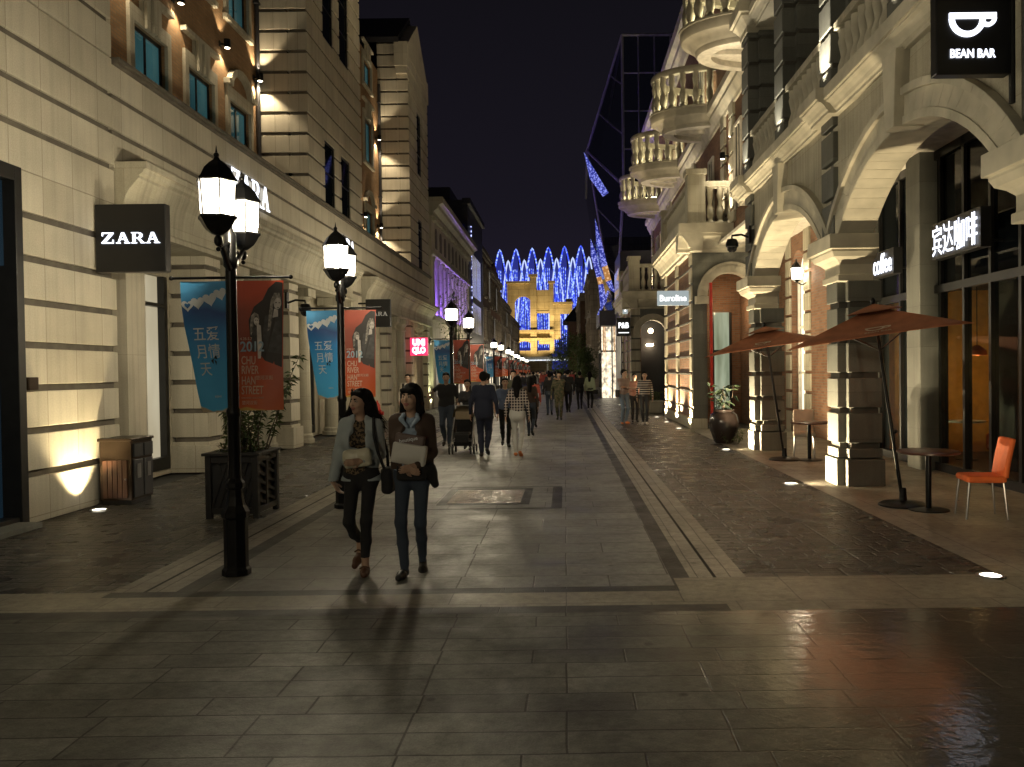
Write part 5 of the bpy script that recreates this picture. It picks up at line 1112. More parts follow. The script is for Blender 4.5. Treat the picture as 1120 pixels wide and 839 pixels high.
def leaves(mb, c, rad, n, size, rnd, elong=2.2, droop=.2, shell=.3):
    for _ in range(n):
        while True:
            p = Vector((rnd.uniform(-1, 1), rnd.uniform(-1, 1), rnd.uniform(-1, 1)))
            if shell < p.length < 1: break
        q = Vector((c[0] + p.x * rad[0], c[1] + p.y * rad[1], c[2] + p.z * rad[2])); leaf(mb, q, (p + Vector((rnd.uniform(-.8, .8), rnd.uniform(-.8, .8), rnd.uniform(-.6, .8)))).normalized(), size * rnd.uniform(.6, 1.3), elong, droop, rnd)
def leaf(mb, q, d, s, elong=2.2, droop=.2, rnd=random):
    side = d.cross(Vector((0, 0, 1)));
    if side.length < .05: side = Vector((1, 0, 0))
    side = (side.normalized() + Vector((0, 0, rnd.uniform(-.5, .5)))).normalized() * s * .5; L_ = d * s * elong; dn = Vector((0, 0, -droop * s * elong))
    pts = [q, q + L_ * .45 + side, q + L_ + dn, q + L_ * .45 - side]
    mb.add([tuple(p) for p in pts], [(0, 1, 2), (0, 2, 3)])
def leaf_mat(name, c1, c2):
    m, n, l, p = NM(name); p.inputs['Roughness'].default_value = .45
    oi = _n(n, 'ShaderNodeNewGeometry'); r = _n(n, 'ShaderNodeMix'); r.data_type = 'RGBA'; r.inputs[6].default_value = (*c1, 1); r.inputs[7].default_value = (*c2, 1); l.new(oi.outputs['Random Per Island'], r.inputs[0]); l.new(r.outputs[2], p.inputs['Base Color'])
    t = _n(n, 'ShaderNodeBsdfTranslucent'); l.new(r.outputs[2], t.inputs[0]); mx = _n(n, 'ShaderNodeMixShader'); mx.inputs[0].default_value = .3; l.new(p.outputs[0], mx.inputs[1]); l.new(t.outputs[0], mx.inputs[2]); l.new(mx.outputs[0], n['Material Output'].inputs[0]); MATS[name] = m
leaf_mat('leaf_dark', (.035, .055, .018), (.075, .10, .03)); leaf_mat('leaf_mid', (.06, .10, .03), (.12, .15, .05)); leaf_mat('leaf_glossy', (.03, .05, .03), (.06, .08, .04))
plain('bark', (.08, .06, .045), .9)
# lattice planter with a sparse shrub
px0, px1, py0, py1, pz = -4.45, -3.80, 10.0, 10.75, .78
r_ = root('lattice_planter', 'black lattice planter box standing behind the nearest lamp post', 'planter', (-4.12, 10.4, 0))
b = MB()
for x in (px0, px1 - .07):
    for y in (py0, py1 - .07): b.box(x, x + .07, y, y + .07, 0, pz)
for z0, z1 in ((.06, .13), (pz - .09, pz - .005)):
    b.box(px0 + .07, px1 - .07, py0 + .01, py0 + .06, z0, z1); b.box(px0 + .07, px1 - .07, py1 - .06, py1 - .01, z0, z1); b.box(px0 + .01, px0 + .06, py0 + .07, py1 - .07, z0, z1); b.box(px1 - .06, px1 - .01, py0 + .07, py1 - .07, z0, z1)
b.box(px0 - .03, px1 + .03, py0 - .03, py0 + .09, pz, pz + .035); b.box(px0 - .03, px1 + .03, py1 - .09, py1 + .03, pz, pz + .035); b.box(px0 - .03, px0 + .09, py0 + .09, py1 - .09, pz, pz + .035); b.box(px1 - .09, px1 + .03, py0 + .09, py1 - .09, pz, pz + .035)
b.box(px1 - .055, px1 - .015, (py0 + py1) / 2 - .03, (py0 + py1) / 2 + .03, .13, pz - .09)
part('frame', b, 'planter_black', r_, bevel=.006)
b = MB(); b.box(px0 + .062, px1 - .062, py0 + .062, py1 - .062, .05, pz - .03); part('inner_box', b, 'dark_void', r_)
b = MB()
for i in range(7):
    x = px0 + .05 + i * .085; b.prism([(x, .13), (x + .03, .13), (x + .03 + .19, pz - .09), (x + .19, pz - .09)] if x + .22 < px1 - .07 else [(x, .13), (x + .03, .13), (px1 - .07, .13 + (px1 - .10 - x) * 2.9), (px1 - .07, min(pz - .09, .13 + (px1 - .07 - x) * 2.9))], 'y', py0 + .025, py0 + .04)
    x2 = px1 - .05 - i * .085
    if x2 - .22 > px0 + .07: b.prism([(x2, .13), (x2 - .03, .13), (x2 - .22, pz - .09), (x2 - .19, pz - .09)], 'y', py0 + .043, py0 + .056)
for k in range(2):
    ya = py0 + .07 + k * (py1 - py0 - .1) / 2; yb2 = ya + (py1 - py0 - .1) / 2 - .06
    for i in range(5):
        z = .16 + i * .115
        b.prism([(ya, z + .06), (ya, z + .10), (yb2, z + .02), (yb2, z - .02)], 'x', px1 - .05, px1 - .025)
part('lattice', b, 'planter_black', r_)
def shrub(name, label, x, y, z0, stems, hgt, n, size, mat, seed, low=0, group=None, spread=.35):
    rnd = random.Random(seed); r_ = root(name, label, 'plant', (x, y, z0), 0, group); st = MB(); lf = MB()
    for i in range(stems):
        a = rnd.uniform(0, 6.28); d = rnd.uniform(.05, spread); h = hgt * rnd.uniform(.6, 1); pts = [Vector((x + .12 * math.cos(a), y + .12 * math.sin(a), z0))]
        for k in range(1, 6):
            t = k / 5; pts.append(Vector((x + (.12 + d * t) * math.cos(a) + rnd.uniform(-.04, .04), y + (.12 + d * t) * math.sin(a) + rnd.uniform(-.04, .04), z0 + h * t)))
        st.tube(pts, [.010 - .0014 * k for k in range(6)], 5)
        for _ in range(n // stems):
            t = rnd.uniform(.25, 1.0) * 5; k = min(4, int(t)); p = pts[k].lerp(pts[k + 1], t - k)
            leaf(lf, p, Vector((rnd.uniform(-1, 1), rnd.uniform(-1, 1), rnd.uniform(-.5, .6))).normalized(), size * rnd.uniform(.6, 1.2), 2.6, .35, rnd)
    if low:
        leaves(lf, (x, y, z0 + .06), (.30, .34, .16), low, size, rnd)
    part('stem', st, 'bark', r_); part('foliage', lf, mat, r_); return r_
shrub('leafy_shrub', 'sparse leafy shrub growing in the lattice planter', -4.12, 10.38, pz - .05, 14, .95, 620, .036, 'leaf_dark', 3, 620, spread=.45)
shrub('leafy_shrub', 'taller leafy shrub leaning right out of the lattice planter', -3.98, 10.5, .74, 9, 1.45, 560, .040, 'leaf_dark', 5, 0, spread=.62)
# hydrant
r_ = root('fire_hydrant', 'red fire hydrant at the foot of the left facade', 'hydrant', (-5.85, 25.3, 0)); b = MB(); c_ = (-5.85, 25.3, 0)
b.lathe([(.14, 0), (.14, .05), (.10, .06), (.10, .55), (.13, .56), (.13, .62), (.105, .64), (.09, .78), (.05, .84), (.03, .86), (.03, .92)], c_, 16); part('body', b, 'red_paint', r_)
for s_ in (-1, 1): b = MB(); b.tube([(-5.85, 25.3, .52), (-5.85 + .17 * s_, 25.3, .52)], .055, 10); b.tube([(-5.85 + .17 * s_, 25.3, .52), (-5.85 + .20 * s_, 25.3, .52)], .07, 6); part('nozzle', b, 'red_paint', r_)
# manhole plate
r_ = root('manhole_cover', 'shiny textured square cover plate set in the walkway', 'cover', (-1.1, 11.5, 0)); b = MB(); b.box(-1.62, -.62, 10.95, 12.15, -.01, .006); part('plate', b, 'tread_plate', r_); b = MB()
b.box(-1.74, -1.625, 10.83, 12.27, -.01, .005); b.box(-.615, -.50, 10.83, 12.27, -.01, .005); b.box(-1.625, -.615, 10.83, 10.945, -.01, .005); b.box(-1.625, -.615, 12.155, 12.27, -.01, .005); part('frame', b, 'dark_band', r_)


# umbrellas, tables, chairs of the cafe terrace
plain('canvas_orange', (.30, .105, .048), .8, var=.15, bump=.2); plain('print_cream', (.5, .42, .33), .7); plain('table_wood', (.07, .03, .02), .3); plain('cream_seat', (.5, .45, .36), .7)
def umbrella(label, x, y, rot, first=None):
    if first: return dup(first, (x, y, 0), rot, label)
    r_ = root('cafe_umbrella', label, 'umbrella', (0, 0, 0), 0, 'rust coloured cafe umbrellas'); tl = R(8)
    T = lambda a, b, c: (a * math.cos(tl) - c * math.sin(tl), b, a * math.sin(tl) + c * math.cos(tl))
    b = MB(); b.lathe([(.30, 0), (.30, .02), (.25, .045), (.05, .07), (.04, .22), (.03, .23)], seg=24); part('base', b, 'black_metal', r_, local=True)
    b = MB(); b.tube([T(0, 0, .1), T(0, 0, 2.62)], .022, 10); b.ball(T(.03, 0, .95), .03); b.tube([T(0, 0, .95), T(.07, 0, .95)], .012, 6); part('pole', b, 'black_metal', r_, local=True)
    b = MB(); b.ball(T(0, 0, 2.63), (.03, .03, .05)); part('finial', b, 'black_metal', r_, local=True)
    hw = 1.02; rows_ = 9; b = MB(); v = []; f = []; seg = 8; rt = R(-22)
    for j in range(rows_ + 1):
        t = j / rows_
        for k in range(4 * seg):
            sd, q = divmod(k, seg); u = q / seg * 2 - 1; P = [(-1, -1), (1, -1), (1, 1), (-1, 1)][sd]; Q = [(1, -1), (1, 1), (-1, 1), (-1, -1)][sd]; w = (u + 1) / 2
            X, Y = (P[0] + (Q[0] - P[0]) * w), (P[1] + (Q[1] - P[1]) * w); edge = 1 - .05 * (1 - u * u)
            X, Y = X * hw * t * edge, Y * hw * t * edge; z = 2.56 - .35 * t - .05 * math.sin(t * math.pi) * (1 - u * u) - .02 * t * (u ** 4)
            v.append(T(X * math.cos(rt) - Y * math.sin(rt), X * math.sin(rt) + Y * math.cos(rt), z))
    m_ = 4 * seg
    for j in range(rows_):
        for k in range(m_): f.append((j * m_ + k, (j + 1) * m_ + k, (j + 1) * m_ + (k + 1) % m_, j * m_ + (k + 1) % m_))
    b.add(v, f, True); cp_ = part('canopy', b, 'canvas_orange', r_, local=True); so = cp_.modifiers.new('thick', 'SOLIDIFY'); so.thickness = .004
    b = MB(); v = []; f = []
    for j in range(4):
        t = .02 + .30 * j / 3
        for k in range(m_):
            sd, q = divmod(k, seg); u = q / seg * 2 - 1; P = [(-1, -1), (1, -1), (1, 1), (-1, 1)][sd]; Q = [(1, -1), (1, 1), (-1, 1), (-1, -1)][sd]; w = (u + 1) / 2
            X, Y = (P[0] + (Q[0] - P[0]) * w) * hw * t, (P[1] + (Q[1] - P[1]) * w) * hw * t; v.append(T(X * math.cos(rt) - Y * math.sin(rt), X * math.sin(rt) + Y * math.cos(rt), 2.60 - .31 * t - .02 * t * t))
    for j in range(3):
        for k in range(m_): f.append((j * m_ + k, (j + 1) * m_ + k, (j + 1) * m_ + (k + 1) % m_, j * m_ + (k + 1) % m_))
    b.add(v, f, True); part('vent_cap', b, 'canvas_orange', r_, local=True)
    b = MB()
    for sx_, sy_ in ((-1, -1), (1, -1), (1, 1), (-1, 1)):
        X, Y = sx_ * hw * .97, sy_ * hw * .97; E_ = (X * math.cos(rt) - Y * math.sin(rt), X * math.sin(rt) + Y * math.cos(rt)); b.tube([T(0, 0, 2.53), T(E_[0] * .5, E_[1] * .5, 2.345), T(E_[0], E_[1], 2.185)], .008, 5); b.tube([T(0, 0, 2.0), T(E_[0] * .5, E_[1] * .5, 2.345)], .007, 5)
    part('rib', b, 'black_metal', r_, local=True)
    # printed cup on the near facet
    lg = MB()
    for k, pl in enumerate(cup_polys(0, 0, .62)): lg.prism(pl, 'y', -.0002 - .0001 * k, .001)
    tx = text('BEAN BAR', .075, .0006, 1, .001); center(tx, 0, -.19, 0, .30); lg.add(tx.v, tx.f)
    def onf(a, bq, c):
        Y = -hw * .66 + c * .93; t = -Y / hw; X = a + .02; z = 2.565 - .35 * t - .05 * math.sin(min(1, t) * math.pi) * (1 - (X / max(.2, hw * t)) ** 2)
        return T(X * math.cos(rt) - Y * math.sin(rt), X * math.sin(rt) + Y * math.cos(rt) - .004, z + .004)
    part('printed_cup', lg.xf(onf), 'print_cream', cp_, local=True)
    r_.location = (x, y, 0); r_.rotation_euler = (0, 0, rot); return r_
u0 = umbrella('near rust orange cafe umbrella leaning in front of the nearest arcade pier', 4.29, 10.35, 0); umbrella('', 4.21, 15.65, 0, u0)['label'] = 'farther rust orange cafe umbrella in front of the second arcade pier'
def bistro_table(label, x, y, first=None):
    if first: return dup(first, (x, y, 0), 0, label)
    r_ = root('bistro_table', label, 'table', (0, 0, 0), 0, 'round bistro tables on the terrace')
    b = MB(); b.lathe([(.01, .70), (.35, .70), (.365, .71), (.365, .728), (.35, .735), (.01, .735)], seg=32); part('table_top', b, 'table_wood', r_, local=True)
    b = MB(); b.lathe([(.035, .03), (.035, .70)], seg=14); part('pedestal', b, 'black_metal', r_, local=True); b = MB(); b.lathe([(.24, 0), (.24, .012), (.2, .02), (.04, .03)], seg=28); part('base', b, 'black_metal', r_, local=True)
    r_.location = (x, y, 0); return r_
t0 = bistro_table('round dark bistro table beside the orange chair', 4.46, 10.0); bistro_table('round dark bistro table beside the cream chair', 4.66, 15.55, t0)
def padded_chair(label, x, y, rz, mat):
    r_ = root('padded_chair', label, 'chair', (0, 0, 0), 0)
    b = MB(); b.box(-.22, .22, -.21, .21, .42, .50); part('seat', b, mat, r_, local=True, bevel=.03)
    b = MB(); n_ = 8
    for i in range(n_):       # curved tall back
        z0, z1 = .47 + .46 * i / n_, .47 + .46 * (i + 1) / n_; f0, f1 = .18 + .085 * (i / n_) ** 1.3, .18 + .085 * ((i + 1) / n_) ** 1.3
        b.add([(f0, -.20, z0), (f0 + .06, -.20, z0), (f0 + .06, .20, z0), (f0, .20, z0), (f1, -.20, z1), (f1 + .06, -.20, z1), (f1 + .06, .20, z1), (f1, .20, z1)], ([(3, 2, 1, 0)] if i == 0 else []) + ([(4, 5, 6, 7)] if i == n_ - 1 else []) + [(0, 1, 5, 4), (1, 2, 6, 5), (2, 3, 7, 6), (3, 0, 4, 7)], True)
    bk = part('backrest', b, mat, r_, local=True); wd = bk.modifiers.new('weld', 'WELD'); wd.merge_threshold = .001; bv = bk.modifiers.new('bevel', 'BEVEL'); bv.width = .025; bv.segments = 3; bv.limit_method = 'ANGLE'; bv.angle_limit = R(50)
    for sx_, sy_ in ((-1, -1), (-1, 1), (1, -1), (1, 1)):
        b = MB(); b.tube([(sx_ * .185, sy_ * .175, .43), (sx_ * .225, sy_ * .195, 0)], [.014, .011], 8); part('leg', b, 'steel', r_, local=True)
    r_.location = (x, y, 0); r_.rotation_euler = (0, 0, rz); return r_
padded_chair('bright orange padded chair facing the table on the terrace', 4.86, 9.52, R(-8), 'orange_fabric'); padded_chair('cream padded chair behind the farther bistro table', 4.72, 16.1, R(75), 'cream_seat')
# potted plants, low planter
r_ = root('plant_urn', 'large dark glazed urn beside the second arcade pier', 'planter', (3.78, 19.4, 0)); b = MB(); b.lathe([(.20, 0), (.24, .04), (.33, .3), (.35, .5), (.31, .68), (.24, .74), (.26, .80), (.23, .80), (.21, .72), (.01, .70)], (3.78, 19.4, 0), 24); part('pot', b, 'urn_glaze', r_)
shrub('broad_leaf_plant', 'broad leaved dark plant growing in the glazed urn', 3.78, 19.4, .70, 9, .80, 80, .085, 'leaf_glossy', 8, 0, spread=.34)
shrub('trailing_plant', 'small trailing green plant at the foot of the glazed urn', 3.92, 19.05, .0, 8, .40, 160, .035, 'leaf_mid', 9, 0, spread=.25)
r_ = root('stone_planter', 'low stone planter by the arched doorway behind the striped shirt man', 'planter', (3.55, 33.5, 0)); b = MB(); ring(b, 3.2, 3.9, 32.8, 34.2, [(-.04, 0), (0, .05), (.04, .42), (.07, .44), (.07, .50), (-.05, .50)]); part('tub', b, 'sandstone', r_)
shrub('low_plant', 'low green plants filling the stone planter', 3.55, 33.5, .42, 14, .5, 320, .06, 'leaf_mid', 11, 120, spread=.45)
# dome cameras
def dome_camera(label, x, y, z, wx):
    r_ = root('dome_camera', label, 'camera', (x, y, z), 0, 'dome security cameras'); b = MB(); b.lathe([(.02, .16), (.10, .14), (.135, .05), (.135, -.02), (.11, -.03)], (x, y, z), 18); part('housing', b, 'black_metal', r_)
    b = MB(); b.lathe([(.11, -.03), (.10, -.09), (.06, -.13), (.005, -.145)], (x, y, z), 18); part('dome', b, 'dome_glass', r_)
    b = MB(); b.tube([(x, y, z + .14), (x, y, z + .22), ((x + wx) / 2, y, z + .24), (wx, y, z + .16)], .025, 8); b.box(min(wx, wx + .05 * (1 if wx < x else -1)), max(wx, wx + .05 * (1 if wx < x else -1)), y - .08, y + .08, z + .05, z + .42); part('bracket', b, 'black_metal', r_)
dome_camera('black dome camera bracketed beside the second arch', 3.62, 17.5, 4.40, 4.02); dome_camera('black dome camera on the left columns above the second blue banner', -6.0, 18.9, 3.25, -6.45); dome_camera('black dome camera on the left at the far stone corner', -5.95, 39.3, 3.05, -6.5)
# wall lantern by the bright arched window
r_ = root('wall_lantern', 'glowing carriage lantern on the brick shop behind the arches', 'lamp', (6.05, 21.2, 4.2)); b = MB(); b.lathe([(.02, 3.98), (.10, 4.04), (.12, 4.06)], (6.05, 21.2, 0), 6); b.lathe([(.15, 4.36), (.12, 4.42), (.03, 4.52), (.01, 4.60)], (6.05, 21.2, 0), 6); b.tube([(6.05, 21.2, 4.0), (6.2, 21.2, 3.92), (6.35, 21.2, 4.0)], .018, 6); part('frame', b, 'black_metal', r_); b = MB(); b.lathe([(.115, 4.06), (.14, 4.36)], (6.05, 21.2, 0), 6, smooth=False); part('glass', b, 'lantern_glass', r_); point('bulb_light', (6.05, 21.2, 4.2), 22, (1, .82, .55), .05, r_)
# trees
def tree(label, x, y, trunk_h, crown, n, size, mat, seed, loose=.3, lobes=7):
    rnd = random.Random(seed); r_ = root('street_tree', label, 'tree', (x, y, 0)); t = MB(); t.tube([(x, y, 0), (x + .03, y, trunk_h * .6), (x - .02, y, trunk_h), (x, y, trunk_h + crown[2])], [.09, .07, .055, .015], 8); f = MB()
    for i in range(lobes):
        a = rnd.uniform(0, 6.28); rr_ = rnd.uniform(.2, .75); c_ = Vector((x + crown[0] * rr_ * math.cos(a), y + crown[1] * rr_ * math.sin(a), trunk_h + crown[2] * rnd.uniform(.1, 1.7)))
        t.tube([(x, y, trunk_h * .8 + .1 * i), tuple((Vector((x, y, c_.z - .4)) + c_) / 2), tuple(c_)], [.03, .02, .008], 5); leaves(f, c_, (crown[0] * .55, crown[1] * .55, crown[2] * .5), n // lobes, size, rnd, shell=loose)
    part('trunk', t, 'bark', r_); part('crown', f, mat, r_); return r_
tree('thin street tree with pale sparse leaves at the corner of the stone shops', -5.4, 40.6, 2.2, (1.0, 1.3, 2.3), 700, .07, 'leaf_mid', 21, .2, 11)
tree('round dark tree before the far right houses', 1.9, 72, 1.4, (1.3, 1.3, 1.2), 2400, .10, 'leaf_dark', 22); tree('large green tree lit green near the yellow gateway', .5, 98, 1.2, (2.4, 2.4, 2.4), 3600, .15, 'leaf_mid', 23)
# ================================================================== people: one continuous surface per body (rounded bones blended together)
def V3(*a): return np.array(a, float)
def field(prims, res, pad=.05, cuts=()):
    lo = np.array([1e9] * 3); hi = -lo
    for p in prims:
        lo = np.minimum(lo, p['lo']); hi = np.maximum(hi, p['hi'])
    lo -= pad; hi += pad
    n = np.ceil((hi - lo) / res).astype(int) + 1
    D = np.full(n, 9.0)
    ax = [lo[i] + res * np.arange(n[i]) for i in range(3)]
    for p in prims:
        i0 = np.maximum(((p['lo'] - .07 - lo) / res).astype(int), 0); i1 = np.minimum(((p['hi'] + .07 - lo) / res).astype(int) + 2, n)
        sl = tuple(slice(a, b) for a, b in zip(i0, i1))
        P = np.stack(np.meshgrid(*[ax[i][sl[i]] for i in range(3)], indexing='ij'), -1)
        d = p['f'](P); o = D[sl]; k = p['k']
        h = np.maximum(k - np.abs(o - d), 0) / k
        D[sl] = np.minimum(o, d) - h * h * k * .25
    for p in cuts:
        P = np.stack(np.meshgrid(*ax, indexing='ij'), -1); D = np.maximum(D, -p['f'](P))
    return D, lo
def nets(D, lo, res):
    """surface nets: vertex in every cell the surface crosses, quad across every crossing edge"""
    S = D < 0; nx, ny, nz = D.shape
    c = [S[a:nx - 1 + a, b:ny - 1 + b, e:nz - 1 + e] for a in (0, 1) for b in (0, 1) for e in (0, 1)]
    cnt = sum(x.astype(np.int8) for x in c); act = (cnt > 0) & (cnt < 8)
    idx = np.full(act.shape, -1, int); I = np.argwhere(act); idx[act] = np.arange(len(I))
    acc = np.zeros((len(I), 3)); w = np.zeros(len(I))
    cor = [(a, b, e) for a in (0, 1) for b in (0, 1) for e in (0, 1)]
    for u in range(8):
        for v in range(u + 1, 8):
            A, B = np.array(cor[u]), np.array(cor[v])
            if np.abs(A - B).sum() != 1: continue
            da = D[tuple((I + A).T)]; db = D[tuple((I + B).T)]; m = (da < 0) != (db < 0); t = da[m] / (da[m] - db[m])
            acc[m] += A + (B - A) * t[:, None]; w[m] += 1
    V = lo + (I + acc / w[:, None]) * res; F = []
    for axn in range(3):
        e = [0, 0, 0]; e[axn] = 1; o1, o2 = [(1, 2), (2, 0), (0, 1)][axn]
        a = S[:nx - e[0], :ny - e[1], :nz - e[2]]; b = S[e[0]:, e[1]:, e[2]:]
        for flip in (0, 1):
            E = np.argwhere((a & ~b) if not flip else (~a & b))
            E = E[(E[:, o1] > 0) & (E[:, o2] > 0)]
            q = []
            for d1, d2 in ((0, 0), (1, 0), (1, 1), (0, 1)):
                G = E.copy(); G[:, o1] -= d1; G[:, o2] -= d2
                G = np.minimum(G, np.array(act.shape) - 1); q.append(idx[tuple(G.T)])
            q = np.stack(q, 1); q = q[(q >= 0).all(1)]; F.append(q if not flip else q[:, ::-1])
    F = np.concatenate(F)
    for _ in range(2):      # light smoothing
        s = np.zeros_like(V); k = np.zeros(len(V))
        for i in range(4):
            np.add.at(s, F[:, i], V[F[:, (i + 1) % 4]]); np.add.at(k, F[:, i], 1); np.add.at(s, F[:, i], V[F[:, (i + 3) % 4]]); np.add.at(k, F[:, i], 1)
        V = V * .5 + .5 * s / np.maximum(k, 1)[:, None]
    return V, F
def cap(a, b, r1, r2=None, mat=0, k=.03, fl=1.0):
    a, b = V3(*a), V3(*b); r2 = r1 if r2 is None else r2; ab = b - a; L2 = max(1e-9, ab @ ab); rm = max(r1, r2)
    def f(P):
        q = P - a; t = np.clip((q @ ab) / L2, 0, 1); d = q - t[..., None] * ab
        if fl != 1.0: d = d * np.array([1, 1 / fl, 1])
        return (np.sqrt((d * d).sum(-1)) - (r1 + (r2 - r1) * t)) * (1 if fl >= 1 else .85)
    return dict(f=f, lo=np.minimum(a, b) - rm, hi=np.maximum(a, b) + rm, mat=mat, k=k)
def ell(c, r, mat=0, k=.02, rot=None):
    c = V3(*c); r = V3(*r); Rm = np.eye(3) if rot is None else np.array(rot); rm = r.max()
    def f(P):
        q = (P - c) @ Rm; n1 = np.sqrt(((q / r) ** 2).sum(-1)); n2 = np.sqrt(((q / (r * r)) ** 2).sum(-1)); return n1 * (n1 - 1) / np.maximum(n2, 1e-6)
    return dict(f=f, lo=c - rm, hi=c + rm, mat=mat, k=k)
def boxp(c, h, r=.01, mat=0, k=.004, rot=None):
    c = V3(*c); h = V3(*h); Rm = np.eye(3) if rot is None else np.array(rot); rm = np.linalg.norm(h) + r
    def f(P):
        q = np.abs((P - c) @ Rm) - h + r; return np.sqrt((np.maximum(q, 0) ** 2).sum(-1)) + np.minimum(q.max(-1), 0) - r
    return dict(f=f, lo=c - rm, hi=c + rm, mat=mat, k=k)
def rz(t): c, s = math.cos(t), math.sin(t); return [[c, -s, 0], [s, c, 0], [0, 0, 1]]
def sdf_part(name, prims, mats, res, parent, cuts=(), seam=None):
    """mesh from blended prims; every face takes the material of the prim it lies on"""
    D, lo = field(prims, res, cuts=cuts); V, F = nets(D, lo, res)
    me = bpy.data.meshes.new(name); me.from_pydata(V.tolist(), [], F.tolist()); me.polygons.foreach_set('use_smooth', [True] * len(F))
    for m in mats: me.materials.append(MATS[m])
    if len(mats) > 1:
        C = V[F].mean(1); best = np.full(len(C), 9.0); mi = np.zeros(len(C), int)
        for p in prims: d = p['f'](C); w = d < best; best[w] = d[w]; mi[w] = p['mat']
        if seam is not None: mi = seam(C, mi)
        me.polygons.foreach_set('material_index', mi.astype(np.int32))
    me.update(); o = bpy.data.objects.new(name, me); COL.objects.link(o); o.parent = parent; return o
def ik(a, b, l1, l2, pole):
    a, b, pole = V3(*a), V3(*b), V3(*pole); d = b - a; L = np.linalg.norm(d); L = min(L, (l1 + l2) * .999); u = d / max(np.linalg.norm(d), 1e-6)
    x = (l1 * l1 - l2 * l2 + L * L) / (2 * L); h = math.sqrt(max(0, l1 * l1 - x * x)); p = pole - (pole @ u) * u; p = p / max(np.linalg.norm(p), 1e-6)
    return a + u * x + p * h
def hand(pr, wrist, d, palm_n, side, mat, s=1.0, curl=.5, k=.005):
    """palm, four unequal bent fingers and a thumb from the side of the palm; d = along the hand, palm_n = out of the palm, side = towards the thumb"""
    d, n_ = V3(*d), V3(*palm_n); d = d / np.linalg.norm(d); n_ = n_ - (n_ @ d) * d; n_ = n_ / np.linalg.norm(n_); sd = np.cross(d, n_) * side; w = V3(*wrist)
    for o in (-.024, -.008, .008, .024): pr.append(cap(w + d * .01 * s + sd * o * .7 * s, w + d * .085 * s + sd * o * s, .013 * s, .012 * s, mat, .010))
    for o, L in ((-.027, .058), (-.009, .072), (.009, .078), (.026, .070)):
        b = w + d * .09 * s + sd * o * s; t1 = curl * .5; t2 = curl * 1.3
        m1 = b + (d * math.cos(t1) + n_ * math.sin(t1)) * L * .55 * s; e1 = m1 + (d * math.cos(t2) + n_ * math.sin(t2)) * L * .5 * s
        pr.append(cap(b, m1, .0095 * s, .0085 * s, mat, k)); pr.append(cap(m1, e1, .0085 * s, .007 * s, mat, k))
    b = w + d * .025 * s + sd * .026 * s; m1 = b + (d * .6 + sd * .7 + n_ * .25) * .042 * s; e1 = m1 + (d * .95 + sd * .15 + n_ * .3) * .032 * s
    pr.append(cap(b, m1, .0115 * s, .010 * s, mat, k)); pr.append(cap(m1, e1, .010 * s, .008 * s, mat, k))

for nm, c, rg in (('skin', (.42, .27, .19), .5), ('skin_dark', (.34, .21, .14), .5), ('lip', (.32, .12, .10), .45), ('eye_white', (.26, .19, .15), .4), ('eye_dark', (.02, .015, .012), .2), ('hair_black', (.010, .009, .009), .55), ('cloth_black', (.014, .014, .016), .85), ('cloth_navy', (.014, .018, .040), .85), ('cloth_charcoal', (.035, .036, .04), .85), ('cloth_brown', (.055, .034, .024), .85),
                  ('cloth_greyblue', (.36, .41, .43), .85), ('cloth_white', (.55, .54, .52), .8), ('cloth_offwhite', (.45, .40, .34), .85), ('cloth_tan', (.33, .26, .17), .85), ('cloth_red', (.35, .07, .05), .85), ('cloth_pinkish', (.42, .22, .17), .85), ('cloth_blue', (.10, .13, .22), .85), ('cloth_lightblue', (.28, .36, .46), .85), ('cloth_green', (.38, .44, .30), .85), ('cloth_olive', (.06, .06, .04), .85), ('cloth_grey', (.16, .16, .16), .85),
                  ('denim', (.040, .055, .085), .85), ('denim_light', (.14, .19, .26), .85), ('shoe_black', (.012, .012, .012), .45), ('shoe_white', (.55, .53, .5), .6), ('shoe_orange', (.55, .17, .05), .6), ('shoe_brown', (.10, .045, .025), .5), ('pouch_foil', (.58, .55, .42), .30), ('bag_brown', (.10, .065, .055), .5), ('bag_white', (.55, .54, .50), .45)): plain(nm, c, rg, var=.10, nscale=1.7, bump=(.7 if nm[:5] in ('cloth', 'denim', 'pouch') else 0))
m_ = MATS['hair_black']; n = m_.node_tree.nodes; l = m_.node_tree.links; p = n['Principled BSDF']; p.inputs['Specular IOR Level'].default_value = .08; p.inputs['Roughness'].default_value = .7
tcn = _n(n, 'ShaderNodeTexCoord'); mp = _n(n, 'ShaderNodeMapping'); mp.inputs['Scale'].default_value = (170, 170, 9); l.new(tcn.outputs['Object'], mp.inputs[0]); no = _n(n, 'ShaderNodeTexNoise'); no.inputs['Scale'].default_value = 1; no.inputs['Detail'].default_value = 3; l.new(mp.outputs[0], no.inputs['Vector'])
bu = _n(n, 'ShaderNodeBump'); bu.inputs['Strength'].default_value = .9; bu.inputs['Distance'].default_value = .008; l.new(no.outputs['Fac'], bu.inputs['Height']); l.new(bu.outputs[0], p.inputs['Normal'])
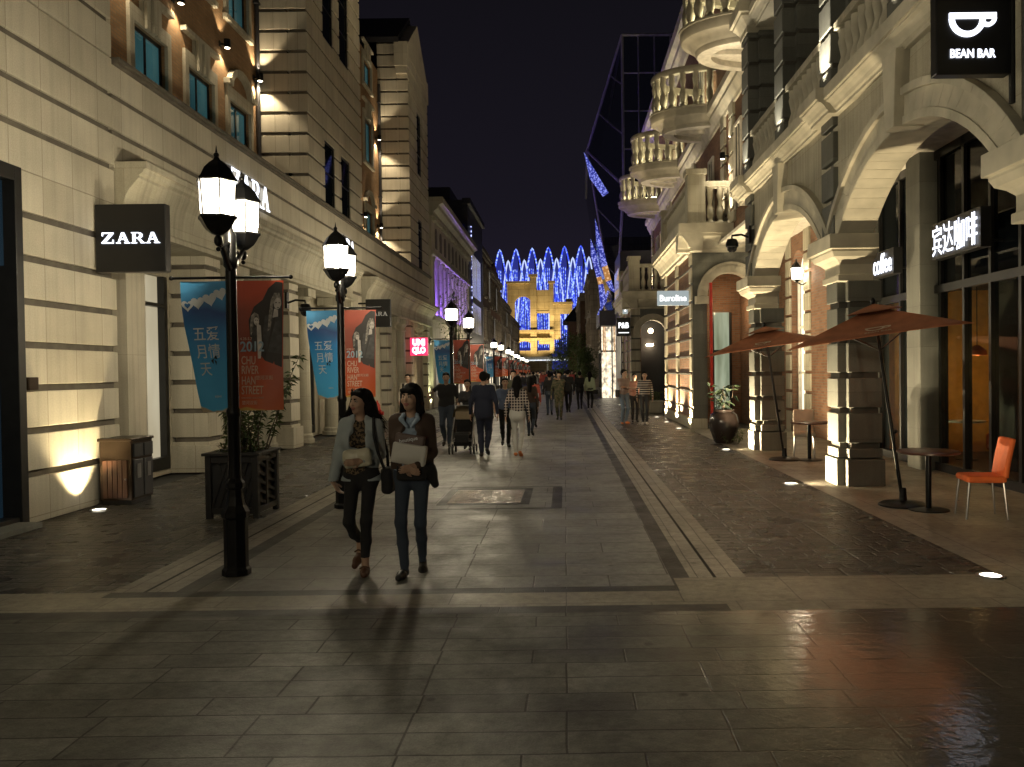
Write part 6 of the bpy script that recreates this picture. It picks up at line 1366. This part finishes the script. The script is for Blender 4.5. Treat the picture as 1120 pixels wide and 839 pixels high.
def pattern(name, kind, c1, c2, sc):
    m, n, l, p = NM(name); p.inputs['Roughness'].default_value = .85; tcn = _n(n, 'ShaderNodeTexCoord'); mx = _n(n, 'ShaderNodeMix'); mx.data_type = 'RGBA'; mx.inputs[6].default_value = (*c1, 1); mx.inputs[7].default_value = (*c2, 1)
    s = _n(n, 'ShaderNodeSeparateXYZ'); l.new(tcn.outputs['Object'], s.inputs[0])
    def saw(out, f):
        a = _n(n, 'ShaderNodeMath', operation='MULTIPLY'); l.new(out, a.inputs[0]); a.inputs[1].default_value = f; b = _n(n, 'ShaderNodeMath', operation='FRACT'); l.new(a.outputs[0], b.inputs[0]); c = _n(n, 'ShaderNodeMath', operation='GREATER_THAN'); l.new(b.outputs[0], c.inputs[0]); return c
    if kind == 'stripes': a = saw(s.outputs['Z'], sc); a.inputs[1].default_value = .62; l.new(a.outputs[0], mx.inputs[0])
    elif kind == 'plaid':
        a = saw(s.outputs['Z'], sc); a.inputs[1].default_value = .72; b = saw(s.outputs['X'], sc); b.inputs[1].default_value = .72; c = _n(n, 'ShaderNodeMath', operation='MAXIMUM'); l.new(a.outputs[0], c.inputs[0]); l.new(b.outputs[0], c.inputs[1]); l.new(c.outputs[0], mx.inputs[0])
    else:
        v = _n(n, 'ShaderNodeTexNoise'); v.inputs['Scale'].default_value = sc; v.inputs['Detail'].default_value = 2; l.new(tcn.outputs['Object'], v.inputs['Vector']); g = _n(n, 'ShaderNodeMapRange'); g.inputs['From Min'].default_value = .48; g.inputs['From Max'].default_value = .53; l.new(v.outputs['Fac'], g.inputs['Value']); l.new(g.outputs[0], mx.inputs[0])
    l.new(mx.outputs[2], p.inputs['Base Color']); MATS[name] = m
pattern('cloth_striped', 'stripes', (.025, .025, .03), (.50, .47, .42), 14); pattern('cloth_plaid', 'plaid', (.03, .022, .03), (.48, .42, .38), 17); pattern('cloth_camo', 'camo', (.045, .05, .025), (.10, .085, .05), 16); pattern('cloth_patterned', 'camo', (.012, .010, .009), (.16, .11, .06), 42); pattern('cloth_check', 'plaid', (.20, .13, .12), (.36, .30, .27), 22)

def person(label, x, y, face=0, H=1.70, fem=False, top='cloth_black', bottom='cloth_black', shoe='shoe_black', skin='skin', hair='short', stride=.0, lead=1, arms=((0, 0), (0, 0)), look=0, lean=0, res=.012, sleeve='long', coat=None, collar=None, heavy=1.0, group=None, extras=None, bare_ankle=False, lift=.10):
    """standing or walking figure; face = direction in degrees (0 looks at the camera side, 180 away); arms: (forward, outward) wrist offsets or an absolute wrist position per side"""
    s = H / 1.70; r_ = root('person', label, 'person', (x, y, 0), R(face), group); pr = []
    S = lambda *a: V3(*a) * s
    mats = [skin, top, bottom, shoe, 'lip', 'eye_white', 'eye_dark']
    hw, sw = (.082, .150) if fem else (.085, .172); hip_z = .885; tilt = lean
    C = lambda z: V3(0, -tilt * max(0, z - .9), 0)
    tops = 1; hv = heavy * (.92 if fem else 1.0)
    # feet and legs
    J = {}
    for sd in (-1, 1):
        fwd = sd == lead
        ank = S(sd * (.075 if not stride else .055), (-stride if fwd else stride * .95), .085 + (0 if fwd or not stride else lift)); hp = S(sd * hw, 0, hip_z)
        kn = ik(hp, ank, .425 * s, .41 * s, (sd * .08, -1, 0)); J[sd] = (hp, kn, ank)
        pr.append(cap(hp, kn, .082 * s * hv, .056 * s * hv, 2, .04)); pr.append(cap(kn, kn * .55 + ank * .45 + S(0, .012, 0), .055 * s * hv, .054 * s * hv, 2, .03)); pr.append(cap(kn * .55 + ank * .45 + S(0, .010, 0), ank + S(0, 0, .035 if not bare_ankle else .09), .054 * s * hv, (.047 if not fem else .040) * s, 2, .02))
        pr.append(cap(ank + S(0, 0, .06 if not bare_ankle else .12), ank + S(0, 0, -.02), .036 * s, .034 * s, 0 if bare_ankle else 2, .015))
        pit = 0 if (fwd or not stride) else R(38)
        fd = V3(sd * .15, -math.cos(pit), -math.sin(pit)); fd /= np.linalg.norm(fd); heel = ank + S(0, .028, -.045); toe = ank + fd * .155 * s + S(0, 0, -.052 if not pit else -.045)
        pr.append(cap(heel, toe * .6 + heel * .4, .036 * s, .040 * s, 3, .02)); pr.append(cap(toe * .6 + heel * .4, toe, .040 * s, .030 * s, 3, .02))
    # trunk
    pr.append(cap(S(-.055, .012, .90), S(.055, .012, .90), .115 * s * hv, None, 2, .05, .86)); pr.append(cap(S(-.05, .03, .86), S(.05, .03, .86), .095 * s * hv, None, 2, .05, .95))
    pr.append(cap(S(-.045, 0, 1.03) + C(1.03), S(.045, 0, 1.03) + C(1.03), .110 * s * hv * (.95 if fem else 1.05), None, 1, .06, .80))
    pr.append(cap(S(-.075, 0, 1.22) + C(1.22), S(.075, 0, 1.22) + C(1.22), .112 * s * hv, None, 1, .06, .86))
    pr.append(cap(S(-sw + .05, .008, 1.355) + C(1.36), S(sw - .05, .008, 1.355) + C(1.36), .075 * s * hv, None, 1, .06, .95))
    pr.append(cap(S(-.04, 0, .97) + C(.97), S(.04, 0, 1.05) + C(1.0), .115 * s * hv, None, 1, .05, .84))
    if fem:
        for sd in (-1, 1): pr.append(ell(S(sd * .068, -.085, 1.225) + C(1.22), S(.058, .050, .058), 1, .03))
    nk = S(0, .005, 1.41) + C(1.41); hd = S(0, -.022, 1.585) + C(1.6)
    pr.append(cap(nk, S(0, -.008, 1.51) + C(1.5), .052 * s * (.88 if fem else 1), .047 * s * (.9 if fem else 1), 0, .025))
    # head
    Rm = np.array(rz(R(look))); Hd = lambda a, b, c: hd + Rm @ S(a, b, c)
    pr.append(ell(Hd(0, .012, .030), S(.074, .092, .088), 0, .02, Rm)); pr.append(ell(Hd(0, -.020, -.030), S(.061, .068, .080), 0, .03, Rm)); pr.append(ell(Hd(0, -.050, -.088), S(.026, .024, .020), 0, .03, Rm))
    pr.append(cap(Hd(0, -.082, .012), Hd(0, -.100, -.026), .008 * s, .012 * s, 0, .012))
    for sd in (-1, 1):
        pr.append(ell(Hd(sd * .076, .012, -.008), S(.011, .020, .030), 0, .008, Rm)); pr.append(ell(Hd(sd * .040, -.062, -.028), S(.022, .018, .020), 0, .02, Rm))
        pr.append(ell(Hd(sd * .030, -.0765, .010), S(.0125, .0065, .0058), 5, .003, Rm)); pr.append(ell(Hd(sd * .030, -.0815, .010), S(.0056, .0040, .0048), 6, .002, Rm)); pr.append(cap(Hd(sd * .018, -.0845, .031), Hd(sd * .044, -.0755, .033), .0038 * s, .003 * s, 6, .003))
    pr.append(cap(Hd(-.017, -.084, -.054), Hd(.017, -.084, -.054), .0078 * s, None, 4, .005)); pr.append(ell(Hd(0, -.086, -.063), S(.015, .008, .006), 4, .004, Rm))
    # arms
    W_ = {}
    for i, sd in enumerate((-1, 1)):
        a = arms[i]; sh = S(sd * sw, .008, 1.375) + C(1.37)
        wr = V3(*a) * 1.0 if len(a) == 3 else sh + S(sd * (.07 + a[1]), -a[0] - .01, -.52 + .9 * (a[0] ** 2 + a[1] ** 2) ** .5 * .35)
        if len(a) == 3: wr = wr * s
        el = ik(sh, wr, .285 * s, .25 * s, (sd * .45, .9, -.3)); d = wr - el; d /= np.linalg.norm(d); W_[sd] = (sh, el, wr)
        if np.linalg.norm(wr - el) > .26 * s: wr = el + d * .25 * s
        m_up = 1; m_lo = 1 if sleeve == 'long' else 0
        pr.append(cap(sh, el, .050 * s * hv, .040 * s * hv, m_up, .04)); pr.append(cap(el, el * .45 + wr * .55, .039 * s * hv, .034 * s, m_lo, .02)); pr.append(cap(el * .45 + wr * .55, wr - d * .01, .034 * s, .031 * s if sleeve == 'long' else .024 * s, m_lo, .02)); pr.append(cap(wr - d * .03 * s, wr + d * .015 * s, .024 * s, .022 * s, 0, .01))
        pn = V3(-sd, -.1, 0) if len(a) != 3 or a[2] < .95 else V3(0, 1, .2)
        hd_dir = d if len(a) != 3 else d * .6 + V3(-sd * .5, 0, 0)
        hand(pr, wr + d * .01, hd_dir, pn, -1 if sd < 0 else 1, 0, s * .98, .55)
    body = sdf_part('body', pr, mats, res, r_)
    # hair
    hp_ = []
    if hair == 'short':
        hp_ = [ell(Hd(0, .026, .046), S(.082, .092, .084), 0, .02, Rm), ell(Hd(0, .062, .0), S(.072, .052, .075), 0, .02, Rm), cap(Hd(-.055, -.055, .082), Hd(.055, -.050, .085), .024 * s, None, 0, .02)]
        hp_ += [ell(Hd(sd * .070, .02, .015), S(.016, .036, .045), 0, .015, Rm) for sd in (-1, 1)]
    elif hair == 'bob':
        hp_ = [ell(Hd(0, .022, .046), S(.090, .098, .090), 0, .02, Rm), ell(Hd(0, .075, -.02), S(.085, .055, .12), 0, .03, Rm)]
        hp_ += [cap(Hd(sd * .078, .005, .03), Hd(sd * .082, .0, -.115), .026 * s, .030 * s, 0, .03) for sd in (-1, 1)] + [cap(Hd(sd * .07, .05, -.06), Hd(sd * .075, .05, -.15), .035 * s, .026 * s, 0, .03) for sd in (-1, 1)]
        hp_ += [cap(Hd(-.05, -.066, .066), Hd(.055, -.066, .066), .021 * s, None, 0, .02), cap(Hd(0, -.03, .11), Hd(.03, -.075, .06), .022 * s, .018 * s, 0, .02)]
    elif hair == 'long':
        hp_ = [ell(Hd(0, .024, .048), S(.088, .098, .088), 0, .02, Rm), ell(Hd(0, .078, -.03), S(.092, .052, .14), 0, .03, Rm), cap(Hd(0, .085, -.05), S(0, .105, 1.30) + C(1.3), .075 * s, .055 * s, 0, .05)]
        hp_ += [cap(Hd(sd * .072, .02, .04), Hd(sd * .088, .02, -.10), .026 * s, .032 * s, 0, .03) for sd in (-1, 1)]
        hp_ += [cap(Hd(-.045, -.055, .082), Hd(.045, -.055, .082), .022 * s, None, 0, .02)]
    elif hair == 'flowing':
        hp_ = [ell(Hd(0, .026, .046), S(.086, .098, .088), 0, .02, Rm), ell(Hd(.01, .080, -.03), S(.092, .055, .14), 0, .03, Rm)]
        hp_ += [cap(Hd(-.070, .0, .045), Hd(-.082, .02, -.09), .024 * s, .030 * s, 0, .03), cap(Hd(-.08, .03, -.09), S(-.135, .0, 1.36), .034 * s, .022 * s, 0, .03), cap(Hd(-.05, .06, -.1), S(-.10, .05, 1.33), .04 * s, .03 * s, 0, .03)]
        hp_ += [cap(Hd(.070, .02, .05), Hd(.095, .04, -.06), .030 * s, .040 * s, 0, .03), cap(Hd(.09, .04, -.05), S(.165, .03, 1.40), .045 * s, .035 * s, 0, .03), cap(Hd(.07, .07, -.04), S(.13, .07, 1.36), .06 * s, .04 * s, 0, .03), cap(S(.165, .03, 1.40), S(.195, .03, 1.36), .03 * s, .012 * s, 0, .02), cap(S(.13, .06, 1.36), S(.16, .06, 1.31), .035 * s, .015 * s, 0, .02)]
        hp_ += [cap(Hd(-.03, -.058, .084), Hd(.055, -.045, .080), .020 * s, None, 0, .02)]
    if hp_: sdf_part('hair', hp_, ['hair_black'], res, r_)
    if hair in ('flowing', 'bob') and res < .008:      # loose strands over the smooth mass of hair
        rh = random.Random(5); st_ = MB()
        for q in range(110):
            sd = rh.choice((-1, 1)); a0 = rh.uniform(-.5, 1.2); top_ = Hd(sd * .06 * math.cos(a0), -.02 + .09 * math.sin(a0) * rh.uniform(.4, 1), .10 + rh.uniform(-.04, .03)); mid = Hd(sd * (.098 + rh.uniform(-.01, .02)), .03 + .07 * math.sin(a0), -.05 + rh.uniform(-.03, .03))
            if hair == 'flowing': end = S(sd * (.15 if sd < 0 else .20) + rh.uniform(-.05, .05), .03 + rh.uniform(-.04, .07), 1.35 + rh.uniform(-.07, .06))
            else: end = Hd(sd * (.085 + rh.uniform(-.02, .03)), .02 + rh.uniform(-.05, .06), -.17 + rh.uniform(-.04, .03))
            pts = [(1 - t) ** 2 * top_ + 2 * t * (1 - t) * mid + t * t * end for t in (0, .2, .4, .6, .8, 1)]; st_.tube([tuple(v) for v in pts], [.0035, .0035, .0035, .003, .0025, .001], 4)
        part('hair_strand', st_, 'hair_black', r_, local=True)
    if coat or extras:
        ctx = dict(s=s, S=S, C=C, J=J, W=W_, sw=sw, hv=hv, res=res, root=r_, Hd=Hd)
        if coat: coat(ctx)
        if extras: extras(ctx)
    return r_
def jacket(mat, length=.88, open_w=.06, thick=.016, lapel=None, name='jacket'):
    def fn(c):
        S, C, s, sw, hv = c['S'], c['C'], c['s'], c['sw'], c['hv']; q = []
        q.append(cap(S(-sw + .045, .012, 1.365) + C(1.36), S(sw - .045, .012, 1.365) + C(1.36), .080 * s * hv + thick * .6, None, 0, .05, .98)); q.append(cap(S(-.078, .004, 1.22) + C(1.22), S(.078, .004, 1.22) + C(1.22), .116 * s * hv + thick, None, 0, .06, .92))
        q.append(cap(S(-.055, .006, 1.05) + C(1.05), S(.055, .006, 1.05) + C(1.05), .118 * s * hv + thick, None, 0, .06, .88)); q.append(cap(S(-.065, .015, length) + C(.9), S(.065, .015, length) + C(.9), .125 * s * hv + thick, None, 0, .06, .88))
        for sd in (-1, 1):
            sh, el, wr = c['W'][sd]; q.append(cap(sh, el, .054 * s * hv + thick * .5, .046 * s + thick * .5, 0, .03)); q.append(cap(el, wr - (wr - el) * .05, .045 * s + thick * .5, .040 * s + thick * .3, 0, .02))
        for sd in (-1, 1): q.append(ell(S(sd * .068, -.085, 1.225) + C(1.22), S(.074, .068, .078), 0, .04))
        q.append(cap(S(-.05, .02, 1.43) + C(1.43), S(.05, .02, 1.43) + C(1.43), .050 * s, None, 0, .03, .9))
        cuts = [boxp(S(0, 0, .5), S(.5, .5, length - .5 + .02) * 1.0, .001)]
        if open_w: cuts += [cap(S(0, -.16, length - .1), S(0, -.15, 1.15), open_w * 1.55 * s, open_w * 1.1 * s), cap(S(0, -.15, 1.15), S(0, -.085, 1.46), open_w * 1.1 * s, open_w * 1.0 * s)]
        cuts += [cap(S(0, 0, 1.40), S(0, -.01, 1.60), .050 * s, .056 * s)]
        sdf_part(name, q, [mat], c['res'], c['root'], cuts)
    return fn

# ------------------------------------------------------------------ the two women in front
def extras_w1(c):
    S, s, r_ = c['S'], c['s'], c['root']
    q = [boxp(S(.005, -.165, 1.075), S(.125, .030, .085), .028, 0, .02, np.array([[.99, 0, -.12], [0, 1, 0], [.12, 0, .99]])), ell(S(-.05, -.175, 1.08), S(.07, .04, .07), 0, .03), ell(S(.07, -.17, 1.10), S(.06, .04, .05), 0, .03)]
    h = root('foil_pouch', 'crumpled khaki foil pouch held against the waist by the woman in the grey jacket', 'pouch', (c['root'].location.x, c['root'].location.y, 0), c['root'].rotation_euler.z); sdf_part('pouch', q, ['pouch_foil'], .007, h)
    b = root('shoulder_bag', 'black shoulder bag hanging at the hip of the woman in the grey jacket', 'bag', (c['root'].location.x, c['root'].location.y, 0), c['root'].rotation_euler.z)
    sdf_part('bag_body', [boxp(S(.245, .03, .84), S(.055, .10, .12), .04, 0, .02), boxp(S(.235, .03, .91), S(.045, .09, .06), .03, 0, .02)], ['cloth_black'], .009, b)
    m = MB(); m.tube([tuple(S(.235, -.04, .93)), tuple(S(.185, -.115, 1.12)), tuple(S(.150, -.120, 1.28)), tuple(S(.135, -.06, 1.43)), tuple(S(.14, .03, 1.455)), tuple(S(.16, .10, 1.36)), tuple(S(.22, .11, 1.1)), tuple(S(.235, .08, .93))], .014, 8); part('strap', m, 'cloth_black', b, local=True)
    w = MB(); sh, el, wr = c['W'][1]; d = (wr - el) / np.linalg.norm(wr - el); p0 = wr - d * .012; w.tube([tuple(p0 - d * .010), tuple(p0 + d * .010)], .0285 * s, 14); part('wristwatch', w, 'steel', r_, local=True)
    for sd in (-1, 1):
        hp, kn, an = c['J'][sd]; m = MB(); m.tube([tuple(an + V3(-.035, -.055, -.02)), tuple(an + V3(0, -.075, .004)), tuple(an + V3(.04, -.055, -.02))], .009, 6); part('sandal_strap', m, 'shoe_brown', r_, local=True)
person('woman in open grey jacket and black trousers walking with a foil pouch', -1.84, 7.30, R(0), 1.63, True, 'cloth_patterned', 'cloth_black', 'shoe_brown', 'skin', 'flowing', .13, 1, ((-.27, -.03, .80), (.055, -.175, 1.055)), -32, .0, .0062, 'long', jacket('cloth_greyblue', .83, .070, name='jacket'), extras=extras_w1, bare_ankle=True, lift=.10)
def extras_w2(c):
    S, s, r_ = c['S'], c['s'], c['root']; loc = (c['root'].location.x, c['root'].location.y, 0)
    b = root('shopping_bag', 'brown and white shopping bag hugged to the chest by the woman in the brown cardigan', 'bag', loc, c['root'].rotation_euler.z); t = np.array([[.985, 0, .17], [0, 1, 0], [-.17, 0, .985]])
    wp = sdf_part('bag_body', [boxp(S(.01, -.178, 1.095), S(.150, .042, .090), .012, 0, .004, t), ell(S(.0, -.20, 1.07), S(.10, .035, .05), 0, .03)], ['bag_white'], .0075, b); sdf_part('bag_flap', [boxp(S(.015, -.160, 1.205), S(.130, .034, .060), .012, 0, .004, t)], ['bag_brown'], .0075, b)
    m = text('boutique', .045, .0006, 1, .0005); m.xf(lambda x, y, z: (-.07 + x * .985 - z * .17, -.1985 * s + y, 1.195 * s + z * .985 + x * .17)); part('lettering', m, 'print_white', b, local=True)
    k = root('dark_bag', 'dark bag with a jacket draped at the hip below the brown and white shopping bag', 'bag', loc, c['root'].rotation_euler.z)
    sdf_part('bag_body', [boxp(S(.02, -.155, .93), S(.13, .035, .075), .03, 0, .02), cap(S(.16, -.05, .95), S(.20, .02, .80), .06, .035, 0, .04), cap(S(.10, -.12, .95), S(.17, -.04, .90), .05, .05, 0, .04)], ['cloth_black'], .009, k)
    q = [cap(S(-.075, -.098, 1.40), S(-.02, -.118, 1.33), .020 * s, .014 * s, 0, .01), cap(S(.075, -.098, 1.40), S(.02, -.118, 1.33), .020 * s, .014 * s, 0, .01), cap(S(-.06, -.05, 1.435), S(-.07, -.095, 1.40), .020 * s, None, 0, .02), cap(S(.06, -.05, 1.435), S(.07, -.095, 1.40), .020 * s, None, 0, .02), cap(S(-.06, .03, 1.445), S(.06, .03, 1.445), .022, None, 0, .02)]
    sdf_part('collar', q, ['cloth_lightblue'], .0075, r_)
person('woman in brown cardigan and dark jeans hugging a brown and white shopping bag', -1.36, 7.18, R(0), 1.67, True, 'cloth_lightblue', 'denim', 'shoe_black', 'skin', 'bob', .14, -1, ((-.035, -.195, .985), (.08, -.20, 1.0)), -18, .0, .0062, 'long', jacket('cloth_brown', .93, .062, name='cardigan'), extras=extras_w2, lift=.03)
# ------------------------------------------------------------------ the others, by place in the street
N = .0115
person('man in white polo and red tie strap standing under the red square sign', -4.95, 25.6, 10, 1.72, top='cloth_offwhite', bottom='cloth_charcoal', res=N, arms=((.03, .02), (.03, .02)))
person('man in black polo shirt leaning one hand out beside the stroller', -2.82, 19.3, 5, 1.76, top='cloth_black', bottom='denim', shoe='shoe_black', heavy=1.12, sleeve='short', res=N, stride=.05, arms=((-.42, .05, 1.20), (.02, .05)))
person('woman in dark blouse pushing the baby stroller', -2.22, 18.5, 0, 1.60, True, 'cloth_charcoal', 'cloth_black', 'shoe_black', hair='short', sleeve='short', res=N, stride=.08, arms=((-.17, -.32, 1.02), (.17, -.32, 1.02)))
person('man in navy jumper and dark trousers seen from behind in mid street', -1.70, 16.95, 182, 1.77, top='cloth_navy', bottom='cloth_navy', heavy=1.14, res=.010, arms=((.0, .03), (.02, .03)), collar='cloth_white', stride=.02)
person('man in white shirt seen from behind past the stroller', -2.15, 22.5, 178, 1.72, top='cloth_white', bottom='cloth_charcoal', res=N, stride=.1)
person('boy in blue shirt walking towards the viewer beside the checked shirt woman', -1.42, 19.2, 8, 1.62, top='cloth_blue', bottom='cloth_black', sleeve='short', res=N, stride=.16, arms=((.08, .02), (-.05, .02)))
person('woman in checked shirt white trousers and orange shoes seen from behind', -1.0, 16.95, 176, 1.66, True, 'cloth_plaid', 'cloth_white', 'shoe_orange', hair='long', res=.010, stride=.09, lift=.05, arms=((.05, .02), (-.03, .03)), heavy=1.08)
person('man in grey shirt behind the checked shirt woman', -1.55, 24.5, 3, 1.80, top='cloth_olive', bottom='cloth_black', res=N, stride=.12)
person('woman in dark top partly hidden behind the checked shirt woman', -.95, 22.0, 176, 1.62, True, 'cloth_brown', 'denim', hair='long', res=N, stride=.1)
person('woman in red cardigan walking away behind the checked shirt woman', -.98, 25.2, 180, 1.63, True, 'cloth_red', 'cloth_black', hair='bob', res=N, stride=.13)
person('man in camouflage jacket and trousers walking towards the viewer', -.22, 29.4, 0, 1.72, top='cloth_camo', bottom='cloth_camo', res=N, stride=.07, lift=.04, heavy=1.08, arms=((.0, .04), (-.07, -.14, 1.44)))
person('person in dark jacket striding just left of the camouflage man', -.62, 32.2, 186, 1.68, top='cloth_black', bottom='denim', res=N, stride=.2)
person('man in dark suit striding just right of the camouflage man', .12, 34.0, 175, 1.80, top='cloth_black', bottom='cloth_black', res=N, stride=.24)
person('man in white shirt and tan trousers walking away in the far middle', -1.75, 45, 180, 1.74, top='cloth_white', bottom='cloth_tan', res=.014, stride=.08)
person('man in black jacket walking with the woman in pale green', .66, 36.6, 184, 1.72, top='cloth_black', bottom='cloth_charcoal', res=.013, stride=.06)
person('woman in pale green coat with dark bag on the kerb strip', 1.10, 36.2, 170, 1.70, True, 'cloth_green', 'cloth_black', 'shoe_white', hair='long', res=.013, coat=jacket('cloth_green', .84, 0))
person('man in check shirt with folded arms and jeans at the brick corner', 1.93, 26.7, 22, 1.78, top='cloth_check', bottom='denim_light', shoe='shoe_orange', res=N, arms=((.10, -.21, 1.12), (-.10, -.22, 1.15)), look=30, stride=.03, lift=0)
person('boy in pinkish shirt between the folded arms man and the striped man', 2.34, 27.5, 5, 1.64, top='cloth_pinkish', bottom='cloth_black', res=N, arms=((-.05, -.22, 1.15), (.02, .03)))
person('man in black and white striped jumper at the brick corner', 2.58, 26.4, -4, 1.70, top='cloth_striped', bottom='cloth_charcoal', shoe='shoe_white', res=N, stride=.05, lift=.02, arms=((.03, .01), (.03, .01)))
# bags and stroller
b = root('shoulder_bag', 'dark shoulder bag at the hip of the woman in pale green', 'bag', (1.34, 36.15, 0)); sdf_part('bag_body', [boxp((0, 0, .80), (.12, .06, .10), .03)], ['cloth_black'], .015, b)
b = root('shoulder_bag', 'dark bag at the hip of the man with folded arms', 'bag', (1.70, 26.6, 0)); sdf_part('bag_body', [boxp((0, 0, 1.0), (.06, .12, .12), .03)], ['cloth_charcoal'], .015, b)
st = root('baby_stroller', 'dark baby stroller with khaki hood pushed by the woman in dark blouse', 'stroller', (-2.24, 17.75, 0))
m = MB()
for sd in (-1, 1):
    m.tube([(sd * .23, -.28, .16), (sd * .22, .05, .55), (sd * .20, .42, 1.02)], .014, 8); m.tube([(sd * .23, .26, .14), (sd * .22, -.02, .52)], .014, 8); m.tube([(sd * .22, -.22, .30), (sd * .21, .28, .30)], .010, 6)
m.tube([(-.20, .42, 1.02), (.20, .42, 1.02)], .018, 8); m.tube([(-.23, -.20, .28), (.23, -.20, .28)], .01, 6); part('frame', m, 'steel', st, local=True)
sdf_part('seat', [boxp((0, .10, .62), (.17, .03, .22), .03, 0, .03, np.array([[1, 0, 0], [0, .94, -.34], [0, .34, .94]])), boxp((0, -.05, .43), (.17, .16, .035), .03, 0, .03), boxp((0, -.22, .33), (.15, .02, .10), .02, 0, .03)], ['cloth_black'], .014, st)
m = MB(); m.lathe([(.005, .25), (.10, .24), (.19, .18), (.235, .09), (.25, 0), (.235, 0), (.22, .08), (.17, .165), (.09, .22), (.005, .23)], (0, .06, .78), 20, math.pi * -.02, math.pi * 1.02); m.xf(lambda x, y, z: (x * .95, .10 + (y - .06) * 1.1, z)); part('hood', m, 'cloth_tan', st, local=True)
sdf_part('back_panel', [boxp((0, .02, .82), (.17, .02, .09), .015, 0, .01)], ['cloth_tan'], .014, st)
m = MB(); m.box(-.19, .19, -.15, .24, .17, .30); part('basket', m, 'cloth_black', st, local=True, bevel=.02)
for sx_, sy_ in ((-1, -1), (1, -1), (-1, 1), (1, 1)):
    for o_ in (-.035, .035):
        m = MB(); m.lathe([(.045, -.013), (.085, -.013), (.09, -.006), (.09, .006), (.085, .013), (.045, .013)], (0, 0, 0), 16); cx, cyy = sx_ * .23 + o_, sy_ * .27; m.xf(lambda x, y, z: (cx + z, cyy + x, .09 + y)); part('wheel', m, 'shoe_black', st, local=True)
# far crowd under the lamps: a few figures copied along the street
crowd = []
for i, (tp, bt, hr, fem) in enumerate((('cloth_black', 'denim', 'short', False), ('cloth_offwhite', 'cloth_black', 'long', True), ('cloth_charcoal', 'cloth_charcoal', 'short', False), ('cloth_red', 'denim', 'bob', True))):
    lb = ('distant pedestrian in dark jacket in the crowd below the yellow gateway', 'distant pedestrian in pale top in the crowd below the yellow gateway', 'distant pedestrian in charcoal clothes in the crowd below the yellow gateway', 'distant pedestrian in red top in the crowd below the yellow gateway')[i]
    crowd.append(person(lb, -1 + i * .5, 50 + 3 * i, [0, 180, 175, 10][i], 1.68 + .03 * i, fem, tp, bt, hair=hr, stride=.12, res=.018, group='distant crowd ' + ('in dark jackets', 'in pale tops', 'in charcoal', 'in red')[i]))
rnd = random.Random(4)
for k in range(32):
    src = crowd[k % 4 if k % 5 else 0]; yy = rnd.uniform(46, 120); xx = rnd.uniform(-3.4 - yy * .01, 2.2 - yy * .018)
    dup(src, (xx, yy, 0), rnd.uniform(0, 6.28) if k % 3 else (0 if k % 2 else math.pi))
